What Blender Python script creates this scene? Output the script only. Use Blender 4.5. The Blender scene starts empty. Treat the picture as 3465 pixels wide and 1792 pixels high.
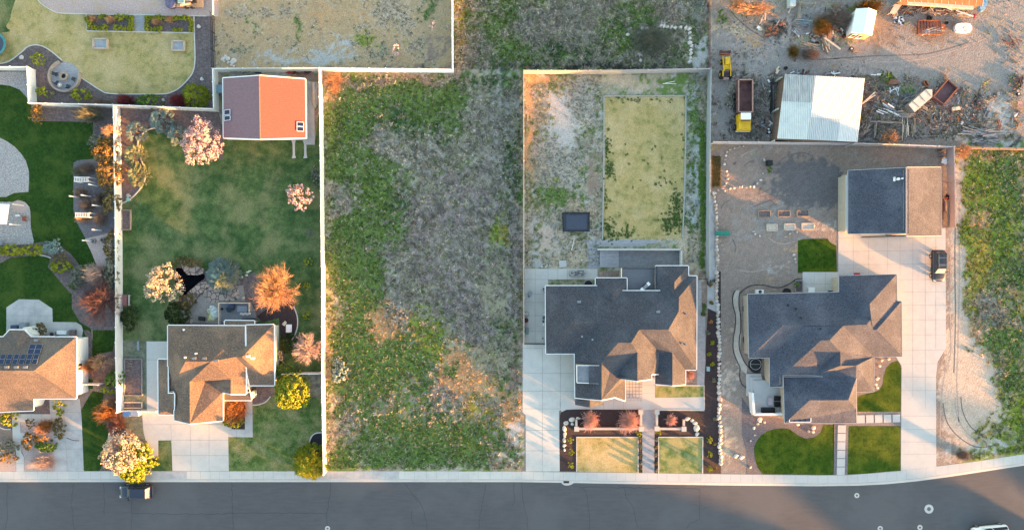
import bpy, bmesh, math, random
import numpy as np
from mathutils import Vector
random.seed(7)
rng = np.random.default_rng(7)
SC = bpy.context.scene
COL = SC.collection
R = math.radians
# ---------------------------------------------------------------- camera, sky, sun
H = 104.0                      # flying height of the camera
S = 154.6 / 3465               # metres on the ground per photo pixel
cam = bpy.data.objects.new("camera", bpy.data.cameras.new("camera"))
COL.objects.link(cam)
cam.location = (0, 0, H)
cam.data.sensor_width = 36
cam.data.lens = 36 * H / 154.6
cam.data.clip_end = 4000
cam.data.clip_start = 1
SC.camera = cam
SUN_EL = 4.4
SUN_DIR = Vector((0.88 * math.cos(R(SUN_EL)), -0.475 * math.cos(R(SUN_EL)), math.sin(R(SUN_EL)))).normalized()
world = bpy.data.worlds.new("World")
SC.world = world
world.use_nodes = True
wn = world.node_tree
bg = wn.nodes["Background"]
sky = wn.nodes.new("ShaderNodeTexSky")
sky.sky_type = 'NISHITA'
sky.sun_disc = False
sky.sun_elevation = R(SUN_EL)
sky.sun_rotation = math.atan2(SUN_DIR.x, SUN_DIR.y)
sky.air_density = 1.0
sky.dust_density = 1.0
sky.ozone_density = 1.0
wn.links.new(sky.outputs[0], bg.inputs[0])
bg.inputs[1].default_value = 0.15
sl = bpy.data.lights.new("sun", 'SUN')
sl.energy = 4.7
sl.angle = R(1.2)
sl.color = (1.0, 0.43, 0.12)
so = bpy.data.objects.new("sun", sl)
COL.objects.link(so)
so.rotation_euler = SUN_DIR.to_track_quat('Z', 'Y').to_euler()
so.location = (60, -30, 60)
SC.view_settings.view_transform = 'Standard'
SC.view_settings.look = 'None'
SC.view_settings.exposure = 3.15
SC.view_settings.gamma = 1
SC.cycles.max_bounces = 5
SC.cycles.diffuse_bounces = 3
SC.cycles.transparent_max_bounces = 6

# ---------------------------------------------------------------- places
FR = {'Z': (0, 0, .7434), 'A': (500, 1060, 3.33), 'B': (1800, 880, 2.5617), 'C': (2480, 900, 2.4217), 'D': (0, 1080, 3.9175),
      'J': (2480, 0, 5.124), 'L': (2965, 0, 5.124), 'M': (2900, 240, 4.559), 'K': (2380, 140, 3.919), 'Y': (460, 860, 5.124),
      'F': (0, 1380, 5.124), 'G': (1880, 1360, 4.293), 'Q': (1760, 800, 3.903)}
for ci, ox in enumerate((0, 700, 1400, 2100, 2765)):
    for ri, oy in enumerate((0, 450, 900, 1342)):
        FR['%d%d' % (ci, ri)] = (ox, oy, 2.96)


def px(fr, p):
    o = FR[fr]
    return (o[0] + p[0] / o[2], o[1] + p[1] / o[2])


def W(fr, x, y, z=0.15):
    a, b = px(fr, (x, y))
    k = S * (H - z) / H
    return ((a - 1732.5) * k, (896 - b) * k, z)


def WP(fr, pts, z=0.15):
    return [W(fr, p[0], p[1], z) for p in pts]


def smooth(pts, n=6, closed=False):
    out = []
    N = len(pts)
    rngi = range(N if closed else N - 1)
    for i in rngi:
        if closed:
            p = [pts[(i + k) % N] for k in (-1, 0, 1, 2)]
        else:
            p = [pts[max(0, min(N - 1, i + k))] for k in (-1, 0, 1, 2)]
        for j in range(n):
            t = j / n
            out.append(tuple(0.5 * (2 * p[1][c] + (p[2][c] - p[0][c]) * t + (2 * p[0][c] - 5 * p[1][c] + 4 * p[2][c] - p[3][c]) * t * t
                                    + (3 * p[1][c] - p[0][c] - 3 * p[2][c] + p[3][c]) * t ** 3) for c in range(len(pts[0]))))
    if not closed:
        out.append(tuple(pts[-1]))
    return out


# ---------------------------------------------------------------- materials
MATS = {}


def nn(nt, t, **k):
    n = nt.nodes.new(t)
    for a, v in k.items():
        if a.startswith('i_'):
            n.inputs[int(a[2:])].default_value = v
        else:
            setattr(n, a, v)
    return n


def mat(name, c1, c2=None, scale=3.0, rough=.85, detail=6, bump=0.0, bscale=None, metal=0.0, c3=None, s3=.35, island=False, attr=None,
        stretch=None, spec=.3, trans=0.0, lo=.35, hi=.65, wave=None, emit=None, grain=0.0, gscale=9.0):
    """procedural material: two-colour noise, an optional broad third colour, fine grain, optional bump"""
    if name in MATS:
        return MATS[name]
    m = bpy.data.materials.new(name)
    MATS[name] = m
    m.use_nodes = True
    nt = m.node_tree
    b = nt.nodes['Principled BSDF']
    b.inputs['Roughness'].default_value = rough
    b.inputs['Metallic'].default_value = metal
    b.inputs['Specular IOR Level'].default_value = spec
    if c2 is None:
        c2 = tuple(v * .86 for v in c1)
    tc = nn(nt, 'ShaderNodeTexCoord')
    geo = nn(nt, 'ShaderNodeNewGeometry')
    pos = geo.outputs['Position']
    if stretch:
        mp = nn(nt, 'ShaderNodeMapping')
        mp.inputs['Scale'].default_value = stretch
        nt.links.new(pos, mp.inputs[0])
        pos = mp.outputs[0]
    no = nn(nt, 'ShaderNodeTexNoise')
    no.inputs['Scale'].default_value = scale
    no.inputs['Detail'].default_value = detail
    no.inputs['Roughness'].default_value = .65
    nt.links.new(pos, no.inputs['Vector'])
    rp = nn(nt, 'ShaderNodeValToRGB')
    rp.color_ramp.elements[0].position = lo
    rp.color_ramp.elements[1].position = hi
    rp.color_ramp.elements[0].color = (*c2, 1)
    rp.color_ramp.elements[1].color = (*c1, 1)
    src = no.outputs[0]
    if island:
        mx0 = nn(nt, 'ShaderNodeMath', operation='ADD')
        mx0.use_clamp = True
        nt.links.new(geo.outputs['Random Per Island'], mx0.inputs[0])
        sb = nn(nt, 'ShaderNodeMath', operation='SUBTRACT')
        nt.links.new(no.outputs[0], sb.inputs[0])
        sb.inputs[1].default_value = .5
        nt.links.new(sb.outputs[0], mx0.inputs[1])
        src = mx0.outputs[0]
        rp.color_ramp.elements[0].position = .1
        rp.color_ramp.elements[1].position = .9
    nt.links.new(src, rp.inputs[0])
    col = rp.outputs[0]
    if attr:
        at = nn(nt, 'ShaderNodeAttribute')
        at.attribute_name = attr
        mx = nn(nt, 'ShaderNodeMix', data_type='RGBA', blend_type='MULTIPLY')
        mx.inputs[0].default_value = 1
        nt.links.new(at.outputs[0], mx.inputs[6])
        nt.links.new(col, mx.inputs[7])
        col = mx.outputs[2]
    if c3:
        n3 = nn(nt, 'ShaderNodeTexNoise')
        n3.inputs['Scale'].default_value = s3
        n3.inputs['Detail'].default_value = 4
        n3.inputs['Roughness'].default_value = .6
        nt.links.new(geo.outputs['Position'], n3.inputs['Vector'])
        r3 = nn(nt, 'ShaderNodeValToRGB')
        r3.color_ramp.elements[0].position = .47
        r3.color_ramp.elements[1].position = .62
        nt.links.new(n3.outputs[0], r3.inputs[0])
        m3 = nn(nt, 'ShaderNodeMix', data_type='RGBA')
        nt.links.new(r3.outputs[0], m3.inputs[0])
        nt.links.new(col, m3.inputs[6])
        m3.inputs[7].default_value = (*c3, 1)
        ml = nn(nt, 'ShaderNodeMath', operation='MULTIPLY')
        nt.links.new(r3.outputs[0], ml.inputs[0])
        ml.inputs[1].default_value = .75
        nt.links.new(ml.outputs[0], m3.inputs[0])
        col = m3.outputs[2]
    if grain:
        ng = nn(nt, 'ShaderNodeTexNoise')
        ng.inputs['Scale'].default_value = gscale
        ng.inputs['Detail'].default_value = 3
        nt.links.new(geo.outputs['Position'], ng.inputs['Vector'])
        mr = nn(nt, 'ShaderNodeMapRange')
        mr.inputs[1].default_value = .3
        mr.inputs[2].default_value = .7
        mr.inputs[3].default_value = 1 - grain
        mr.inputs[4].default_value = 1 + grain
        nt.links.new(ng.outputs[0], mr.inputs[0])
        mg = nn(nt, 'ShaderNodeVectorMath', operation='SCALE')
        nt.links.new(col, mg.inputs[0])
        nt.links.new(mr.outputs[0], mg.inputs['Scale'])
        col = mg.outputs[0]
    if wave:
        wv = nn(nt, 'ShaderNodeTexWave')
        wv.bands_direction = wave[0]
        wv.inputs['Scale'].default_value = wave[1]
        wv.inputs['Distortion'].default_value = wave[3] if len(wave) > 3 else 0.4
        nt.links.new(geo.outputs['Position'], wv.inputs['Vector'])
        mr = nn(nt, 'ShaderNodeMapRange')
        mr.inputs[3].default_value = 1 - wave[2]
        mr.inputs[4].default_value = 1
        nt.links.new(wv.outputs['Fac'], mr.inputs[0])
        mg = nn(nt, 'ShaderNodeVectorMath', operation='SCALE')
        nt.links.new(col, mg.inputs[0])
        nt.links.new(mr.outputs[0], mg.inputs['Scale'])
        col = mg.outputs[0]
    nt.links.new(col, b.inputs['Base Color'])
    if bump:
        bn = nn(nt, 'ShaderNodeTexNoise')
        bn.inputs['Scale'].default_value = bscale or scale * 2
        bn.inputs['Detail'].default_value = 6
        nt.links.new(geo.outputs['Position'], bn.inputs['Vector'])
        bp = nn(nt, 'ShaderNodeBump')
        bp.inputs['Strength'].default_value = bump
        bp.inputs['Distance'].default_value = .15
        nt.links.new(bn.outputs[0], bp.inputs['Height'])
        nt.links.new(bp.outputs[0], b.inputs['Normal'])
    return m


def brick_mat(name, c1, c2, mort, w=.4, h=.2, ms=.02, rough=.9, grain=.1):
    if name in MATS:
        return MATS[name]
    m = bpy.data.materials.new(name)
    MATS[name] = m
    m.use_nodes = True
    nt = m.node_tree
    b = nt.nodes['Principled BSDF']
    b.inputs['Roughness'].default_value = rough
    geo = nn(nt, 'ShaderNodeNewGeometry')
    bt = nn(nt, 'ShaderNodeTexBrick')
    bt.inputs['Color1'].default_value = (*c1, 1)
    bt.inputs['Color2'].default_value = (*c2, 1)
    bt.inputs['Mortar'].default_value = (*mort, 1)
    bt.inputs['Scale'].default_value = 1
    bt.inputs['Mortar Size'].default_value = ms
    bt.inputs['Brick Width'].default_value = w
    bt.inputs['Row Height'].default_value = h
    nt.links.new(geo.outputs['Position'], bt.inputs['Vector'])
    nt.links.new(bt.outputs[0], b.inputs['Base Color'])
    return m


def stone_mat(name, c1, c2, gap, scale=2.0, gapw=.06):
    if name in MATS:
        return MATS[name]
    m = bpy.data.materials.new(name)
    MATS[name] = m
    m.use_nodes = True
    nt = m.node_tree
    b = nt.nodes['Principled BSDF']
    b.inputs['Roughness'].default_value = .9
    geo = nn(nt, 'ShaderNodeNewGeometry')
    v1 = nn(nt, 'ShaderNodeTexVoronoi')
    v1.inputs['Scale'].default_value = scale
    v2 = nn(nt, 'ShaderNodeTexVoronoi', feature='DISTANCE_TO_EDGE')
    v2.inputs['Scale'].default_value = scale
    nt.links.new(geo.outputs['Position'], v1.inputs['Vector'])
    nt.links.new(geo.outputs['Position'], v2.inputs['Vector'])
    mx = nn(nt, 'ShaderNodeMix', data_type='RGBA')
    sp = nn(nt, 'ShaderNodeSeparateColor')
    nt.links.new(v1.outputs['Color'], sp.inputs[0])
    nt.links.new(sp.outputs[0], mx.inputs[0])
    mx.inputs[6].default_value = (*c1, 1)
    mx.inputs[7].default_value = (*c2, 1)
    gt = nn(nt, 'ShaderNodeMath', operation='LESS_THAN')
    nt.links.new(v2.outputs[0], gt.inputs[0])
    gt.inputs[1].default_value = gapw
    m2 = nn(nt, 'ShaderNodeMix', data_type='RGBA')
    nt.links.new(gt.outputs[0], m2.inputs[0])
    nt.links.new(mx.outputs[2], m2.inputs[6])
    m2.inputs[7].default_value = (*gap, 1)
    nt.links.new(m2.outputs[2], b.inputs['Base Color'])
    return m


# ---------------------------------------------------------------- mesh building
def props(o, label=None, cat=None, group=None, kind=None):
    if label:
        o['label'] = label
    if cat:
        o['category'] = cat
    if group:
        o['group'] = group
    if kind:
        o['kind'] = kind
    return o


def wloc(o):
    v = Vector((0, 0, 0))
    while o is not None:
        v += Vector(o.location)
        o = o.parent
    return v


def thing(name, label, cat, loc=(0, 0, 0), group=None):
    o = bpy.data.objects.new(name, None)
    COL.objects.link(o)
    o.location = loc
    o.empty_display_size = .3
    return props(o, label, cat, group)


class M:
    """collects faces with material slots and links them as one mesh object"""

    def __init__(s):
        s.v = []
        s.f = []
        s.mi = []
        s.mats = []

    def slot(s, m):
        if m not in s.mats:
            s.mats.append(m)
        return s.mats.index(m)

    def face(s, pts, m):
        n = len(s.v)
        s.v += [tuple(p) for p in pts]
        s.f.append(list(range(n, n + len(pts))))
        s.mi.append(s.slot(m))

    def add(s, verts, faces, m):
        n = len(s.v)
        s.v += [tuple(p) for p in verts]
        k = s.slot(m)
        for f in faces:
            s.f.append([n + i for i in f])
            s.mi.append(k)

    def box(s, c, d, m, rz=0.0, taper=1.0, rx=0.0, ry=0.0):
        """box: centre c, full size d, rotated by rz about z"""
        vs = []
        cz, sz = math.cos(rz), math.sin(rz)
        for z in (-1, 1):
            for x, y in ((-1, -1), (1, -1), (1, 1), (-1, 1)):
                k = taper if z > 0 else 1
                a, b, e = x * d[0] / 2 * k, y * d[1] / 2 * k, z * d[2] / 2
                if ry:
                    a, e = a * math.cos(ry) + e * math.sin(ry), -a * math.sin(ry) + e * math.cos(ry)
                if rx:
                    b, e = b * math.cos(rx) - e * math.sin(rx), b * math.sin(rx) + e * math.cos(rx)
                vs.append((c[0] + a * cz - b * sz, c[1] + a * sz + b * cz, c[2] + e))
        s.add(vs, [(3, 2, 1, 0), (4, 5, 6, 7), (0, 1, 5, 4), (1, 2, 6, 5), (2, 3, 7, 6), (3, 0, 4, 7)], m)

    def beam(s, p, q, w, h, m):
        p, q = Vector(p), Vector(q)
        d = (q - p)
        if d.length < 1e-6:
            return
        d.normalize()
        up = Vector((0, 0, 1)) if abs(d.z) < .95 else Vector((1, 0, 0))
        a = d.cross(up).normalized() * w / 2
        b = a.cross(d).normalized() * h / 2
        vs = [p - a - b, p + a - b, p + a + b, p - a + b, q - a - b, q + a - b, q + a + b, q - a + b]
        s.add(vs, [(0, 1, 2, 3), (7, 6, 5, 4), (0, 4, 5, 1), (1, 5, 6, 2), (2, 6, 7, 3), (3, 7, 4, 0)], m)

    def tube(s, pts, r, m, n=8, cap=True):
        rs = r if isinstance(r, (list, tuple)) else [r] * len(pts)
        vs = []
        P = [Vector(p) for p in pts]
        for i, p in enumerate(P):
            d = (P[min(i + 1, len(P) - 1)] - P[max(i - 1, 0)]).normalized()
            up = Vector((0, 0, 1)) if abs(d.z) < .9 else Vector((1, 0, 0))
            a = d.cross(up).normalized()
            b = a.cross(d).normalized()
            for k in range(n):
                t = 2 * math.pi * k / n
                vs.append(p + (a * math.cos(t) + b * math.sin(t)) * rs[i])
        fs = []
        for i in range(len(P) - 1):
            for k in range(n):
                fs.append((i * n + k, i * n + (k + 1) % n, (i + 1) * n + (k + 1) % n, (i + 1) * n + k))
        if cap:
            fs.append(tuple(range(n))[::-1])
            fs.append(tuple(range((len(P) - 1) * n, len(P) * n)))
        s.add(vs, fs, m)

    def cyl(s, c, r, h, m, n=16, axis='z', r2=None):
        a = Vector((0, 0, 1)) if axis == 'z' else (Vector((1, 0, 0)) if axis == 'x' else (Vector((0, 1, 0)) if axis == 'y' else Vector(axis).normalized()))
        c = Vector(c)
        s.tube([c - a * h / 2, c + a * h / 2], [r, r if r2 is None else r2], m, n)

    def ring(s, c, r0, r1, h, m, n=28, a0=0.0, a1=2 * math.pi):
        full = abs(a1 - a0 - 2 * math.pi) < 1e-4
        vs = []
        N = n if full else n + 1
        for i in range(N):
            t = a0 + (a1 - a0) * i / n
            for r, z in ((r0, 0), (r1, 0), (r1, h), (r0, h)):
                vs.append((c[0] + r * math.cos(t), c[1] + r * math.sin(t), c[2] + z))
        fs = []
        for i in range(n if full else n):
            j = (i + 1) % N
            for k in range(4):
                fs.append((i * 4 + k, j * 4 + k, j * 4 + (k + 1) % 4, i * 4 + (k + 1) % 4))
        if not full:
            fs += [(3, 2, 1, 0), (N * 4 - 4, N * 4 - 3, N * 4 - 2, N * 4 - 1)]
        s.add(vs, fs, m)

    def prism(s, pts, z0, z1, m, side=None):
        """extruded polygon, pts are xy"""
        A = sum(pts[i][0] * pts[(i + 1) % len(pts)][1] - pts[(i + 1) % len(pts)][0] * pts[i][1] for i in range(len(pts)))
        if A < 0:
            pts = pts[::-1]
        s.face([(p[0], p[1], z1) for p in pts], m)
        for i in range(len(pts)):
            a, b = pts[i], pts[(i + 1) % len(pts)]
            s.face([(a[0], a[1], z0), (b[0], b[1], z0), (b[0], b[1], z1), (a[0], a[1], z1)], side or m)

    def strip(s, pts, w, z, m, h=None):
        """ribbon of width w along a polyline, with height h down if given"""
        P = [Vector((p[0], p[1], 0)) for p in pts]
        L, Rr = [], []
        for i, p in enumerate(P):
            d = (P[min(i + 1, len(P) - 1)] - P[max(i - 1, 0)])
            if d.length < 1e-6:
                d = Vector((1, 0, 0))
            d.normalize()
            n = Vector((-d.y, d.x, 0)) * w / 2
            L.append(p + n)
            Rr.append(p - n)
        for i in range(len(P) - 1):
            q = [Rr[i], Rr[i + 1], L[i + 1], L[i]]
            s.face([(a.x, a.y, z) for a in q], m)
            if h:
                for a, b in ((Rr[i], Rr[i + 1]), (L[i + 1], L[i])):
                    s.face([(a.x, a.y, z - h), (b.x, b.y, z - h), (b.x, b.y, z), (a.x, a.y, z)], m)

    def build(s, name, parent=None, sm=False):
        me = bpy.data.meshes.new(name)
        off = wloc(parent) if parent is not None else Vector((0, 0, 0))
        loc = Vector((0, 0, 0))
        if parent is None and s.v:
            a = np.array(s.v)
            loc = Vector(((a[:, 0].min() + a[:, 0].max()) / 2, (a[:, 1].min() + a[:, 1].max()) / 2, a[:, 2].min()))
            off = loc
        me.from_pydata([(p[0] - off.x, p[1] - off.y, p[2] - off.z) for p in s.v], [], s.f)
        for m in s.mats:
            me.materials.append(m)
        me.polygons.foreach_set('material_index', s.mi)
        if sm:
            me.polygons.foreach_set('use_smooth', [True] * len(s.f))
        me.update()
        o = bpy.data.objects.new(name, me)
        COL.objects.link(o)
        if parent is not None:
            o.parent = parent
        else:
            o.location = loc
        return o


def npmesh(name, V, k, material, parent=None, col=None, loc=(0, 0, 0)):
    """V: (n*k,3) vertices of n separate k-gons"""
    V = np.asarray(V, dtype=np.float32).reshape(-1, 3)
    off = wloc(parent) if parent is not None else Vector(loc)
    V = V - np.array(off, dtype=np.float32)
    n = len(V) // k
    me = bpy.data.meshes.new(name)
    me.vertices.add(len(V))
    me.vertices.foreach_set('co', V.ravel())
    me.loops.add(len(V))
    me.loops.foreach_set('vertex_index', np.arange(len(V), dtype=np.int32))
    me.polygons.add(n)
    me.polygons.foreach_set('loop_start', np.arange(0, len(V), k, dtype=np.int32))
    me.update(calc_edges=True)
    if col is not None:
        ca = me.color_attributes.new('Col', 'FLOAT_COLOR', 'POINT')
        c = np.ones((len(V), 4), dtype=np.float32)
        c[:, :3] = np.repeat(col, k, axis=0)
        ca.data.foreach_set('color', c.ravel())
    for m in (material if isinstance(material, (list, tuple)) else [material]):
        me.materials.append(m)
    o = bpy.data.objects.new(name, me)
    COL.objects.link(o)
    if parent is not None:
        o.parent = parent
    else:
        o.location = loc
    return o


def copy_tree(o, parent=None, label=None):
    c = o.copy()
    COL.objects.link(c)
    if parent is not None:
        c.parent = parent
    if label:
        c['label'] = label
    for ch in list(o.children):
        copy_tree(ch, c)
    return c


# ---------------------------------------------------------------- noise
def vnoise(x, y, seed=0):
    xi, yi = np.floor(x).astype(np.int64), np.floor(y).astype(np.int64)
    fx, fy = x - xi, y - yi
    fx, fy = fx * fx * (3 - 2 * fx), fy * fy * (3 - 2 * fy)

    def h(a, b):
        n = (a * 374761393 + b * 668265263 + seed * 974634777) & 0xffffffff
        n = ((n ^ (n >> 13)) * 1274126177) & 0xffffffff
        n = ((n ^ (n >> 15)) * 2246822519) & 0xffffffff
        return ((n ^ (n >> 16)) & 0xffff) / 65535.0
    return (h(xi, yi) * (1 - fx) + h(xi + 1, yi) * fx) * (1 - fy) + (h(xi, yi + 1) * (1 - fx) + h(xi + 1, yi + 1) * fx) * fy


def fbm(x, y, seed=0, oct=4, rough=.55):
    s, a, t = 0, 1.0, 0
    for i in range(oct):
        s = s + a * vnoise(x * 2 ** i + 17.3 * i, y * 2 ** i - 9.1 * i, seed + i)
        t += a
        a *= rough
    return s / t

# ================================================================ GROUND
TYP = dict(g=(.105, .165, .038), d=(.045, .100, .030), l=(.19, .235, .03), y=(.33, .27, .05), s=(.31, .285, .235), p=(.31, .265, .24),
           b=(.21, .155, .12), t=(.40, .32, .225), o=(.40, .245, .12), w=(.36, .345, .32), k=(.045, .05, .045), q=(.36, .25, .14),  # k: near black, painted in for shaded ground under brush
           m=(.235, .180, .148), c=(.115, .102, .100), v=(.235, .21, .19), x=(.42, .335, .265), n=(.27, .24, .16))
TK = list(TYP)
TC = np.array([TYP[k] for k in TK])
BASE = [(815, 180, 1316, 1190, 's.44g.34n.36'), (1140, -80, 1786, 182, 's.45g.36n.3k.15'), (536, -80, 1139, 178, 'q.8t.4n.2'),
        (1316, 178, 1788, 680, 's.40w.22t.26n.42g.34'), (1788, 355, 2420, 1200, 'm.8b.3v.3'), (1788, -80, 2700, 355, 'v.48p.38b.42n.28'),
        (2395, 372, 2800, 1190, 'g.42l.42y.3o.3s.3n.3'), (-100, -80, 536, 1190, 'b.5c.3'), (290, 270, 815, 1190, 'b.45c.3n.3'),
        (1310, 680, 1790, 1200, 'b.4m.3')]
BL = '''1000 200 150 18 b;900 330 70 90 g;990 300 50 70 d;1090 270 70 50 g;850 420 40 90 g;960 420 50 70 g;1000 500 40 80 d;890 560 50 60 g;980 600 50 60 g;900 700 70 60 g;980 720 40 50 d;950 800 50 50 o;980 860 40 50 o;880 860 40 60 g;1000 930 70 60 g;1150 960 50 40 o;1220 900 40 50 n;1300 600 14 80 p;840 240 22 60 o;830 400 14 160 t;900 270 80 50 g;1050 240 90 30 g;1210 205 80 30 d;1240 300 50 100 s;880 330 60 50 l
950 330 45 40 s;1100 330 60 80 d;1010 390 90 60 s;925 470 40 100 l;960 480 50 60 g;870 520 40 60 s;1293 450 20 200 d;1180 500 110 150 p;1050 560 60 60 p
880 620 60 60 g;960 640 50 60 s;1250 570 26 55 l;1270 590 18 40 y;1100 700 120 100 p;920 720 60 60 g;838 740 16 80 t;1000 760 40 60 s;1200 800 70 90 p
900 820 60 50 g;945 800 40 35 o;1045 810 26 60 l;1120 835 30 40 l;852 930 26 36 d;960 900 80 60 g;832 860 14 70 o;1080 870 30 60 l;1256 850 9 45 d
1240 890 16 36 d;1150 905 60 40 o;1195 960 60 50 o;1295 940 18 110 b;1130 1000 50 50 p;1190 1020 40 35 y;1285 1040 26 60 o;900 1000 70 60 g;838 1010 20 60 t
1010 990 50 60 n;1050 1085 120 45 g;858 1090 26 30 t;900 1050 40 26 s;1180 1125 60 40 g;1235 1148 22 12 x;1275 1150 14 10 x;1296 1100 16 60 w;1050 1150 150 26 g
850 1150 30 26 g;960 1172 60 8 b;1190 900 30 30 y;1130 940 40 30 g;1020 1010 50 50 l;970 960 30 40 y;1150 620 60 60 s;1290 700 18 100 p;1250 740 30 60 n
1164 60 12 90 y;1250 50 60 40 g;1350 80 60 40 s;1450 50 60 60 s;1400 130 80 30 d;1510 20 50 30 s;1610 30 60 30 g;1700 30 50 40 s;1762 110 14 70 w;1240 150 60 26 d
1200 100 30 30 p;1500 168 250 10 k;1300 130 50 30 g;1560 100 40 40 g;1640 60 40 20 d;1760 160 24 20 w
640 60 30 26 g;750 70 18 36 g;690 150 80 22 w;820 150 80 22 w;870 110 50 26 w;930 100 60 26 l;1000 40 60 40 t;1085 25 36 36 g;1090 120 50 40 b;850 40 90 30 o
960 120 50 26 n;620 120 60 20 n;700 30 60 20 t;950 170 200 6 b
1350 200 40 16 o;1420 290 40 50 w;1470 250 40 40 s;1330 350 9 200 o;1400 420 60 60 s;1395 500 50 40 g;1500 450 12 130 b;1385 590 60 60 x;1345 640 20 50 w;1450 640 60 40 t
1390 480 30 30 l;1560 200 90 18 t;1700 215 40 22 g;1750 300 18 80 g;1745 420 12 200 w;1768 500 8 200 d;1420 340 30 50 w;1440 540 60 40 t;1740 630 60 40 t;1755 690 20 20 t
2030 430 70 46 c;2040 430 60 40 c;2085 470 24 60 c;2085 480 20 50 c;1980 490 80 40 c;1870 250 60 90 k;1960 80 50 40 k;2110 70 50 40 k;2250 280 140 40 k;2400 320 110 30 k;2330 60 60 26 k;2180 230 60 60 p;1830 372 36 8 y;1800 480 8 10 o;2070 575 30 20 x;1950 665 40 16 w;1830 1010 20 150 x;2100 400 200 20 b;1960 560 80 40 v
1880 380 60 10 n;1830 1130 20 60 t;1850 700 60 50 m;1930 700 30 12 o;2000 620 40 12 o
1850 70 40 30 t;1800 60 20 40 t;1890 105 40 22 o;1830 40 14 22 g;2050 130 120 22 v;2300 150 200 34 v;2200 90 40 50 b;2350 80 60 30 b;1900 250 90 90 p;1810 230 16 120 v
2250 290 100 60 p;2230 192 26 12 g;2290 225 30 16 g;2390 310 80 40 p;2550 150 30 60 p;2085 28 30 16 g;2470 150 60 60 v;2500 300 50 60 w;1950 170 80 16 v;1890 30 60 20 n
2210 240 30 30 g;2140 60 40 40 g;1880 200 30 30 n;1900 320 80 30 c;2060 100 60 20 n;2440 60 40 30 v;2560 40 20 60 v
2440 420 34 60 l;2450 440 40 60 y;2500 500 50 60 l;2460 640 30 70 y;2520 620 40 60 l;2310 60 60 30 v;2520 450 60 70 g;2480 540 40 40 o;2430 600 20 100 l;2530 650 50 80 g;2490 780 50 50 s;2450 830 16 30 o;2430 930 50 60 x;2520 860 60 30 g;2406 700 24 330 x;2406 800 20 300 x;2408 500 16 120 x;2430 1010 60 140 x;2440 950 50 90 x;2030 440 80 50 c;2050 480 60 40 c
2500 1010 50 50 x;2405 1000 34 110 x;2560 1050 30 60 l;2450 1130 90 36 w;2560 700 40 60 d;2520 560 30 40 d;2450 700 20 60 y;2560 960 30 40 g;2404 500 10 80 o;2440 385 50 10 o'''
BLOBS = []
for l in BL.replace('\n', ';').split(';'):
    q = l.split()
    BLOBS.append((float(q[0]), float(q[1]), float(q[2]), float(q[3]), TK.index(q[4])))


def parse_base(s):
    out = []
    i = 0
    while i < len(s):
        j = i + 1
        while j < len(s) and (s[j] == '.' or s[j].isdigit()):
            j += 1
        out.append((TK.index(s[i]), float(s[i + 1:j])))
        i = j
    return out


def ground_scores(x, y, fine=1.0):
    X = (x / S + 1732.5) * .7434
    Y = (896 - y / S) * .7434
    wx = X + (fbm(x * .35, y * .35, 3) - .5) * 46
    wy = Y + (fbm(x * .35, y * .35, 8) - .5) * 46
    sc = np.zeros((len(TK), len(x)))
    for b in BASE:
        inside = (X >= b[0]) & (X < b[2]) & (Y >= b[1]) & (Y < b[3])
        for t, w in parse_base(b[4]):
            sc[t] += inside * w
    out = ~((X >= -100) & (X < 2800) & (Y >= -80) & (Y < 1200))
    sc[TK.index('n')] += out * .6
    sc[TK.index('g')] += out * .4
    for bx, by, rx, ry, t in BLOBS:
        d = ((wx - bx) / rx) ** 2 + ((wy - by) / ry) ** 2
        sc[t] += np.where(d < 6, .85 * np.exp(-d), 0)
    present = sc > .02
    for t in range(len(TK)):
        sc[t] += ((fbm(x * .45, y * .45, 20 + t * 7, 3, .6) - .5) * .95 + (fbm(x * 1.7, y * 1.7, 60 + t * 5, 3, .8) - .5) * 1.6) * fine
    sc[~present] -= 1.0
    return sc


def ground_color(x, y, temp=.075):
    sc = ground_scores(x, y)
    e = np.exp((sc - sc.max(0)) / temp)
    e /= e.sum(0)
    c = (e[:, :, None] * TC[:, None, :]).sum(0)
    v = .80 + .42 * fbm(x * 2.6, y * 2.6, 90, 3, .7)
    return c * v[:, None], sc.argmax(0)


# pavement and kerb curves, photo pixels
SW_N = [(-4000, 1592), (0, 1592), (1400, 1592), (1770, 1593), (1900, 1595), (2100, 1597), (2540, 1603), (2765, 1606), (2866, 1605), (2950, 1599),
        (3045, 1591), (3167, 1576), (3300, 1559), (3465, 1534), (4200, 1405), (6500, 900)]
RD_N = [(-4000, 1629), (0, 1629), (1750, 1629), (1890, 1631), (2100, 1635), (2440, 1640), (2765, 1643), (2900, 1641), (3000, 1636), (3103, 1626),
        (3200, 1613), (3305, 1597), (3465, 1573), (4200, 1445), (6500, 945)]


def lineW(pts, z=0):
    k = S
    return [((p[0] - 1732.5) * k, (896 - p[1]) * k) for p in pts]


SWW = lineW(SW_N)
RDW = lineW(RD_N)


def yat(line, x):
    return np.interp(x, [p[0] for p in line], [p[1] for p in line])


G = .15
m_ground = mat('soil_and_weeds', (1.12, 1.12, 1.12), (.84, .84, .84), scale=7, detail=8, attr='Col', bump=.35, bscale=5, grain=.30, gscale=9)
m_far = mat('far_ground', (.17, .15, .09), (.08, .10, .04), scale=.2, detail=8)

# the open country round the lots, to the horizon
b = M()
b.face([(-2500, -2500, 0), (2500, -2500, 0), (2500, 2500, 0), (-2500, 2500, 0)], m_far)
props(b.build('ground'), kind='structure')

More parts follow.
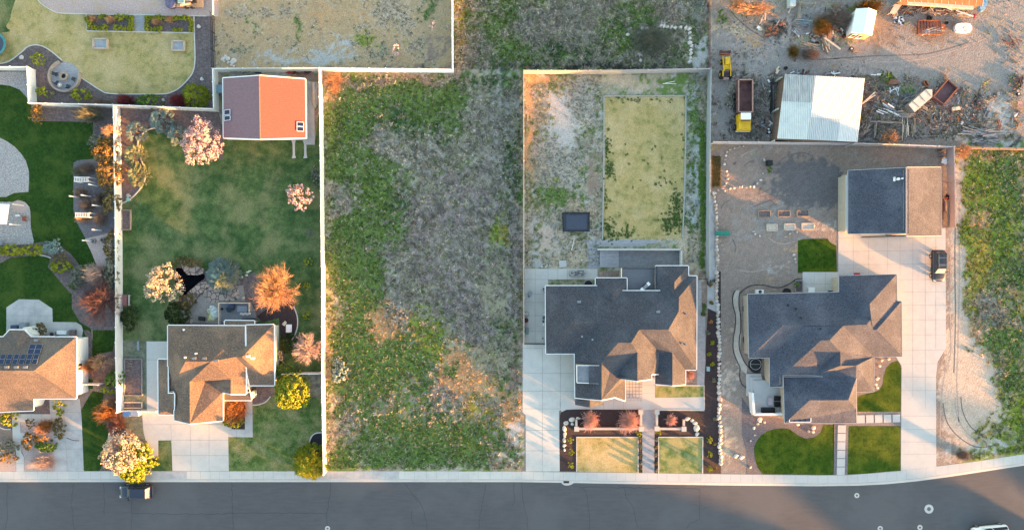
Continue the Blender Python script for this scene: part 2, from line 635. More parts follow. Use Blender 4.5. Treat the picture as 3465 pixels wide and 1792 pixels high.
xs = np.concatenate([np.arange(-600, -84, 24.), np.arange(-84, 84.01, .28), np.arange(100, 700, 24.)])
ys = np.concatenate([np.arange(-32.6, 43.1, .28), np.arange(60, 700, 24.)])
gx, gy = np.meshgrid(xs, ys)
nx, ny = gx.shape[1], gx.shape[0]
gx, gy = gx.ravel(), gy.ravel()
lim = yat(SWW, gx)
gy = np.where(gy < lim, lim + (gy - ys[0]) * 1e-4, gy)
gc, _ = ground_color(gx, gy)
me = bpy.data.meshes.new('lot_ground')
me.vertices.add(len(gx))
me.vertices.foreach_set('co', np.stack([gx, gy, np.full_like(gx, G)], 1).astype(np.float32).ravel())
i, j = np.meshgrid(np.arange(nx - 1), np.arange(ny - 1))
a = (j * nx + i).ravel()
q = np.stack([a, a + 1, a + nx + 1, a + nx], 1).astype(np.int32)
me.loops.add(q.size)
me.loops.foreach_set('vertex_index', q.ravel())
me.polygons.add(len(q))
me.polygons.foreach_set('loop_start', np.arange(0, q.size, 4, dtype=np.int32))
me.update(calc_edges=True)
ca = me.color_attributes.new('Col', 'FLOAT_COLOR', 'POINT')
cc = np.ones((len(gx), 4), dtype=np.float32)
cc[:, :3] = gc
ca.data.foreach_set('color', cc.ravel())
me.materials.append(m_ground)
o = bpy.data.objects.new('lot_ground', me)
COL.objects.link(o)
props(o, kind='structure')

# ================================================================ ROAD, KERB, PAVEMENT
m_asph = mat('asphalt', (.088, .086, .090), (.074, .073, .078), scale=1.6, detail=8, rough=.93, grain=.13, gscale=11, bump=.25, bscale=30, c3=(.100, .098, .101), s3=.10, stretch=(.25, 1.6, 1))
m_crack = mat('crack_sealant', (.030, .030, .034), rough=.9)
m_conc = mat('concrete', (.49, .465, .425), (.43, .41, .38), scale=.8, detail=8, rough=.9, grain=.06, gscale=7, c3=(.52, .49, .44), s3=.18)
m_joint = mat('concrete_joint', (.31, .295, .275), rough=.95)
m_wconc = mat('new_concrete', (.44, .43, .41), (.395, .385, .37), scale=.7, detail=8, rough=.9, grain=.05, gscale=7, c3=(.455, .435, .41), s3=.12)
m_oldconc = mat('old_concrete', (.40, .39, .375), (.31, .305, .30), scale=.9, detail=9, rough=.92, grain=.08, gscale=6, c3=(.46, .44, .42), s3=.25)
m_gutter = mat('gutter_concrete', (.40, .385, .37), (.31, .30, .29), scale=1.0, detail=9, rough=.92, grain=.1, stretch=(.4, 3, 1))

XS = sorted(set([p[0] for p in SWW] + [p[0] for p in RDW] + list(np.arange(-90, 90, 3.0))))
XS = [x for x in XS if -170 < x < 200]


def band(bm, x, z, f0, f1, m, m2=None):
    pass


def lerpband(bld, f0, z0, f1, z1, m):
    for xa, xb in zip(XS[:-1], XS[1:]):
        P = []
        for xx, f, z in ((xa, f1, z1), (xb, f1, z1), (xb, f0, z0), (xa, f0, z0)):
            n, r = yat(SWW, xx), yat(RDW, xx)
            P.append((xx, n + (r - n) * f, z))
        bld.face(P, m)


b = M()
SOUTH = -46.6
P = [(x, yat(RDW, x)) for x in XS]
for (xa, ya), (xb, yb) in zip(P[:-1], P[1:]):
    sa, sb = SOUTH + max(0, (xa - 60) * .30), SOUTH + max(0, (xb - 60) * .30)
    b.face([(xa, sa, .012), (xb, sb, .012), (xb, yb, .012), (xa, ya, .012)], m_asph)


def crack(fr, pts, w=.06, jit=.10):
    Pp = [W(fr, p[0], p[1], .016)[:2] for p in pts]
    out = []
    for i in range(len(Pp) - 1):
        n = max(2, int(math.dist(Pp[i], Pp[i + 1]) / .5))
        for k in range(n):
            t = k / n
            out.append((Pp[i][0] + (Pp[i + 1][0] - Pp[i][0]) * t + random.uniform(-jit, jit), Pp[i][1] + (Pp[i + 1][1] - Pp[i][1]) * t + random.uniform(-jit, jit)))
    out.append(Pp[-1])
    b.strip(out, w, .016, m_crack)


for fr, pts in (('03', [(80, 860), (75, 1000), (70, 1200), (50, 1400)]), ('03', [(740, 860), (725, 960), (712, 1060), (735, 1240), (750, 1400)]), ('03', [(1035, 860), (1045, 1000), (1045, 1180)]),
                ('03', [(1328, 1010), (1320, 1180), (1310, 1400)]), ('03', [(1328, 1165), (1700, 1168), (2072, 1170), (2700, 1160), (3268, 1166)]), ('13', [(248, 855), (255, 1000), (255, 1150), (270, 1300), (270, 1400)]),
                ('13', [(1243, 855), (1230, 1000), (1215, 1100), (1200, 1170), (1210, 1290)]), ('13', [(1975, 855), (2050, 960), (2110, 1050)]), ('23', [(0, 980), (50, 1040), (110, 1150), (130, 1260), (145, 1400)]),
                ('23', [(725, 870), (700, 1000), (672, 1150), (650, 1320)]), ('23', [(1088, 855), (1088, 1000), (1110, 1100), (1140, 1230), (1145, 1400)]), ('23', [(1005, 860), (1010, 1040), (985, 1090)]),
                ('23', [(1690, 905), (1730, 960), (1745, 1080), (1760, 1200), (1772, 1400)]), ('33', [(35, 905), (60, 1010), (115, 1080), (150, 1200), (170, 1300)]), ('33', [(660, 1320), (700, 1260), (780, 1225)]),
                ('23', [(1590, 870), (1600, 900), (2072, 905), (2860, 915), (2868, 1230)]), ('13', [(2050, 1120), (2045, 1200), (2072, 1280)])):
    crack(fr, pts, .045)
props(b.build('road'), kind='structure')

b = M()
lerpband(b, 0, G + .008, .72, G + .008, m_conc)
Pw = [(x, yat(SWW, x), yat(RDW, x)) for x in XS]
jx = -85.
while jx < 85:
    n, r = yat(SWW, jx), yat(RDW, jx)
    if jx > 20:
        pass
    b.face([(jx - .018, n + (r - n) * .70, G + .011), (jx + .018, n + (r - n) * .70, G + .011), (jx + .018, n - .02, G + .011), (jx - .018, n - .02, G + .011)], m_joint)
    jx += random.choice([1.5, 1.5, 1.45, 1.8])
# patches of newer and older slabs in the pavement
for xa, xb, mm in ((-66.6, -62.3, m_wconc), (-58.0, -49, m_oldconc), (-31, -17, m_oldconc), (8, 70, m_wconc), (70, 76, m_conc), (76, 90, m_wconc)):
    st = [x for x in XS if xa < x < xb]
    st = [xa] + st + [xb]
    for p, q2 in zip(st[:-1], st[1:]):
        n1, r1, n2, r2 = yat(SWW, p), yat(RDW, p), yat(SWW, q2), yat(RDW, q2)
        b.face([(p, n1 + (r1 - n1) * .69, G + .010), (q2, n2 + (r2 - n2) * .69, G + .010), (q2, n2 - .03, G + .010), (p, n1 - .03, G + .010)], mm)
props(b.build('pavement'), kind='structure')

b = M()
lerpband(b, .72, G + .008, .80, G + .006, m_gutter)
lerpband(b, .80, G + .006, .83, .045, m_gutter)
lerpband(b, .83, .045, 1.0, .022, m_conc)
lerpband(b, 1.0, .022, 1.02, 0.0, m_conc)
props(b.build('kerb'), kind='structure')

b = M()
for xa, xb in zip(np.arange(-170, 200, 10.), np.arange(-160, 210, 10.)):
    sa, sb = SOUTH + max(0, (xa - 60) * .30), SOUTH + max(0, (xb - 60) * .30)
    b.face([(xa, sa - 2.2, .16), (xb, sb - 2.2, .16), (xb, sb, .16), (xa, sa, .16)], m_conc)
    b.face([(xa, sa, 0), (xb, sb, 0), (xb, sb, .16), (xa, sa, .16)][::-1], m_conc)
props(b.build('pavement'), kind='structure')

# ================================================================ SURFACES ON THE LOTS
m_lawn = mat('lawn_deep_green', (.026, .064, .009), (.012, .036, .005), scale=2.2, detail=8, bump=.5, bscale=12, c3=(.048, .080, .013), s3=.30, grain=.38, gscale=9, spec=.1)
m_lawn4 = mat('lawn_mown_green', (.044, .088, .006), (.016, .046, .003), scale=1.5, detail=9, bump=.5, bscale=12, c3=(.085, .115, .010), s3=.45, grain=.36, gscale=9, spec=.1, wave=('X', 1.4, .16, .6))
m_lawn1 = mat('lawn_dull_green', (.100, .145, .050), (.032, .070, .022), scale=.65, detail=9, bump=.5, bscale=12, c3=(.185, .185, .085), s3=.17, grain=.36, gscale=8, spec=.1, lo=.4, hi=.68)
m_lawnf = mat('lawn_front_patchy', (.16, .19, .065), (.050, .095, .022), scale=.9, detail=9, bump=.5, bscale=12, c3=(.23, .21, .10), s3=.3, grain=.4, gscale=8, spec=.1, lo=.4, hi=.66)
m_lawnk = mat('lawn_khaki', (.37, .285, .12), (.20, .19, .065), scale=.8, detail=9, bump=.4, bscale=12, c3=(.43, .33, .17), s3=.22, grain=.28, gscale=8, spec=.1, lo=.33, hi=.55)
m_mulch = mat('bark_mulch', (.055, .036, .036), (.028, .018, .020), scale=7, detail=8, bump=.8, bscale=14, grain=.4, gscale=10)
m_bed = mat('bed_soil', (.17, .13, .125), (.085, .065, .066), scale=3, detail=8, bump=.7, bscale=10, grain=.3, gscale=9)
m_gravel = mat('grey_gravel', (.40, .37, .355), (.23, .21, .205), scale=8, detail=6, bump=.6, bscale=20, grain=.25, gscale=8)
m_pgravel = mat('pink_gravel', (.50, .385, .355), (.34, .25, .235), scale=6, detail=8, bump=.5, bscale=18, grain=.18, gscale=8, c3=(.42, .30, .22), s3=.35)
m_dgravel = mat('dark_gravel', (.19, .17, .18), (.11, .10, .11), scale=7, detail=6, bump=.6, bscale=20, grain=.3, gscale=9)
m_white = mat('white_vinyl', (.74, .72, .68), (.68, .66, .63), scale=.8, rough=.5)
m_edge = mat('kerb_edging', (.52, .49, .44), (.42, .40, .36), scale=3)
m_paver = brick_mat('paver', (.34, .33, .335), (.27, .265, .275), (.17, .16, .165), .42, .2, .014)
m_stone = stone_mat('flagstone', (.40, .31, .25), (.27, .21, .18), (.09, .075, .07), 1.3, .07)
m_dirtpath = mat('sandy_path', (.50, .42, .35), (.38, .32, .27), scale=3, grain=.12)


def poly(name, fr, pts, m, z, sm=0, close=True):
    p = WP(fr, pts, G)
    p = [(a[0], a[1]) for a in p]
    if sm:
        p = smooth(p, sm, True)
    b = M()
    b.prism(p, G - .02, z, m)
    return props(b.build(name), kind='structure')


def rects(bl, fr, lst, m, z):
    for x0, y0, x1, y1 in lst:
        p = WP(fr, [(x0, y0), (x1, y0), (x1, y1), (x0, y1)], G)
        bl.face([(a[0], a[1], z) for a in p[::-1]], m)


def joints(bl, fr, segs, z, w=.05):
    for s in segs:
        a, c = W(fr, s[0], s[1], G), W(fr, s[2], s[3], G)
        bl.strip([a[:2], c[:2]], w, z, m_joint)


def slab(name, fr, pts, m, z, segs=(), jw=.05, cracks=()):
    p = [(a[0], a[1]) for a in WP(fr, pts, G)]
    bl = M()
    bl.prism(p, G - .02, z, m)
    joints(bl, fr, segs, z + .004, jw)
    for c in cracks:
        bl.strip([W(fr, q[0], q[1], G)[:2] for q in c], .09, z + .004, m_crack)
    return props(bl.build(name), kind='structure')


def edging(fr, pts, label, sm=6, w=.16, h=.07, mt=None, name='lawn_edging', group='edging round lawns and beds'):
    p = [a[:2] for a in WP(fr, pts, G)]
    if sm:
        p = smooth(p, sm)
    bl = M()
    bl.strip(p, w, G + h, mt or m_edge, h + .02)
    return props(bl.build(name), label, 'garden edging', group)


# ---- far-left house lot
poly('lawn', '00', [(-1200, -700), (0, -700), (385, -20), (420, 30), (540, 110), (640, 136), (865, 142), (870, 315), (1948, 330), (1958, 500), (1955, 620), (1935, 720), (1880, 800), (1800, 880), (1720, 925), (1640, 942), (1400, 944), (1100, 938), (1000, 900),
                    (900, 835), (810, 775), (700, 700), (620, 610), (520, 520), (430, 468), (350, 452), (280, 470), (220, 520), (140, 585), (60, 630), (-40, 645), (-1200, 645)], m_lawnk, G + .008)
poly('lawn', '00', [(-1200, -300), (100, -300), (115, 120), (60, 260), (0, 330), (-1200, 330)], m_lawn1, G + .012, 4)
poly('driveway', '00', [(385, -700), (385, 0), (430, 45), (540, 118), (640, 140), (1000, 148), (2190, 165), (2190, -700)], m_pgravel, G + .006)
poly('planting_bed', '00', [(-1200, 650), (0, 645), (60, 628), (140, 583), (220, 516), (290, 466), (350, 452), (430, 468), (520, 520), (620, 612), (810, 778), (900, 838), (1000, 902), (1100, 940), (1640, 944), (1720, 927), (1800, 882), (1880, 802), (1936, 722), (1957, 620),
                            (1952, 165), (2130, 168), (2160, 1095), (1205, 1085), (372, 1060), (358, 700), (-1200, 690)], m_bed, G + .004)
poly('planting_bed', '00', [(866, 146), (1340, 152), (1338, 310), (870, 306)], m_bed, G + .018)
poly('planting_bed', '00', [(1450, 154), (1942, 164), (1944, 322), (1450, 314)], m_bed, G + .018)
slab('path', '00', [(1340, 150), (1450, 152), (1452, 314), (1338, 310)], m_paver, G + .022)
edging('00', [(385, -60), (385, 0), (430, 50), (540, 115), (640, 136), (865, 141)], 'white concrete edging between the pinkish drive and the pale lawn at top left')
edging('00', [(865, 143), (2070, 162)], 'straight white edging along the north side of the two hedged beds', 0)
edging('00', [(866, 146), (873, 312), (1946, 331)], 'white edging along the west and south sides of the two hedged beds', 0)
edging('00', [(1943, 168), (1950, 420), (1954, 600), (1934, 720), (1880, 800), (1800, 880), (1720, 924), (1640, 942), (1400, 944), (1100, 938), (1000, 900), (900, 835), (815, 780)], 'long curved white edging round the south east of the pale lawn')
edging('00', [(625, 608), (520, 520), (430, 466), (350, 452), (280, 470), (220, 520), (140, 585), (60, 628), (-60, 648)], 'wavy white edging from the round fire pit patio to the left edge')

poly('lawn', '01', [(-1500, -900), (-100, -620), (20, -620), (90, -600), (190, -530), (260, -470), (310, -400), (318, -120), (930, -110), (935, 260), (800, 270), (740, 300), (735, 420), (735, 760), (760, 880), (850, 1040), (905, 1160), (960, 1290), (975, 1500), (960, 1560), (860, 1640), (930, 2090), (930, 2560), (-1500, 2560)], m_lawn, G + .008)
poly('gravel_court', '01', [(-1500, -100), (0, 48), (80, 90), (150, 140), (215, 210), (260, 280), (290, 380), (292, 480), (285, 590), (140, 600), (60, 640), (-1500, 660)], m_gravel, G + .014)
poly('gravel_court', '01', [(-1500, 660), (60, 690), (130, 690), (180, 670), (250, 690), (295, 740), (305, 800), (310, 950), (338, 1080), (330, 1110), (0, 1125), (-1500, 1130)], m_gravel, G + .016)
poly('gravel_court', '01', [(130, 700), (190, 675), (250, 695), (285, 740), (250, 790), (180, 800), (125, 770)], m_pgravel, G + .020, 3)
poly('planting_bed', '01', [(-1500, 1130), (0, 1125), (330, 1105), (420, 1090), (520, 1110), (620, 1145), (700, 1200), (760, 1270), (800, 1332), (840, 1400), (870, 1640), (700, 1600), (480, 1340), (500, 1250), (400, 1225), (200, 1240), (100, 1250), (40, 1290), (-1500, 1700)], m_bed, G + .012)
poly('lawn', '01', [(-1500, 1500), (-20, 1330), (60, 1270), (110, 1250), (220, 1235), (400, 1225), (480, 1250), (500, 1290), (470, 1340), (420, 1900), (-1500, 1900)], m_lawn, G + .016)
edging('01', [(400, 1222), (460, 1232), (510, 1252)], 'short pale edging piece beside the dark lawn below the yellow green shrubs')
poly('gravel_bed', '01', [(735, 300), (770, 278), (850, 275), (930, 295), (1100, 320), (1160, 420), (1165, 1332), (975, 1332), (960, 1290), (905, 1160), (850, 1040), (760, 880), (738, 760)], m_dgravel, G + .014)
poly('gravel_bed', '01', [(850, 1060), (1090, 1000), (1165, 1332), (975, 1340), (910, 1180)], m_pgravel, G + .018)
poly('planting_bed', '00', [(315, 1080), (1145, 1095), (1145, 1332), (1140, 1500), (940, 1520), (930, 1215), (500, 1215), (360, 1190)], m_bed, G + .013)
poly('gravel_bed', '00', [(-1200, 720), (300, 720), (300, 1050), (290, 1000), (200, 900), (100, 860), (0, 848), (-1200, 848)], m_gravel, G + .010)
slab('patio', '02', [(65, 600), (65, 412), (190, 330), (390, 335), (525, 425), (528, 558), (760, 560), (815, 590), (832, 640), (820, 715), (60, 715)], m_oldconc, G + .022, [(232, 335, 232, 600), (350, 335, 350, 540), (65, 495, 525, 495)], .04)
slab('path', '02', [(805, 715), (865, 720), (865, 1175), (805, 1175)], m_dgravel, G + .020)
poly('planting_bed', '02', [(835, 640), (880, 640), (915, 670), (925, 720), (920, 1120), (865, 1120), (865, 715)], m_bed, G + .017)
poly('planting_bed', '02', [(720, 270), (860, 150), (980, 0), (1175, 0), (1170, 640), (935, 640), (800, 560), (720, 420)], m_bed, G + .017)
poly('lawn', '02', [(930, 640), (1165, 640), (1130, 850), (1020, 870), (950, 900), (928, 950)], m_lawn, G + .021)
poly('lawn', '03', [(808, 140), (900, -20), (930, -60), (1040, -40), (1030, 60), (960, 180), (1000, 260), (1060, 250), (1095, 360), (1098, 480), (1060, 600), (1000, 738), (850, 740), (835, 722), (820, 250)], m_lawn, G + .0215)
poly('planting_bed', '02', [(865, 1010), (950, 900), (1170, 840), (1180, 1120), (1170, 1800), (1100, 1790), (1090, 1500), (1030, 1300), (1000, 1150), (870, 1120)], m_bed, G + .0165)
slab('driveway', '03', [(495, 20), (800, 20), (818, 200), (840, 740), (553, 742), (515, 250), (500, 130)], m_oldconc, G + .022, [(632, 20, 665, 560), (665, 560, 682, 742), (520, 335, 825, 336), (540, 519, 832, 520), (500, 152, 815, 150)], .06,
     [[(520, 290), (590, 320), (655, 345)], [(540, 410), (590, 390), (650, 378)], [(665, 408), (735, 434), (795, 437)]])
slab('path', '03', [(125, 150), (203, 170), (505, 172), (515, 247), (200, 250), (205, 360), (300, 362), (300, 418), (205, 420), (215, 560), (240, 600), (240, 742), (165, 742), (160, 540), (130, 440), (122, 250)], m_conc, G + .024, [(125, 248, 200, 248), (128, 418, 205, 418), (165, 665, 240, 665), (415, 172, 415, 247), (315, 172, 315, 247)], .04)
poly('gravel_bed', '03', [(205, 250), (515, 250), (553, 740), (243, 740), (243, 600), (205, 500)], m_pgravel, G + .016)
poly('gravel_bed', '03', [(-1200, 560), (130, 440), (160, 620), (165, 740), (-1200, 740)], m_pgravel, G + .016)
poly('planting_bed', '03', [(200, 22), (500, 22), (500, 170), (200, 170)], m_bed, G + .014)
poly('planting_bed', '03', [(-1200, 180), (120, 180), (125, 320), (60, 320), (0, 300), (-1200, 290)], m_bed, G + .014)
edging('03', [(-10, 300), (50, 322), (110, 322)], 'pale curved edging in front of the leftmost house by the walk')
poly('planting_bed', '03', [(1085, 250), (1240, 130), (1245, 330), (1330, 380), (1440, 440), (1500, 560), (1505, 738), (1000, 738), (1060, 600), (1095, 480)], m_bed, G + .019)
edging('03', [(1092, 360), (1090, 420), (1098, 480)], 'short pale edging at the west side of the bed under the big blossom tree')
edging('03', [(1380, 430), (1450, 480), (1500, 570), (1508, 735)], 'curved edging round the yellow green bush at the pavement')

# ---- second lot (orange lit house)
poly('lawn', '11', [(-860, 700), (-720, 560), (-640, 400), (-660, 100), (-690, -20), (-640, -170), (-530, -190), (-470, -40), (-300, 40), (-100, 60), (60, 60), (200, 68), (1085, 72), (1120, -200), (1165, -200), (1178, 1332), (1180, 2240), (1160, 2410), (830, 2410), (120, 2030), (-100, 2100), (-560, 2100), (-850, 2080)], m_lawn1, G + .008)
poly('lawn', '13', [(640, 0), (1168, 0), (1188, 740), (225, 740), (215, 400), (462, 402), (458, 80), (560, 60)], m_lawnf, G + .010)
poly('lawn', '03', [(1240, 140), (1420, 140), (1455, 435), (1715, 432), (1728, 738), (1500, 738), (1480, 560), (1400, 440), (1245, 330)], m_lawn1, G + .010)
poly('planting_bed', '00', [(1210, 1100), (2190, 1120), (2240, 1332), (2230, 1600), (1960, 1520), (1860, 1350), (1830, 1340), (1700, 1300), (1560, 1290), (1450, 1320), (1380, 1390), (1370, 1450), (1400, 1600), (1440, 1700), (1455, 1760), (1430, 1840), (1370, 1920), (1300, 1990), (1215, 2030)], m_bed, G + .012)
edging('01', [(1640, -30), (1540, -48), (1450, -10), (1400, 45), (1380, 110), (1400, 220), (1440, 340), (1455, 430), (1430, 520), (1370, 600), (1300, 665), (1225, 705)], 'curved pale edging round the spruce bed in the second back yard', mt=m_edge)
poly('planting_bed', '01', [(1222, 770), (1315, 775), (1312, 968), (1225, 965)], m_bed, G + .016)
poly('planting_bed', '12', [(780, 200), (860, 330), (900, 480), (905, 620), (860, 740), (800, 745), (740, 720), (720, 520), (560, 560), (500, 500), (700, 360)], m_mulch, G + .014)
edging('12', [(870, 400), (905, 500), (908, 600), (880, 690), (840, 745), (790, 735)], 'pale curved edging round the dark bed east of the second house')
poly('patio', 'Y', [(640, 300), (720, 200), (860, 120), (1000, 150), (1180, 260), (1250, 330), (1640, 380), (1740, 390), (1900, 400), (2050, 300), (2400, 900), (2100, 1180), (1500, 1240), (840, 1240), (760, 1000), (720, 800), (900, 650)], m_bed, G + .012)
poly('patio', 'Y', [(1000, 1180), (940, 950), (1080, 760), (1200, 620), (1400, 540), (1860, 540), (1900, 820), (1430, 840), (1430, 1200)], mat('sand', (.27, .235, .21), (.22, .19, .17), scale=2, grain=.15), G + .016)
poly('patio', 'Y', [(780, 130), (880, 105), (980, 150), (1080, 200), (1180, 250), (1190, 300), (1150, 330), (1080, 360), (900, 355), (840, 280)], m_stone, G + .30)
poly('patio', 'Y', [(910, 660), (1050, 540), (1150, 480), (1250, 520), (1180, 640), (1080, 700), (1000, 860), (960, 880), (900, 780)], m_stone, G + .25)
poly('patio', 'Y', [(1120, 700), (1300, 600), (1420, 560), (1500, 540), (1700, 520), (1780, 600), (1800, 760), (1700, 820), (1480, 800), (1300, 860), (1260, 780)], m_stone, G + .06)
poly('patio', 'Y', [(750, 980), (860, 960), (960, 1040), (1000, 1190), (880, 1200), (820, 1100)], m_stone, G + .08)
b = M()
m_pool = mat('dark_water', (.004, .004, .006), (.002, .002, .004), rough=.9, spec=.02)
b.prism([a[:2] for a in WP('Y', [(650, 300), (720, 230), (800, 240), (840, 300), (880, 350), (1000, 362), (1100, 360), (1180, 340), (1200, 380), (1180, 430), (1100, 480), (1040, 530), (980, 600), (920, 660), (880, 700), (780, 700), (700, 560)], G)], G - .01, G + .03, m_pool)
props(b.build('pond'), kind='structure')
slab('driveway', '02', [(1468, 752), (1685, 752), (1685, 1000), (1590, 1010), (1585, 1920), (1474, 1920)], m_conc, G + .020, [(1470, 936, 1590, 936)])
slab('driveway', '03', [(1420, 140), (1590, 140), (2300, 240), (2320, 235), (2320, 380), (2285, 400), (2292, 740), (1728, 740), (1714, 432), (1460, 436), (1440, 360)], m_conc, G + .022, [(1712, 276, 1728, 740), (1905, 270, 1915, 740), (1440, 276, 2290, 270), (1715, 430, 2290, 432), (1720, 584, 2290, 584), (2095, 270, 2095, 740)], .05)
edging('03', [(1480, 180), (1500, 260), (1560, 330), (1640, 385), (1705, 428)], 'thin curved joint edging in the driveway of the second house', w=.08, h=.03, mt=m_wconc)
slab('path', '13', [(160, 20), (455, 20), (460, 402), (212, 400), (212, 320), (382, 325), (382, 20)], m_oldconc, G + .024, [(382, 172, 458, 172), (212, 330, 382, 330), (298, 330, 298, 400), (382, 325, 382, 400)], .04)
poly('planting_bed', '13', [(165, 30), (380, 30), (382, 322), (212, 322), (160, 290)], m_mulch, G + .018)
poly('planting_bed', '13', [(1025, 520), (1035, 430), (1060, 385), (1100, 362), (1168, 358), (1186, 738), (1050, 738)], mat('dark_mulch', (.020, .020, .030), (.012, .012, .018), scale=8, bump=.6), G + .016)
edging('13', [(1165, 356), (1100, 360), (1058, 384), (1034, 430), (1022, 500)], 'curved pale edging round the black bed by the fence near the pavement')
poly('planting_bed', '13', [(458, 80), (520, 74), (590, 50), (640, -10), (640, -100), (458, -100)], m_bed, G + .016)
edging('13', [(460, 80), (520, 76), (590, 48), (640, -6)], 'thin pale edging round the bed at the front corner of the second house')
poly('gravel_bed', '02', [(1240, 740), (1468, 745), (1474, 1400), (1480, 1800), (1240, 1800)], mat('side_yard_soil', (.20, .20, .14), (.10, .11, .07), scale=1.5, grain=.3), G + .014)

# ---- big house lot
slab('driveway', '22', [(1092, 772), (1318, 772), (1330, 875), (1612, 875), (1620, 1400), (1500, 1430), (1455, 1448), (1462, 2052), (1122, 2052), (1120, 1490), (1090, 1460)], m_conc, G + .022,
     [(1290, 822, 1288, 2052), (1470, 880, 1468, 1440), (1090, 1070, 1612, 1072), (1090, 1250, 1614, 1250), (1090, 822, 1290, 822), (1095, 1426, 1460, 1426), (1120, 1642, 1460, 1642), (1120, 1846, 1460, 1846)], .06)
slab('patio', '22', [(1104, 25), (1840, 28), (1840, 130), (1346, 134), (1346, 196), (1320, 200), (1320, 770), (1104, 770)], m_conc, G + .024,
     [(1216, 25, 1216, 770), (1104, 133, 1346, 133), (1346, 25, 1346, 133), (1443, 25, 1443, 133), (1540, 25, 1540, 133), (1645, 25, 1645, 133), (1104, 280, 1320, 280), (1104, 362, 1320, 362), (1104, 495, 1320, 495), (1104, 652, 1320, 652)], .05)
poly('planting_bed', '22', [(1348, 136), (1830, 132), (1830, 250), (1348, 250)], mat('weedy_soil', (.33, .28, .21), (.05, .10, .02), scale=1.5, grain=.2), G + .014)
slab('path', '23', [(1460, 60), (1500, 20), (2915, 0), (2915, 128), (1620, 122), (1530, 126), (1480, 150)], m_wconc, G + .026, [(2000, 30, 2000, 122), (2100, 30, 2100, 122), (1903, 30, 1903, 122)], .04)
slab('path', '32', [(216, 1100), (345, 1080), (342, 1460), (216, 1460)], m_wconc, G + .028, [(216, 1190, 342, 1190), (216, 1270, 342, 1270)], .04)
slab('path', '33', [(190, 128), (370, 128), (340, 300), (338, 762), (218, 762), (216, 300)], m_paver, G + .030)
b = M()
b.prism([a[:2] for a in WP('32', [(50, 1140), (216, 1140), (216, 1340), (50, 1340)], G)], G, G + .02, m_dgravel)
for i in range(5):
    for j in range(6):
        p = WP('B', [(818 + i * 28, 1042 + j * 30), (842 + i * 28, 1042 + j * 30), (842 + i * 28, 1068 + j * 30), (818 + i * 28, 1068 + j * 30)], G)
        b.face([(a[0], a[1], G + .034) for a in p[::-1]], m_oldconc)
props(b.build('patio'), kind='structure')
poly('planting_bed', 'G', [(50, 1000), (60, 200), (75, 150), (120, 110), (180, 100), (1250, 108), (1258, 1022), (1200, 1022), (1200, 500), (300, 500), (300, 1004)], m_mulch, G + .018)
poly('planting_bed', 'G', [(1437, 110), (2165, 130), (2165, -600), (2250, -1900), (2400, -1900), (2400, 1035), (2140, 1030), (2140, 495), (1490, 500), (1490, 1026), (1437, 1026)], m_mulch, G + .018)
poly('lawn', 'G', [(312, 512), (1190, 512), (1190, 1020), (312, 1006)], m_lawnk, G + .016)
poly('lawn', 'G', [(1500, 512), (2132, 512), (2130, 1030), (1500, 1026)], mat('lawn_half_green', (.25, .25, .10), (.075, .13, .04), scale=.8, detail=9, bump=.4, bscale=12, c3=(.32, .27, .12), s3=.25, grain=.18, gscale=8, spec=.1, lo=.4, hi=.6), G + .016)
poly('lawn', 'B', [(1068, 1090), (1485, 1090), (1485, 1290), (1068, 1290)], MATS['lawn_half_green'], G + .020)
edging('G', [(306, 1006), (304, 505), (1198, 505), (1198, 1020)], 'pale concrete frame round the left front lawn of the big house', 0)
edging('G', [(1495, 1026), (1495, 505), (2138, 505), (2134, 1030)], 'pale concrete frame round the right front lawn of the big house', 0)
edging('B', [(1066, 1296), (1490, 1298), (1492, 1085), (1070, 1083)], 'pale concrete frame round the small lawn against the big house', 0)
poly('lawn', '31', [(-169, -372), (654, -372), (652, 0), (620, 1058), (-184, 1060), (-172, 0)], m_lawnk, G + .016)
edging('20', [(1903, 1800), (1905, 965), (2730, 960)], 'weathered timber edging along the top and left of the long fenced lawn', 0, w=.2, h=.16, mt=mat('weathered_timber', (.34, .34, .31), (.24, .25, .23), scale=4))
edging('30', [(652, 960), (650, 1400), (640, 1900), (620, 2385)], 'weathered timber edging along the right side of the long rectangular lawn', 0, w=.2, h=.16, mt=MATS['weathered_timber'])
edging('21', [(1903, 450), (1888, 1062)], 'weathered timber edging along the lower left side of the long rectangular lawn', 0, w=.2, h=.16, mt=MATS['weathered_timber'])
slab('path', '32', [(775, 130), (808, 130), (815, 480), (848, 500), (850, 970), (835, 1190), (765, 1190), (765, 600)], m_paver, G + .026)

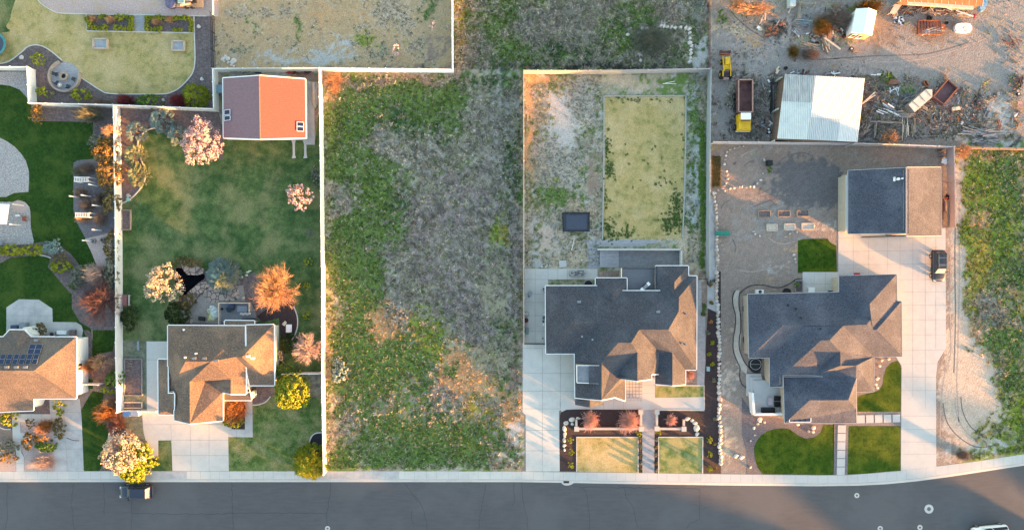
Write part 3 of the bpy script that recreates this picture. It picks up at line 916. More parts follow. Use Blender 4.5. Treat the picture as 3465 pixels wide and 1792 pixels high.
# ---- right-hand house lot
slab('path', '31', [(870, 610), (938, 640), (950, 800), (955, 1000), (962, 1200), (975, 1800), (868, 1750)], m_oldconc, G + .020)
poly('lawn', '31', [(1775, 1075), (1830, 1062), (1950, 1058), (2072, 1058), (2095, 1090), (2160, 1130), (2165, 1400), (2160, 1410), (1775, 1400)], m_lawn4, G + .018)
slab('patio', 'C', [(570, 48), (866, 48), (868, 214), (575, 216)], m_conc, G + .024, [(665, 48, 665, 214), (757, 48, 757, 214), (570, 145, 866, 145)], .04)
slab('driveway', '41', [(212, 882), (300, 990), (1285, 950), (1290, 2150), (1205, 2290), (1190, 2440), (1192, 3335), (838, 3378), (846, 2330), (790, 2240), (800, 1430), (212, 1420)], m_wconc, G + .026,
     [(362, 1000, 362, 1440), (516, 1000, 516, 1440), (705, 1000, 705, 1430), (830, 1000, 830, 1430), (957, 1000, 957, 2640), (1083, 1000, 1083, 2760), (1188, 1000, 1188, 2150), (212, 1050, 1285, 1045), (212, 1188, 1285, 1170), (212, 1320, 1285, 1308),
      (800, 1466, 1288, 1466), (850, 1590, 1288, 1590), (850, 1722, 1288, 1722), (850, 1868, 1288, 1868), (850, 2018, 1288, 2018), (850, 2175, 1288, 2168), (846, 2310, 1200, 2306), (842, 2440, 1192, 2440), (842, 2575, 1192, 2575), (842, 2830, 1192, 2830), (842, 2965, 1192, 2965), (842, 3090, 1192, 3090), (842, 3215, 1192, 3210)], .045)
poly('lawn', '42', [(800, 945), (825, 970), (840, 1020), (838, 1340), (836, 1455), (398, 1455), (400, 1310), (450, 1285), (560, 1262), (620, 1240), (655, 1180), (665, 1100), (690, 1020), (740, 965)], m_lawn4, G + .018)
poly('gravel_bed', '42', [(568, 905), (790, 905), (800, 945), (740, 965), (690, 1020), (665, 1100), (655, 1180), (620, 1240), (560, 1262), (450, 1285), (400, 1300), (400, 1250), (568, 1250)], m_dgravel, G + .014)
poly('lawn', '43', [(315, 290), (834, 290), (836, 735), (700, 745), (500, 765), (304, 776)], m_lawn4, G + .018)
poly('gravel_bed', '43', [(162, 265), (840, 145), (838, 290), (318, 290), (306, 778), (162, 778)], m_dgravel, G + .013)
poly('lawn', '33', [(1420, 772), (1370, 700), (1345, 620), (1335, 520), (1350, 460), (1400, 390), (1470, 340), (1550, 318), (1620, 312), (1690, 320), (1730, 350), (1790, 390), (1850, 415), (1920, 408), (1980, 380), (2010, 340), (2030, 278), (2130, 278), (2128, 779)], m_lawn4, G + .018)
poly('gravel_bed', '33', [(1215, 0), (1330, 180), (2030, 265), (2140, 265), (2135, 779), (1262, 772), (1262, 560), (1215, 380)], mat('purple_gravel', (.15, .13, .14), (.09, .075, .085), scale=6, bump=.6, bscale=18, grain=.3, gscale=9), G + .013)
b = M()
for i in range(5):
    p = WP('43', [(400 + i * 88.5, 183 - i * 1.8), (475 + i * 88.5, 181 - i * 1.8), (477 + i * 88.5, 260 - i * 2.4), (401 + i * 88.5, 262 - i * 2.4)], G)
    b.prism([a[:2] for a in p], G, G + .05, m_wconc)
for i in range(6):
    p = WP('43', [(207 - i * 2, 282 + i * 84), (286 - i * 2, 282 + i * 84), (284 - i * 2, 359 + i * 84), (205 - i * 2, 359 + i * 84)], G)
    b.prism([a[:2] for a in p], G, G + .05, m_wconc)
props(b.build('path'), kind='structure')
slab('path', '32', [(1150, 240), (1190, 240), (1180, 330), (1200, 520), (1210, 700), (1192, 850), (1230, 950), (1270, 1010), (1260, 1080), (1196, 1030), (1160, 950), (1130, 820), (1130, 700), (1150, 560), (1125, 330)], m_dirtpath, G + .010)

# ================================================================ HOUSES
from mathutils.geometry import tessellate_polygon
def shingle(name, c1, c2):
    return mat(name, c1, c2, scale=5.5, detail=7, rough=.95, grain=.32, gscale=6, bump=.35, bscale=9, spec=.15, lo=.3, hi=.7, c3=tuple(v * 1.12 for v in c1), s3=.3)


m_sh1 = shingle('shingle_warm_grey', (.190, .130, .092), (.072, .058, .054))
m_sh3 = shingle('shingle_charcoal', (.074, .076, .088), (.040, .043, .053))
m_sh4 = shingle('shingle_slate', (.082, .088, .110), (.040, .045, .063))
m_sh0 = shingle('shingle_grey', (.150, .115, .092), (.090, .076, .070))
m_wcream = mat('cream_siding', (.62, .57, .46), (.56, .52, .42), scale=.6, rough=.8)
m_wwhite = mat('white_siding', (.72, .70, .66), (.66, .64, .61), scale=.6, rough=.8)
m_wstucco = mat('tan_stucco', (.40, .34, .27), (.34, .29, .23), scale=2, rough=.9)
m_wbrick = stone_mat('stone_facing', (.36, .32, .28), (.25, .22, .20), (.16, .15, .14), 2.5, .05)
m_trim = mat('white_trim', (.74, .72, .69), (.68, .66, .64), scale=1, rough=.5)
m_glass = mat('window_glass', (.02, .025, .03), (.03, .035, .045), rough=.08, spec=.6)
m_metal = mat('grey_metal', (.30, .31, .32), (.22, .23, .24), scale=5, rough=.4, metal=.7)
m_black = mat('black_plastic', (.018, .018, .020), (.010, .010, .012), rough=.5)
DIR = {'N': (0, -1), 'S': (0, 1), 'W': (1, 0), 'E': (-1, 0)}


def face_z(fr, p, d, e, ze, pitch):
    """height at which the camera ray through photo point p meets the roof plane that rises from eave line e"""
    a, bb = px(fr, p)
    K = ((a - 1732.5) * S, (896 - bb) * S)
    ep = px(fr, (e, e))
    E = ((ep[0] - 1732.5) * S * (H - ze) / H, (896 - ep[1]) * S * (H - ze) / H)
    n = DIR[d]
    nK = n[0] * K[0] + n[1] * K[1]
    nE = n[0] * E[0] + n[1] * E[1]
    return (ze + pitch * (nK - nE)) / (1 + pitch * nK / H)


def roof_mesh(fr, faces, fix=None):
    """faces: (dir, eave, ze, pitch, [photo points]).  Shared photo points share one vertex."""
    acc = {}
    for d, e, ze, pitch, pts in faces:
        for p in pts:
            acc.setdefault(p, []).append(face_z(fr, p, d, e, ze, pitch))
    zz = {p: sum(v) / len(v) for p, v in acc.items()}
    if fix:
        zz.update(fix)
    vid, V = {}, []
    for p, z in zz.items():
        vid[p] = len(V)
        V.append(W(fr, p[0], p[1], z))
    return V, [[vid[p] for p in f[4]] for f in faces]


def ccw(V, f):
    A = sum(V[f[i]][0] * V[f[(i + 1) % len(f)]][1] - V[f[(i + 1) % len(f)]][0] * V[f[i]][1] for i in range(len(f)))
    return f if A > 0 else f[::-1]


def house(name, label, cat, fr, faces, rm, wm, trim=None, over=.35, tw=.13, fix=None, base=0.15, group=None, wallname='wall'):
    V, F = roof_mesh(fr, faces, fix)
    F = [ccw(V, f) for f in F]
    xs_, ys_ = [v[0] for v in V], [v[1] for v in V]
    t = thing(name, label, cat, ((min(xs_) + max(xs_)) / 2, (min(ys_) + max(ys_)) / 2, base), group)
    b = M()
    T = []
    for f in F:
        for tr in tessellate_polygon([[Vector((V[i][0], V[i][1], 0)) for i in f]]):
            T.append(ccw(V, [f[k] for k in tr]))
    b.add(V, T, rm)
    b.add([(v[0], v[1], v[2] - .16) for v in V], [f[::-1] for f in T], trim or rm)
    E = {}
    for f in F:
        for i in range(len(f)):
            E[(f[i], f[(i + 1) % len(f)])] = 1
    bd = [e for e in E if (e[1], e[0]) not in E]
    for a, c in bd:
        A, C2 = V[a], V[c]
        b.face([(A[0], A[1], A[2] - .16), (C2[0], C2[1], C2[2] - .16), C2, A], trim or rm)
    ro = b.build('roof', t)
    if trim:
        b = M()
        for a, c in bd:
            A, C2 = Vector(V[a]), Vector(V[c])
            d = (C2 - A)
            d.z = 0
            if d.length < .3:
                continue
            d.normalize()
            n = Vector((d.y, -d.x, 0)) * tw * .5
            b.beam(A + n + Vector((0, 0, -.04)), C2 + n + Vector((0, 0, -.04)), tw, .13, trim)
        b.build('gutter', ro)
    nxt = {}
    for a, c in bd:
        nxt.setdefault(a, []).append(c)
    prv = {}
    for a, c in bd:
        prv.setdefault(c, []).append(a)
    off = {}

    def nrm(a, c):
        d = Vector((V[c][0] - V[a][0], V[c][1] - V[a][1], 0))
        if d.length < 1e-6:
            return None
        d.normalize()
        return Vector((-d.y, d.x, 0))
    for a, c in bd:
        for v in (a, c):
            if v in off:
                continue
            ns = [nrm(v, k) for k in nxt.get(v, [])] + [nrm(k, v) for k in prv.get(v, [])]
            ns = [n for n in ns if n is not None]
            s = sum(ns, Vector((0, 0, 0)))
            if s.length > .2:
                s.normalize()
                k = over / max(.4, min(s.dot(n) for n in ns))
                off[v] = s * k
            else:
                off[v] = Vector((0, 0, 0))
    b = M()
    for a, c in bd:
        A, C2 = Vector(V[a]) + off[a], Vector(V[c]) + off[c]
        b.face([(A.x, A.y, base), (C2.x, C2.y, base), (C2.x, C2.y, C2.z - .10), (A.x, A.y, A.z - .10)], wm)
    b.build(wallname, t)
    return t, ro, V


def vent(par, fr, pts, kind='vent', z=5.0, r=.09, h=.35, m=None):
    for p in pts:
        b = M()
        c = W(fr, p[0], p[1], z if len(p) < 3 else p[2])
        if kind == 'vent':
            b.cyl((c[0], c[1], c[2]), r, h, m or m_metal, 10)
            b.cyl((c[0], c[1], c[2] + h / 2), r * 1.7, .06, m or m_metal, 10)
        else:
            b.box((c[0], c[1], c[2]), (.34, .34, .22), m or m_metal)
            b.box((c[0] - .2, c[1], c[2] + .08), (.34, .30, .10), m or m_metal)
        b.build(kind, par)


PT = .50
# ---- second house, warm grey shingles
t1, r1, _ = house('house', 'house with mottled warm grey shingle roof and cream walls beside the pond and blossom trees', 'house', 'A', [
    ('N', 135, 3.4, .47, [(228, 135), (1100, 140), (712, 540), (425, 540)]),
    ('W', 228, 3.4, .64, [(228, 135), (425, 540), (300, 775), (228, 870)]),
    ('E', 1105, 3.4, .50, [(712, 540), (1100, 140), (1105, 368), (990, 490), (1105, 602), (1105, 905), (935, 905), (935, 740)]),
    ('N', 130, 3.4, .47, [(1105, 132), (1420, 125), (1063, 490), (990, 490), (1105, 368)]),
    ('E', 1425, 3.4, .47, [(1420, 125), (1425, 808), (1063, 490)]),
    ('S', 808, 3.4, .50, [(990, 490), (1063, 490), (1425, 808), (1150, 808), (1105, 602)]),
    ('S', 905, 3.4, .47, [(300, 775), (425, 540), (712, 540), (935, 740), (650, 757), (472, 770)]),
    ('W', 800, 3.6, .50, [(650, 757), (935, 740), (935, 905), (845, 885)]),
    ('E', 845, 3.4, .50, [(472, 770), (650, 757), (845, 885), (845, 1205), (475, 1240)]),
    ('W', 300, 3.4, .50, [(300, 775), (472, 770), (475, 1240), (300, 1200), (297, 872), (228, 870)]),
], m_sh1, m_wcream, m_trim)


def wing(par, name, fr, faces, rm, wm, trim=None, over=.3, tw=.13, base=0.15, fix=None):
    """a lower roof with its own walls that belongs to an existing house"""
    t, ro, V = house('tmp', 'x', 'x', fr, faces, rm, wm, trim, over, tw, fix, base)
    off = wloc(t) - wloc(par)
    for ch in list(t.children):
        ch.parent = par
        ch.location = Vector(ch.location) + off
        if ch.name.startswith('roof'):
            ch.name = name
    COL.objects.unlink(t)
    bpy.data.objects.remove(t)
    return ro


wing(t1, 'side_roof', 'A', [
    ('N', 517, 2.9, .4, [(118, 517), (226, 517), (226, 745)]),
    ('W', 118, 2.9, .42, [(118, 517), (226, 745), (228, 900), (297, 900), (297, 1050), (210, 1050), (122, 1137)]),
    ('S', 1137, 2.9, .4, [(122, 1137), (210, 1050), (297, 1050), (297, 1137)]),
], m_sh1, m_wcream, m_trim)
wing(t1, 'porch_roof', 'A', [('S', 975, 2.75, .16, [(850, 903), (1152, 890), (1165, 975), (850, 975)])], mat('porch_shingle', (.15, .11, .085), (.11, .085, .07), scale=5, grain=.2), m_wcream, m_trim, over=.1)
wing(t1, 'porch_roof', 'A', [('N', 82, 2.9, .2, [(868, 80), (1200, 82), (1200, 128), (868, 128)])], m_sh1, m_wcream, m_trim)
vent(r1, 'A', [(410, 182, 3.9), (425, 494, 5.9), (545, 450, 5.7)], 'vent', m=m_trim)
vent(r1, 'A', [(530, 505, 5.9), (648, 505, 5.9), (783, 530, 6.1)], 'vent_box')
vent(r1, 'A', [(1138, 482, 5.4), (1190, 505, 5.1)], 'chimney_cap', m=m_trim)
b = M()
for p, w in (((1150, 812), .06), ):
    a, c, d = W('A', 1135, 800, 2.9), W('A', 1165, 940, 2.9), W('A', 1225, 905, 2.9)
    b.tube([a, c], .06, m_trim)
    b.tube([c, d], .06, m_trim)
b.build('downpipe', t1)

# ---- the far-left house, cut by the frame
t0, r0, _ = house('house', 'house with solar panels on its dull grey roof at the left edge of the photo', 'house', 'D', [
    ('N', 232, 3.6, .47, [(-700, 228), (45, 232), (230, 420), (410, 232), (1010, 235), (450, 678), (-700, 678)]),
    ('E', 1010, 3.6, .47, [(1010, 235), (1010, 1045), (450, 678)]),
    ('S', 1045, 3.6, .47, [(-700, 678), (450, 678), (1010, 1045), (445, 1048), (440, 1205), (165, 1215), (-700, 1270)]),
    ('W', 45, 3.6, .45, [(45, 232), (130, 140), (230, 300), (230, 420)]),
    ('N', 140, 3.6, .45, [(130, 140), (320, 140), (230, 300)]),
    ('E', 410, 3.6, .45, [(320, 140), (410, 232), (230, 420), (230, 300)]),
], m_sh0, m_wwhite, m_trim)
b = M()
m_sol = mat('solar_cell', (.008, .018, .065), (.005, .012, .045), scale=3, rough=.5, spec=.3)
cells = []
for i in range(8):
    for j in range(2):
        x0, y0 = 460 - i * 88, 460 + j * 66
        cells.append([(x0 + (0 if j == 0 else -20), y0 + 2), (x0 + 63 - j * 20, y0 + 2), (x0 + 45 - j * 20, y0 + 64), (x0 - 20 - j * 20, y0 + 64)])
for i in range(2):
    for j in range(2):
        x0, y0 = 400 + i * 85 - j * 20, 330 + j * 64
        cells.append([(x0, y0), (x0 + 82, y0), (x0 + 64, y0 + 60), (x0 - 18, y0 + 60)])
for cI in cells:
    cx = sum(p[0] for p in cI) / 4
    q = []
    for p in cI:
        q.append(W('D', p[0], p[1], face_z('D', p, 'N', 232, 3.6, .47) + .14))
    b2 = M()
    b2.face(q[::-1], m_sol)
    b2.face([(v[0], v[1], v[2] - .05) for v in q], m_trim)
    for k in range(4):
        b2.beam(q[k], q[(k + 1) % 4], .03, .05, m_metal)
    b2.build('solar_panel', t0)
vent(r0, 'D', [(100, 632, 5.9), (225, 632, 5.9), (345, 632, 5.9)], 'vent_box')
vent(r0, 'D', [(490, 275, 4.1)], 'vent_box')
b = M()
# two windows in the east wall
for y in (605, 652):
    a, c = W('D', 1046, y - 18, 2.3), W('D', 1046, y + 18, 2.3)
    x = W('D', 1010, 0, 3.6)[0] - .34
    b.box((x, (a[1] + c[1]) / 2, 2.2), (.06, abs(a[1] - c[1]), .9), m_glass)
b.build('window', t0)
b = M()
a = W('D', -200, 215, 2.6)
b.box((W('D', 420, 190, 1.6)[0], W('D', 420, 190, 1.6)[1], 1.5), (1.9, 1.3, 2.4), m_wwhite, rz=-.6)
b.build('bay_wall', t0)

# ---- the big charcoal roof
t3, r3, _ = house('house', 'large house with charcoal roof whose east slopes glow orange, behind two framed lawns', 'house', 'B', [
    ('N', 222, 3.3, .47, [(118, 222), (565, 222), (697, 375), (785, 265), (1112, 265), (1273, 440), (1185, 600), (930, 600), (860, 714), (748, 714), (606, 532), (350, 532)]),
    ('W', 118, 3.3, .66, [(118, 222), (350, 532), (122, 808)]),
    ('S', 808, 3.3, .47, [(122, 808), (350, 532), (606, 532), (370, 808)]),
    ('W', 370, 3.3, .66, [(370, 808), (606, 532), (748, 714), (604, 880), (604, 1210), (502, 1203), (375, 1190)]),
    ('E', 808, 3.3, .66, [(604, 880), (675, 970), (765, 955), (768, 1025), (808, 1030), (808, 1216), (720, 1186), (604, 1210)]),
    ('S', 955, 4.3, .47, [(604, 880), (748, 714), (860, 714), (914, 798), (765, 955), (675, 970)]),
    ('W', 768, 4.6, .66, [(914, 798), (914, 1045), (768, 1025), (765, 955)]),
    ('E', 1098, 4.3, .66, [(930, 600), (860, 714), (914, 798), (914, 1045), (1035, 1028), (1035, 988), (1098, 985), (1105, 800)]),
    ('S', 948, 3.3, .47, [(930, 600), (1185, 600), (1425, 948), (1330, 948), (1218, 800), (1105, 800)]),
    ('W', 1068, 3.3, .66, [(1105, 800), (1218, 800), (1218, 1085), (1068, 1070), (1068, 988), (1098, 985)]),
    ('E', 1330, 3.3, .66, [(1218, 800), (1330, 948), (1330, 1075), (1218, 1085)]),
    ('E', 1428, 3.3, .66, [(1185, 600), (1273, 440), (1275, 320), (1428, 138), (1425, 948)]),
    ('N', 50, 3.3, .60, [(1070, 50), (1355, 50), (1235, 190)]),
    ('W', 1070, 3.3, .62, [(1070, 50), (1235, 190), (1235, 270), (1275, 320), (1273, 440), (1112, 265), (1070, 265)]),
    ('E', 1355, 3.3, .66, [(1235, 190), (1355, 50), (1355, 136), (1235, 270)]),
    ('N', 136, 3.3, .55, [(1355, 136), (1428, 138), (1275, 320), (1235, 270)]),
    ('N', 155, 3.3, .55, [(552, 155), (822, 155), (697, 300)]),
    ('W', 552, 3.3, .62, [(552, 155), (697, 300), (697, 375), (565, 222), (552, 222)]),
    ('E', 822, 3.3, .62, [(822, 155), (822, 265), (785, 265), (697, 375), (697, 300)]),
], m_sh3, m_wstucco, m_trim, tw=.11)
wing(t3, 'gable_roof', 'B', [('W', 375, 2.9, .60, [(375, 1180), (502, 1196), (502, 1275), (375, 1252)]), ('E', 620, 2.9, .60, [(502, 1196), (620, 1216), (620, 1252), (502, 1275)])], m_sh3, m_wbrick, None, over=.1)
b = M()
m_pale = mat('dusty_roof_sheet', (.20, .21, .23), (.13, .14, .16), scale=2, detail=8, grain=.1)
q = [W('B', x, y, z) for x, y, z in ((388, 910, 5.0), (585, 912, 5.35), (578, 1066, 5.35), (390, 1060, 5.0))]
b.face([q[0], q[3], q[2], q[1]], m_pale)
for i in range(4):
    b.beam(q[i], q[(i + 1) % 4], .10, .14, m_trim if i != 1 else m_sh3)
for i in range(4):
    p, r_ = q[i], q[(i + 1) % 4]
    b.face([(p[0], p[1], 3.4), (r_[0], r_[1], 3.4), r_, p], m_wstucco)
q2 = [W('B', x, y, z) for x, y, z in ((495, 914, 5.32), (600, 914, 5.5), (598, 1068, 5.5), (493, 1066, 5.32))]
b.face([q2[0], q2[3], q2[2], q2[1]], m_sh3)
b.build('dormer', t3)
vent(r3, 'B', [(414, 360, 4.7), (1100, 446, 5.3)], 'chimney_cap', m=m_metal)
vent(r3, 'B', [(433, 660, 5.2), (524, 686, 5.5), (1338, 468, 4.6), (1300, 722, 5.0), (1336, 732, 4.7)], 'vent')
# roof terrace
b = M()
m_deck = mat('grey_decking', (.155, .155, .17), (.125, .125, .14), scale=1.2, stretch=(1, 12, 1), rough=.7, wave=('Y', 2.2, .25, .2))
q = [W('B', x, y, 2.7) for x, y in ((782, 74), (1066, 74), (1066, 262), (822, 262), (822, 155), (782, 155))]
b.prism([v[:2] for v in q], .2, 2.72, m_deck, m_wstucco)
b.build('roof_terrace', t3)
b = M()
for a, c in (((782, 72), (1066, 72)), ((776, 68), (776, 152)), ((1066, 55), (1066, 262))):
    A, C2 = W('B', a[0], a[1], 3.5), W('B', c[0], c[1], 3.5)
    b.beam(A, C2, .08, .08, m_trim if a[0] == 776 else m_black)
    L = math.dist(A, C2)
    n = int(L / .35)
    for k in range(n + 1):
        p = Vector(A).lerp(Vector(C2), k / n)
        b.box((p.x, p.y, 3.1), (.04, .04, .8), m_black)
b.build('railing', t3)

# ---- right-hand slate roof
t4, r4, _ = house('house', 'house with slate grey and brown roof between the dirt yard and the long white driveway', 'house', 'C', [
    ('N', 222, 3.3, .47, [(122, 230), (870, 213), (1085, 420), (1128, 440), (1097, 478), (905, 487), (793, 605), (722, 608), (583, 485), (412, 485)]),
    ('W', 122, 3.3, .55, [(122, 230), (412, 485), (132, 752)]),
    ('S', 752, 3.3, .47, [(132, 752), (412, 485), (583, 485), (300, 748)]),
    ('W', 300, 3.3, .50, [(300, 748), (583, 485), (722, 608), (408, 893), (408, 987), (303, 990)]),
    ('S', 893, 3.3, .47, [(722, 608), (793, 605), (880, 702), (672, 893), (408, 893)]),
    ('W', 672, 3.5, .50, [(880, 702), (882, 815), (1008, 815), (1010, 920), (945, 1096), (735, 905), (672, 893)]),
    ('N', 906, 3.3, .47, [(415, 908), (672, 906), (735, 905), (945, 1096), (628, 1098)]),
    ('W', 415, 3.3, .50, [(415, 908), (628, 1098), (425, 1285)]),
    ('S', 1285, 3.3, .47, [(628, 1098), (945, 1096), (1012, 1170), (1012, 1283), (425, 1285)]),
    ('E', 1155, 3.3, .50, [(905, 487), (793, 605), (880, 702), (882, 815), (1008, 815), (1010, 920), (1155, 1026), (1155, 740)]),
    ('S', 1028, 3.3, .47, [(1010, 920), (1155, 1026), (1014, 1028)]),
    ('E', 1012, 3.4, .9, [(945, 1096), (1010, 920), (1012, 1170)]),
    ('E', 1342, 3.3, .47, [(1120, 310), (1340, 68), (1345, 288), (1145, 520), (1097, 478), (1128, 440)]),
    ('N', 75, 3.3, .47, [(870, 80), (1340, 68), (1120, 310)]),
    ('W', 870, 3.3, .48, [(870, 80), (1120, 310), (1128, 440), (1085, 420), (870, 213)]),
    ('N', 288, 3.3, .47, [(1345, 288), (1380, 288), (1180, 520), (1145, 520)]),
    ('E', 1383, 3.3, .47, [(1380, 288), (1385, 738), (1180, 520)]),
    ('S', 740, 3.3, .47, [(905, 487), (1097, 478), (1145, 520), (1180, 520), (1385, 738), (1155, 740)]),
], m_sh4, m_wstucco, mat('grey_trim', (.36, .35, .35), (.30, .30, .30), rough=.6), tw=.07)
vent(r4, 'C', [(514, 350, 4.4), (446, 318, 4.0), (552, 420, 5.0), (714, 512, 5.8), (700, 808, 4.2)], 'vent', m=m_black)
vent(r4, 'C', [(730, 750, 4.8)], 'vent_box', m=m_black)
b = M()
q = [W('C', x, y, 3.5) for x, y in ((462, 1225), (638, 1225), (638, 1275), (462, 1275))]
b.prism([v[:2] for v in q], 3.0, 3.42, mat('skylight_glass', (.10, .15, .17), (.06, .09, .11), scale=2, rough=.1, spec=.6), m_trim)
for i in range(4):
    b.beam(q[i], q[(i + 1) % 4], .09, .12, m_trim)
for f in (.25, .5, .75):
    A, C2 = Vector(q[0]).lerp(Vector(q[1]), f), Vector(q[3]).lerp(Vector(q[2]), f)
    b.beam(A, C2, .06, .08, m_black)
b.build('glazed_canopy', t4)
b = M()
q = [W('C', x, y, 3.1) for x, y in ((775, 1240), (858, 1245), (858, 1280), (775, 1280))]
b.prism([v[:2] for v in q], 2.9, 3.16, m_sh4, m_trim)
b.build('porch_roof', t4)
# white walled terrace with steps
b = M()
for pts, z in (([(107, 882), (228, 880), (232, 925), (300, 930), (300, 990), (400, 990), (405, 1210), (150, 1215), (140, 1062), (108, 1060)], .35), ([(134, 905), (230, 903), (232, 925), (300, 930), (300, 990), (400, 990), (400, 1205), (160, 1205), (138, 1040)], .52),
               ([(160, 930), (300, 930), (300, 990), (400, 990), (400, 1200), (165, 1200)], .70)):
    b.prism([v[:2] for v in WP('C', pts)], .15, z, m_wconc)
b.build('terrace', t4)
b = M()
for a, c in (((148, 1030), (162, 1206)), ((162, 1206), (412, 1202))):
    b.beam(W('C', a[0], a[1], .95), W('C', c[0], c[1], .95), .32, 1.5, m_trim)
b.build('terrace_wall', t4)

# ---- detached garage
t5, r5, _ = house('garage', 'detached garage with half slate blue and half brown lit roof, north of the white driveway', 'garage', '41', [
    ('W', 310, 3.0, .47, [(310, 376), (895, 348), (895, 1002), (310, 1008)]),
    ('E', 1243, 3.0, .47, [(895, 345), (1240, 343), (1243, 1026), (895, 1031)]),
], m_sh4, m_wstucco, MATS['grey_trim'], tw=.07, fix={(895, 348): 6.1, (895, 1002): 6.1, (895, 345): 6.2, (895, 1031): 6.2})
b = M()
c = W('41', 815, 460, 5.95)
b.cyl((c[0], c[1], 5.8), .20, .5, m_trim, 12)
b.cyl((c[0] + .5, c[1] + .05, 5.9), .12, .5, m_trim, 12)
b.box((c[0] - .45, c[1], 5.7), (.18, .6, .3), m_trim)
b.build('chimney', r5)
b = M()
q = [W('41', x, y, 2.5) for x, y in ((285, 425), (303, 425), (303, 980), (285, 980))]
b.prism([v[:2] for v in q], .15, 2.5, m_trim, m_wstucco)
b.build('lean_to', t5)
b = M()
a, c = W('41', 445, 1040, .3), W('41', 890, 1030, .3)
b.prism([W('41', 440, 1000, .2)[:2], W('41', 890, 1000, .2)[:2], W('41', 890, 1030, .2)[:2], W('41', 440, 1044, .2)[:2]], .15, .20, mat('cream_paint', (.62, .58, .50), (.56, .52, .45)))
b.beam(a, c, .12, .12, m_black)
b.build('door_sill', t5)

# ---- red-roofed barn
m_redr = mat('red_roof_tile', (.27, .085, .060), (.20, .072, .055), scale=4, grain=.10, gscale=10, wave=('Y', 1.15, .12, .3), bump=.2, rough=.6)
m_redw = mat('purplish_red_roof_tile', (.24, .135, .145), (.185, .11, .12), scale=4, grain=.12, gscale=10, wave=('Y', 1.15, .08, .3), rough=.7)  # west slope tile, greyer and more purple than the east slope
V2 = {(160, 780): 2.6, (525, 755): 4.6, (535, 1396): 4.6, (165, 1382): 2.6, (985, 790): 2.6, (992, 1384): 2.6}
t2 = thing('barn', 'gabled barn with purplish west slope and red east slope north of the green lawn', 'barn', W('10', 560, 1080, .15))
v = {k: W('10', k[0], k[1], z) for k, z in V2.items()}
b = M()
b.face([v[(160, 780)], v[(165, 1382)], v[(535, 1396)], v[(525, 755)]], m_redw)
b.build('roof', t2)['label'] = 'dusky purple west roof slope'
b = M()
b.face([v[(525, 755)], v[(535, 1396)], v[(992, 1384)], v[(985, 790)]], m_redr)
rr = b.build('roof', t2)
rr['label'] = 'bright red east roof slope'
b = M()
ks = [(160, 780), (525, 755), (985, 790), (992, 1384), (535, 1396), (165, 1382)]
for i in range(6):
    A, C2 = Vector(v[ks[i]]), Vector(v[ks[(i + 1) % 6]])
    b.beam(A - Vector((0, 0, .08)), C2 - Vector((0, 0, .08)), .16, .18, m_trim)
b.beam(v[(525, 755)], v[(535, 1396)], .12, .06, mat('ridge_cap', (.50, .20, .16), (.40, .16, .13)))
b.build('roof_trim', t2)
b = M()
cx = (v[(160, 780)][0] + v[(985, 790)][0]) / 2
xa, xb_ = v[(160, 780)][0] + .3, v[(985, 790)][0] - .25
ya, yb_ = v[(160, 780)][1] - .25, v[(165, 1382)][1] + .3
for (p, q_) in (((xa, ya), (xb_, ya)), ((xb_, yb_), (xa, yb_))):
    pts = [(p[0], p[1], .15), (q_[0], q_[1], .15), (q_[0], q_[1], 2.45), ((p[0] + q_[0]) / 2, p[1], 4.4), (p[0], p[1], 2.45)]
    b.face(pts, m_wcream)
for x in (xa, xb_):
    b.face([(x, ya, .15), (x, yb_, .15), (x, yb_, 2.5), (x, ya, 2.5)], m_wcream)
b.build('wall', t2)
for pp in ([(172, 1105), (240, 1100), (240, 1150), (172, 1152)], [(172, 1165), (242, 1162), (242, 1206), (174, 1208)]):
    q = [W('10', p[0], p[1], 2.85 + .0) for p in pp]
    q = [(a[0], a[1], 2.6 + (4.6 - 2.6) * (a[0] - v[(160, 780)][0]) / (v[(525, 755)][0] - v[(160, 780)][0]) + .12) for a in q]
    b = M()
    b.face(q[::-1], m_sol)
    for k in range(4):
        b.beam(q[k], q[(k + 1) % 4], .06, .08, m_trim)
    b.build('solar_panel', t2)
for pp in ([(908, 1225), (968, 1225), (968, 1268), (908, 1268)], [(908, 1272), (968, 1272), (968, 1316), (908, 1316)]):
    q = [W('10', p[0], p[1], 2.8) for p in pp]
    q = [(a[0], a[1], 2.6 + 2.0 * (v[(985, 790)][0] - a[0]) / (v[(985, 790)][0] - v[(525, 755)][0]) + .12) for a in q]
    b = M()
    b.face(q[::-1], m_sol)
    for k in range(4):
        b.beam(q[k], q[(k + 1) % 4], .06, .08, m_trim)
    b.build('solar_panel', t2)
b = M()
b.prism([p[:2] for p in WP('10', [(985, 800), (1075, 830), (1083, 1450), (985, 1450)], G)], G, G + .06, m_oldconc)
b.prism([p[:2] for p in WP('11', [(200, 30), (1085, 30), (1085, 74), (205, 70)], G)], G, G + .07, m_oldconc)
props(b.build('barn_apron'), kind='structure')
for fr, nm in (('11', 'x'),):
    for x in (860, 975):
        b = M()
        b.prism(smooth([p[:2] for p in WP('11', [(x - 12, 78), (x + 30, 78), (x + 22, 110), (x + 24, 220), (x + 32, 248), (x - 8, 252), (x, 220), (x - 2, 110)], G)], 3, True), G, G + .03, m_wconc)
        props(b.build('wheel_track'), kind='structure')

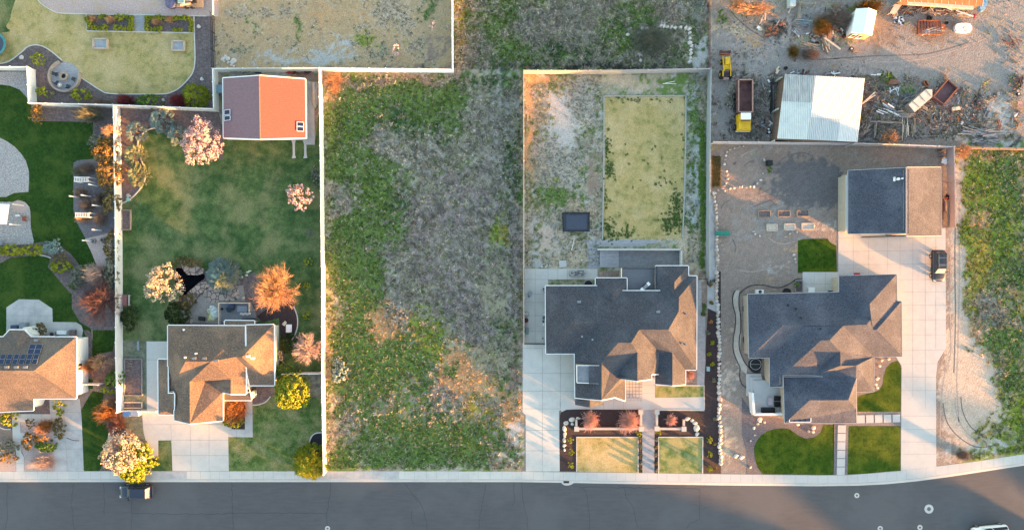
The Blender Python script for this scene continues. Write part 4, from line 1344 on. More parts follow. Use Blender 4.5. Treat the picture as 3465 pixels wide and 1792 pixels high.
# ---- metal roofed shed in the scrap yard
ms1 = mat('corrugated_white', (.60, .59, .57), (.54, .53, .51), scale=1.5, rough=.45, wave=('X', 1.05, .10, 0))
ms2 = mat('corrugated_weathered', (.52, .50, .46), (.30, .30, .30), scale=1.2, stretch=(3, .5, 1), detail=8, rough=.6, wave=('X', 1.05, .28, 0))
ms3 = mat('corrugated_pale', (.62, .63, .58), (.53, .54, .51), scale=.8, detail=8, rough=.6, wave=('X', 1.05, .20, 0))
ms4 = mat('corrugated_greyblue', (.46, .49, .49), (.38, .41, .42), scale=1.2, stretch=(3, .5, 1), detail=6, rough=.5, wave=('X', 1.05, .20, 0))
t6 = thing('shed', 'large open shed with patched corrugated metal roof, bright white on the right half', 'shed', W('30', 2100, 1100, .15))
ZK = {(0, 0): 2.9, (1, 0): 3.7, (2, 0): 2.9}
NW, NR, NE = W('30', 1645, 742, 2.9), W('30', 1952, 760, 3.6), W('40', 475, 785, 2.9)
SW, SR, SE = W('31', 1570, 55, 2.9), W('31', 1870, 66, 3.6), W('41', 405, 90, 2.9)


def lerp3(a, c, t):
    return tuple(a[i] + (c[i] - a[i]) * t for i in range(3))


def panel(pts, m, n=None, lab=None, dz=0):
    bb = M()
    # corrugated sheet with real ribs
    A, B2, C2, D2 = pts
    k = max(2, int(math.dist(A, B2) / .25))
    for i in range(k):
        t0_, t1_ = i / k, (i + 1) / k
        tm = (t0_ + t1_) / 2
        for ta, tb, za, zb in ((t0_, tm, 0, .05), (tm, t1_, .05, 0)):
            p = [lerp3(A, B2, ta), lerp3(A, B2, tb), lerp3(D2, C2, tb), lerp3(D2, C2, ta)]
            zz_ = [za, zb, zb, za]
            bb.face([(p[i2][0], p[i2][1], p[i2][2] + zz_[i2] + dz) for i2 in (3, 2, 1, 0)], m)
    o_ = bb.build('roof_sheet', t6)
    if lab:
        o_['label'] = lab


WL = [lerp3(NW, SW, t) for t in (0, .42, .74, 1)]
RL = [lerp3(NR, SR, t) for t in (0, .42, .74, 1)]
panel((WL[0], RL[0], RL[1], WL[1]), ms2, lab='streaky weathered roof sheets at the north west')
panel((WL[1], RL[1], RL[2], WL[2]), ms3, dz=-.03, lab='pale cream roof sheets at the west')
panel((WL[2], RL[2], RL[3], WL[3]), ms3, dz=-.06, lab='pale cream roof sheets at the south west')
EL = [lerp3(NE, SE, t) for t in (0, .655, 1)]
RLb = [lerp3(NR, SR, t) for t in (0, .655, 1)]
panel((RLb[0], EL[0], EL[1], RLb[1]), ms1, lab='bright white roof sheets')
mid1, mid2 = lerp3(RLb[1], EL[1], .60), lerp3(RLb[2], EL[2], .60)
panel((RLb[1], mid1, mid2, RLb[2]), ms4, dz=-.04, lab='translucent grey roof sheets with brown stains')
panel((mid1, EL[1], EL[2], mid2), ms1, dz=-.03, lab='bright white roof sheets')
for P_ in (NW, NE, SW, SE, lerp3(NW, SW, .5), lerp3(NE, SE, .5)):
    b = M()
    b.box((P_[0] * .99, P_[1] * .985, 1.45), (.2, .2, 2.7), MATS['weathered_timber'])
    b.build('post', t6)
b = M()
m_dirtywall = mat('rusty_wall', (.16, .10, .07), (.08, .06, .05), scale=2, detail=8, stretch=(3, 3, .5))
for A, C2 in ((SW, SR), (SR, SE), (NE, SE), (NW, SW)):
    b.face([(A[0], A[1], .15), (C2[0], C2[1], .15), (C2[0], C2[1], C2[2] - .1), (A[0], A[1], A[2] - .1)], m_dirtywall)
b.build('wall', t6)

# ---- small white gabled shed
t7 = thing('shed', 'small white shed with peaked metal roof and sunlit front, between scrub and lumber', 'shed', W('40', 440, 230, .15))
cor = {'a': ((388, 88), 2.3), 'b': ((515, 80), 3.2), 'c': ((597, 112), 2.3), 'd': ((342, 332), 2.3), 'e': ((470, 335), 3.2), 'f': ((548, 362), 2.3)}
q = {k: W('40', p[0], p[1], z) for k, (p, z) in cor.items()}
b = M()
mw_ = mat('white_metal_roof', (.80, .80, .78), (.74, .74, .73), scale=1, rough=.4, wave=('Y', .8, .05, 0))
b.face([q['a'], q['d'], q['e'], q['b']], mw_)
b.face([q['b'], q['e'], q['f'], q['c']], mw_)
b.build('roof', t7)
b = M()
m_ply = mat('bare_plywood', (.50, .36, .22), (.40, .28, .17), scale=2, detail=6)
def ins(p, k=.93):
    c0 = W('40', 470, 222, 2.5)
    return (c0[0] + (p[0] - c0[0]) * k, c0[1] + (p[1] - c0[1]) * k, p[2] - .08)
w = {k: ins(v_) for k, v_ in q.items()}
for s_ in (('a', 'd'), ('c', 'f')):
    A, C2 = w[s_[0]], w[s_[1]]
    b.face([(A[0], A[1], .15), (C2[0], C2[1], .15), C2, A], m_wwhite)
for s_ in (('a', 'b', 'c'), ('d', 'e', 'f')):
    A, B2, C2 = [w[k] for k in s_]
    b.face([(A[0], A[1], .15), (C2[0], C2[1], .15), C2, B2, A], m_ply)
b.build('wall', t7)
b = M()
for fx in (.25, .6):
    A, C2 = w['d'], w['f']
    p = lerp3(A, C2, fx)
    b.box((p[0], p[1] - .04, 1.1), (.75, .05, 1.6), m_trim)
    b.box((p[0], p[1] - .07, 1.2), (.5, .05, .9), m_glass)
b.build('door', t7)

# ---- rust-red roof at the top edge
t8 = thing('shed', 'long shed with rust red metal roof and pale timber edge at the top right', 'shed', W('40', 1250, -60, .15))
b = M()
m_rust = mat('rust_red_sheet', (.42, .13, .05), (.30, .09, .04), scale=2, detail=8, rough=.7, grain=.1, wave=('X', .42, .12, 0))
P0, P1, P2, P3 = W('40', 800, -120, 3.2), W('40', 1680, -120, 3.2), W('40', 1655, 62, 2.5), W('40', 838, 20, 2.5)
b.face([P0, P3, P2, P1], m_rust)
for i in range(13):
    t_ = i / 12
    b.beam(lerp3(P0, P1, t_), lerp3(P3, P2, t_), .06, .06, mat('pale_batten', (.60, .44, .34), (.5, .36, .28)))
b.build('roof', t8)
b = M()
b.beam((P3[0] + 1, P3[1] - .15, 2.4), (P2[0] - 1.3, P2[1] - .2, 2.4), .45, .25, mat('pale_timber', (.60, .47, .34), (.50, .38, .27), scale=2))
b.build('fascia', t8)
b = M()
b.face([(P3[0], P3[1] + .3, .15), (P2[0], P2[1] + .3, .15), (P2[0], P2[1] + .3, 2.4), (P3[0], P3[1] + .3, 2.4)], m_dirtywall)
b.build('wall', t8)

# ---- white canopy at the left edge
t9 = thing('gazebo', 'white topped gazebo at the left edge beside the curved gravel courts', 'gazebo', W('01', -20, 820, .15))
q = [W('01', x, y, 2.6) for x, y in ((-190, 700), (95, 712), (66, 912), (-200, 915))]
b = M()
ap = (sum(v_[0] for v_ in q) / 4, sum(v_[1] for v_ in q) / 4, 2.9)
for i in range(4):
    b.face([q[(i + 1) % 4], q[i], ap][::-1] if False else [q[i], ap, q[(i + 1) % 4]][::-1], mat('white_canvas', (.82, .81, .80), (.78, .77, .76), rough=.8))
b.build('canopy', t9)
for v_ in q:
    b = M()
    b.box((v_[0] * .995, v_[1], 1.35), (.1, .1, 2.4), m_trim)
    b.build('post', t9)

# ---- houses across the street, just outside the frame: their roofs shade the road and the front yards
for k, (x0, x1, y0, y1, zr) in enumerate(((-70, -50, -70, -54, 6.3), (-44, -24, -71, -55, 6.3), (-18, 2, -70, -54, 6.5), (8, 28, -71, -55, 6.3), (34, 54, -70, -54, 6.5), (62, 76, -72, -58, 6.5), (92, 104, -66, -52, 6.5), (118, 128, -58, -46, 6.0))):
    t = thing('house', 'grey roofed house across the street, number %s from the left below the photo' % ['one', 'two', 'three', 'four', 'five', 'six', 'seven', 'eight'][k], 'house', ((x0 + x1) / 2, (y0 + y1) / 2, 0), 'houses across the street')
    b = M()
    e, hw = 3.0, (y1 - y0) / 2
    A, B2, C2, D2 = (x0, y0, e), (x1, y0, e), (x1, y1, e), (x0, y1, e)
    R0, R1_ = (x0 + hw * .8, (y0 + y1) / 2, zr), (x1 - hw * .8, (y0 + y1) / 2, zr)
    for f in ((A, B2, R1_, R0), (C2, D2, R0, R1_), (D2, A, R0), (B2, C2, R1_)):
        b.face(f, m_sh4 if k % 2 else m_sh1)
    b.build('roof', t)
    b = M()
    P_ = [(x0 + .4, y0 + .4), (x1 - .4, y0 + .4), (x1 - .4, y1 - .4), (x0 + .4, y1 - .4)]
    b.prism(P_, 0, e, m_wstucco)
    b.build('wall', t)

# ================================================================ FENCES
m_tanv = mat('tan_vinyl', (.56, .43, .33), (.50, .38, .29), scale=1, rough=.6)
m_greyv = mat('grey_mauve_vinyl', (.36, .34, .345), (.31, .295, .30), scale=1, rough=.6)
m_wire = mat('dark_wire', (.03, .03, .035), (.02, .02, .025), rough=.5, metal=.4)


def fence(fr, pts, label, h=1.85, m=None, space=2.35, th=.05, name='fence', cat='fence', cap=.11, open_=False, post=.13, lattice=0):
    m = m or m_white
    Pp = [Vector(p) for p in WP(fr, pts, G)] if fr else [Vector((p[0], p[1], G)) for p in pts]
    c = sum(Pp, Vector()) / len(Pp)
    t = thing(name, label, cat, (c.x, c.y, G))
    b = M()
    for A, B2 in zip(Pp[:-1], Pp[1:]):
        L = (B2 - A).length
        mid = (A + B2) / 2
        rz = math.atan2(B2.y - A.y, B2.x - A.x)
        if open_:
            for z in (.15, h * .55, h - .04):
                b.beam(A + Vector((0, 0, z)), B2 + Vector((0, 0, z)), .05, .06, m)
            n = int(L / .16)
            for k in range(n + 1):
                p = A.lerp(B2, k / max(1, n))
                b.box((p.x, p.y, G + h / 2), (.022, .022, h), m)
        else:
            hh = h - lattice
            b.box((mid.x, mid.y, G + hh / 2 + .03), (L, th, hh - .06), m, rz=rz)
            n = int(L / .3)
            for k in range(n):                      # board joints stand slightly proud
                p = A.lerp(B2, (k + .5) / n)
                b.box((p.x, p.y, G + hh / 2), (.02, th + .012, hh - .16), m, rz=rz)
            for k in range(int(L / .12) if lattice else 0):
                p = A.lerp(B2, (k + .5) / int(L / .12))
                b.box((p.x, p.y, G + h - lattice / 2), (.045, th * .6, lattice), m, rz=rz)
    b.build('panel', t)
    b = M()
    if not open_:
        for A, B2 in zip(Pp[:-1], Pp[1:]):
            for z in (h, .12) + ((h - lattice,) if lattice else ()):
                b.beam(A + Vector((0, 0, z)), B2 + Vector((0, 0, z)), cap, .10, m)
        b.build('rail', t)
    cnt = 0
    for A, B2 in zip(Pp[:-1], Pp[1:]):
        L = (B2 - A).length
        n = max(1, round(L / space))
        for k in range(n + 1):
            if k == n and B2 is not Pp[-1]:
                continue
            p = A.lerp(B2, k / n)
            b = M()
            rz = math.atan2(B2.y - A.y, B2.x - A.x)
            b.box((p.x, p.y, G + (h + .1) / 2), (post, post, h + .1), m, rz=rz)
            b.box((p.x, p.y, G + h + .14), (post * 1.35, post * 1.35, .05), m, rz=rz)
            b.box((p.x, p.y, G + h + .18), (post * 1.2, post * 1.2, .06), m, rz=rz, taper=.2)
            b.build('post', t)
            cnt += 1
    return t


def Wx(lst):
    return [W(f, x, y, G)[:2] for f, x, y in lst]


fence(None, Wx([('00', 1203, 1078), ('01', 1212, 0), ('01', 1215, 470), ('01', 1222, 700), ('01', 1228, 1332), ('02', 1230, 900), ('02', 1240, 1332), ('03', 1240, 132)]), 'long white vinyl fence between the two left back gardens, red twig tree leaning on it')
fence(None, Wx([('10', 1158, 716), ('10', 1160, 1000), ('11', 1167, 0), ('11', 1180, 1332), ('12', 1183, 0), ('12', 1185, 1332), ('13', 1187, 0), ('13', 1200, 742)]), 'long white vinyl fence along the west side of the empty weed field')
fence(None, Wx([('10', 1158, 716), ('20', 397, 730)]), 'white vinyl fence along the north edge of the weed field, above the tan strip')
fence(None, Wx([('20', 397, 730), ('20', 395, 400), ('20', 393, -120)]), 'white vinyl fence running off the top of the photo beside the scrub field')
fence(None, Wx([('10', 110, 722), ('10', 1158, 716)]), 'white vinyl fence behind the red roofed barn, with red clutter along its foot')
fence(None, Wx([('10', 120, 1118), ('10', 110, 722)]), 'short white vinyl fence on the west side of the barn')
fence(None, Wx([('00', 1203, 1078), ('10', 120, 1118)]), 'white vinyl fence north of the blue spruces, shrubs and dark bed behind it')
fence(None, Wx([('00', 372, 1060), ('00', 1203, 1078)]), 'white vinyl fence south of the fire pit bed, left of the fence junction')
fence(None, Wx([('00', 355, 706), ('00', 372, 1060)]), 'short bright white vinyl fence left of the yellow green shrub near the top left')
fence(None, Wx([('00', -300, 702), ('00', 355, 706)]), 'white vinyl fence at the left edge, south of the fire pit patio')
fence(None, Wx([('12', 790, 1064), ('12', 1183, 1060)]), 'short white fence with gate between the second house and the field fence', h=1.5)
fence(None, Wx([('02', 810, 1166), ('02', 1045, 1170)]), 'short white fence beside the leftmost house, green bush at its end', h=1.5)
fence(None, Wx([('03', 1240, 132), ('03', 1590, 135)]), 'low white fence in front of the raised garden box by the second driveway', h=.9)
fence(None, Wx([('20', 1100, 740), ('20', 1640, 742), ('30', 0, 738)]), 'tan lattice topped vinyl fence, west half of the north side behind the long lawn', m=m_tanv, h=1.85, lattice=.35, space=1.82)
fence(None, Wx([('30', 0, 738), ('30', 872, 722)]), 'grey lattice topped vinyl fence, east half of the north side behind the long lawn', m=m_greyv, h=1.85, lattice=.35, space=1.82)
fence(None, Wx([('20', 1100, 740), ('20', 1101, 1332), ('21', 1101, 1332), ('22', 1102, 772)]), 'long tan vinyl fence along the east side of the weed field', m=m_tanv)
fence(None, Wx([('30', 872, 722), ('31', 862, 0), ('31', 855, 1332), ('32', 860, 128)]), 'long grey vinyl fence between the long lawn yard and the dirt yard', m=mat('grey_fence', (.30, .32, .34), (.26, .28, .30), scale=1, rough=.6))
fence(None, Wx([('30', 900, 1440), ('31', 2072, 118), ('41', 700, 132), ('41', 1292, 158)]), 'pale mauve vinyl fence between the dirt yard and the scrap yard', m=mat('mauve_vinyl', (.52, .46, .45), (.47, .41, .40), scale=1, rough=.6), h=1.7)
fence(None, Wx([('41', 1292, 158), ('41', 1300, 500), ('41', 1306, 948)]), 'mauve grey vinyl fence east of the detached garage', m=mat('mauve_grey_vinyl', (.33, .28, .29), (.28, .24, .25), scale=1, rough=.6))
fence(None, Wx([('41', 1306, 150), ('41', 2300, 172)]), 'low weathered brown board fence north of the green field on the right', m=mat('brown_board', (.34, .22, .14), (.25, .16, .10), scale=3), h=.6, cap=.3)
fence(None, Wx([('10', 75, 160), ('10', 88, 700)]), 'dark wire fence between the mulch strip and the bare yard at top', m=m_wire, h=1.5, open_=True, post=.07, space=3)
fence(None, Wx([('10', 68, -120), ('10', 78, 160)]), 'low white rail fence beside the pinkish drive at the top', m=m_white, h=.7, open_=True, post=.08, space=3)
fence(None, Wx([('30', 868, -120), ('30', 880, 300), ('30', 880, 715)]), 'rusty wire fence between the scrub field and the scrap yard', m=mat('rusty_wire', (.19, .11, .10), (.12, .075, .07), scale=4), h=1.2, cap=.22, open_=True, post=.1, space=3)
fence(None, Wx([('22', 1107, 20), ('22', 1107, 770), ('22', 1318, 772)]), 'black metal fence with gate round the concrete side yard of the big house', m=m_wire, h=1.4, open_=True, post=.06, space=2.5)
fence(None, Wx([('32', 768, 128), ('32', 860, 128)]), 'short black metal gate fence at the corner of the big house', m=m_wire, h=1.3, open_=True, post=.06, space=2)
# log rails in the scrap yard
fence(None, Wx([('J', 1110, 340), ('J', 1140, 80), ('J', 1380, 95)]), 'pole rail pen corner round green weeds in the scrap yard', m=mat('peeled_log', (.38, .32, .24), (.28, .23, .17), scale=3), h=.9, open_=True, post=.14, space=3, name='rail_pen', cat='rail pen')

# ================================================================ TREES AND SHRUBS
def foliage(name, c1, c2, rough=.8):
    m = mat(name, c1, c2, scale=1.5, island=True, rough=rough, spec=.15)
    return m


m_bark = mat('bark', (.13, .095, .075), (.07, .05, .04), scale=8, stretch=(1, 1, .2))
m_twig_o = foliage('orange_twig', (.62, .40, .24), (.34, .20, .11))  # also puts warm sunlight into the colour of the deck tree and one vine
m_twig_w = foliage('pale_twig', (.66, .52, .46), (.42, .31, .27))
m_twig_r = foliage('red_twig', (.21, .115, .11), (.11, .06, .058))
m_twig_b = foliage('brown_twig', (.36, .27, .22), (.19, .14, .115))
m_blos_p = foliage('pink_blossom', (.66, .47, .46), (.36, .25, .26))
m_blos_w = foliage('cream_blossom', (.70, .57, .42), (.36, .28, .19))
m_blos_r = foliage('coral_blossom', (.78, .55, .49), (.55, .35, .31))
m_yg = foliage('yellow_green_needles', (.34, .36, .03), (.12, .15, .015))
m_gr = foliage('green_leaves', (.15, .24, .04), (.05, .10, .02))
m_dk = foliage('dark_green_leaves', (.05, .075, .022), (.018, .032, .010))
m_bl = foliage('blue_spruce_needles', (.30, .38, .35), (.13, .19, .17))
m_by = foliage('olive_spruce_needles', (.36, .38, .20), (.16, .19, .10))
m_or = foliage('orange_brown_leaves', (.33, .19, .045), (.16, .09, .03))
m_ol = foliage('olive_brown_leaves', (.20, .155, .06), (.085, .070, .03))
m_rd = foliage('dark_red_leaves', (.26, .06, .065), (.12, .03, .035))
m_mr = foliage('orange_red_leaves', (.50, .25, .10), (.28, .12, .045))
m_gs = foliage('sage_leaves', (.23, .235, .17), (.12, .125, .09))


def ruffle(ang, el, seed, amp):
    return 1 + amp * (np.sin(ang * 3 + seed) * .5 + np.sin(ang * 5 + seed * 2.3) * .35 + np.sin(ang * 9 + seed * 1.7) * .25 + np.sin(el * 4 + seed) * .2)


def quads(c, nrm, size, asp=.7):
    """leaf quads at centres c with normals nrm"""
    n = len(c)
    r = rng.normal(size=(n, 3))
    u = np.cross(nrm, r)
    u /= np.linalg.norm(u, axis=1, keepdims=True) + 1e-9
    v = np.cross(nrm, u)
    v /= np.linalg.norm(v, axis=1, keepdims=True) + 1e-9
    u *= (size * .5)[:, None]
    v *= (size * .5 * asp)[:, None]
    return np.stack([c - u, c - v * .9, c + u, c + v * .9], 1).reshape(-1, 3)


def twigs(p, q, w):
    """flat-sided twigs (crossed ribbons) from p to q"""
    d = q - p
    r = rng.normal(size=d.shape)
    a = np.cross(d, r)
    a /= np.linalg.norm(a, axis=1, keepdims=True) + 1e-9
    e = np.cross(d, a)
    e /= np.linalg.norm(e, axis=1, keepdims=True) + 1e-9
    a = a * w[:, None] * .5
    e = e * w[:, None] * .5
    A = np.stack([p - a, p + a, q + a * .35, q - a * .35], 1)
    B = np.stack([p - e, p + e, q + e * .35, q - e * .35], 1)
    return np.concatenate([A, B]).reshape(-1, 3)


def limbs(b, base, top, r, n, m, spread, h0, tr, curved=True):
    b.tube([base, (base[0], base[1], base[2] + h0)], [tr, tr * .8], m, 7)
    ends = []
    for i in range(n):
        a = 2 * math.pi * i / n + random.uniform(-.3, .3)
        L = spread * random.uniform(.6, .9)
        zt = top * random.uniform(.55, .9)
        p0 = Vector((base[0], base[1], base[2] + h0 * random.uniform(.6, 1)))
        p2 = Vector((base[0] + L * math.cos(a), base[1] + L * math.sin(a), base[2] + zt))
        p1 = (p0 + p2) / 2 + Vector((0, 0, top * .08))
        b.tube([p0, p1, p2], [tr * .5, tr * .3, tr * .1], m, 5)
        ends.append((p0, p1, p2))
    return ends


def tree(fr, x, y, rx, ry, h, kind, m, label='', cat='tree', name='tree', group=None, dens=1.0, m2=None, tall=None, leaf=None, parent=None):
    """rx, ry: crown radii in the frame's own pixels; x, y: crown centre as it shows in the photo"""
    sc = FR[fr][2]
    RX, RY = rx / sc * S, ry / sc * S
    zc = h * .6
    c = W(fr, x, y, G + zc)
    base = Vector((c[0], c[1], G))
    t = thing(name, label, cat, base, group)
    seed = random.uniform(0, 9)
    b = M()
    if kind in ('bare', 'blossom', 'leafy'):
        ends = limbs(b, tuple(base), h, 0, 7 if kind == 'bare' else 6, m_bark if kind != 'bare' else (m2 or m_bark), min(RX, RY) * .95, h * .22, max(.05, h * .022))
        b.build('trunk', t, True)
    elif h > 1.2:
        b.tube([tuple(base), (base[0], base[1], G + h * .7)], [max(.04, h * .03), .02], m_bark, 6)
        b.build('trunk', t, True)
    area = RX * RY
    if kind == 'bare':
        # limbs fork outward three times; twig tips draw the crown
        P, Q, Wd = [], [], []
        n1 = int(26 + 5 * area)
        th = rng.uniform(0, 2 * math.pi, n1)
        el = rng.uniform(.12, 1.45, n1)
        dirs = np.stack([np.cos(th) * np.cos(el), np.sin(th) * np.cos(el), np.sin(el)], 1)
        k = ruffle(th, el, seed, .12)
        ext = np.stack([RX * k, RY * k, np.full(n1, h * .8)], 1)
        o0 = np.array([base[0], base[1], G + h * .2])
        s0 = np.tile(o0, (n1, 1))
        e0 = s0 + dirs * ext * .62
        P.append(s0); Q.append(e0); Wd.append(np.full(n1, max(.05, .018 * h)))
        lev = (s0, e0, dirs)
        for L_, (nb, f, wd) in enumerate(((7, .30, .035), (6, .17, .022))):
            s_, e_, d_ = lev
            n = len(s_) * nb
            tt = rng.uniform(.35, 1.0, n)
            idx = np.repeat(np.arange(len(s_)), nb)
            st = s_[idx] + (e_[idx] - s_[idx]) * tt[:, None]
            dd = d_[idx] + rng.normal(size=(n, 3)) * (.42 if L_ == 0 else .55)
            dd[:, 2] = dd[:, 2] * .8 + .1
            dd /= np.linalg.norm(dd, axis=1, keepdims=True)
            en = st + dd * np.array([RX, RY, h * .8]) * f * rng.uniform(.6, 1.25, n)[:, None]
            P.append(st); Q.append(en); Wd.append(np.full(n, wd * (1.3 if area > 4 else .9)))
            lev = (st, en, dd)
        V = twigs(np.concatenate(P), np.concatenate(Q), np.concatenate(Wd))
        npmesh('branches', V, 4, m, t)
    elif kind in ('blossom', 'leafy', 'bush', 'conifer', 'mound'):
        # clumps placed through the crown, each a spray of leaf-sized faces
        size = leaf or (.11 if area < 1.2 else .15)
        nc = int(max(16, area * (15 if kind == 'blossom' else 34 if kind != 'conifer' else 40) * dens))
        th = rng.uniform(0, 2 * math.pi, nc)
        rr = np.sqrt(rng.uniform(0, 1, nc))
        k = ruffle(th, 0, seed, .16 if kind in ('blossom', 'leafy') else .10)
        if kind == 'conifer':
            zz = h * (1 - rr * .92) * rng.uniform(.75, 1.0, nc)
        elif kind in ('bush', 'mound'):
            zz = h * np.sqrt(np.clip(1 - rr ** 2, 0, 1)) * rng.uniform(.72, 1.0, nc) * .92
        else:
            zz = h * (.35 + .6 * np.sqrt(np.clip(1 - rr ** 2, 0, 1)) * rng.uniform(.35, 1.0, nc))
        cx = np.stack([base[0] + RX * k * rr * np.cos(th), base[1] + RY * k * rr * np.sin(th), G + zz], 1)
        cr = .26 * math.sqrt(area) * rng.uniform(.45, 1.15, nc) * (.75 if kind in ('blossom', 'leafy') else .62)
        cr = np.clip(cr, .10, .75)
        nl = 30 if kind == 'blossom' else 44 if kind == 'bush' else 30
        idx = np.repeat(np.arange(nc), nl)
        d = rng.normal(size=(len(idx), 3))
        d[:, 2] = np.abs(d[:, 2]) * .9 - .25
        d /= np.linalg.norm(d, axis=1, keepdims=True)
        pos = cx[idx] + d * cr[idx][:, None] * rng.uniform(.45, 1.0, len(idx))[:, None]
        pos[:, 2] = np.maximum(pos[:, 2], G + .03)
        if kind == 'conifer':
            # outward sprays of needles
            out = np.stack([np.cos(th[idx]), np.sin(th[idx]), np.full(len(idx), .25)], 1)
            p2 = pos + out * rng.uniform(.12, .34, len(idx))[:, None] + rng.normal(size=pos.shape) * .05
            V = twigs(pos, p2, np.full(len(idx), .10))
        else:
            nrm = d + rng.normal(size=d.shape) * .5
            V = quads(pos, nrm, rng.uniform(.45, 1.7, len(idx)) * size * (1.5 if kind == 'bush' else 1.25))
        npmesh('crown', V, 4, m, t)
        if m2 is not None and kind in ('conifer', 'bush'):
            pass
        if kind == 'blossom':
            n = 60 + int(area * 6)
            a2 = rng.uniform(0, 6.28, n)
            r2 = np.sqrt(rng.uniform(0, .8, n))
            q2 = np.stack([base[0] + RX * r2 * np.cos(a2), base[1] + RY * r2 * np.sin(a2), G + h * rng.uniform(.5, .85, n)], 1)
            p2 = np.tile(np.array([base[0], base[1], G + h * .25]), (n, 1)) * .5 + q2 * .5
            npmesh('branches', twigs(p2, q2, np.full(n, .045)), 4, m_bark, t)
    elif kind == 'twiggy':
        n1 = int(90 + 260 * area)
        th = rng.uniform(0, 2 * math.pi, n1)
        el = rng.uniform(.15, 1.5, n1)
        dirs = np.stack([np.cos(th) * np.cos(el), np.sin(th) * np.cos(el), np.sin(el)], 1)
        k = ruffle(th, el, seed, .18) * rng.uniform(.6, 1.08, n1)
        o0 = np.array([base[0], base[1], G + .02]) + rng.normal(size=(n1, 3)) * np.array([RX * .18, RY * .18, 0])
        e0 = o0 + dirs * np.stack([RX * k, RY * k, h * k], 1)
        nb = 4
        idx = np.repeat(np.arange(n1), nb)
        st = o0[idx] + (e0[idx] - o0[idx]) * rng.uniform(.4, 1, len(idx))[:, None]
        dd = dirs[idx] + rng.normal(size=(len(idx), 3)) * .5
        en = st + dd * np.array([RX, RY, h]) * .22
        V = np.concatenate([twigs(o0, e0, np.full(n1, .03)), twigs(st, en, np.full(len(idx), .024))])
        npmesh('twigs', V, 4, m, t)
    return t


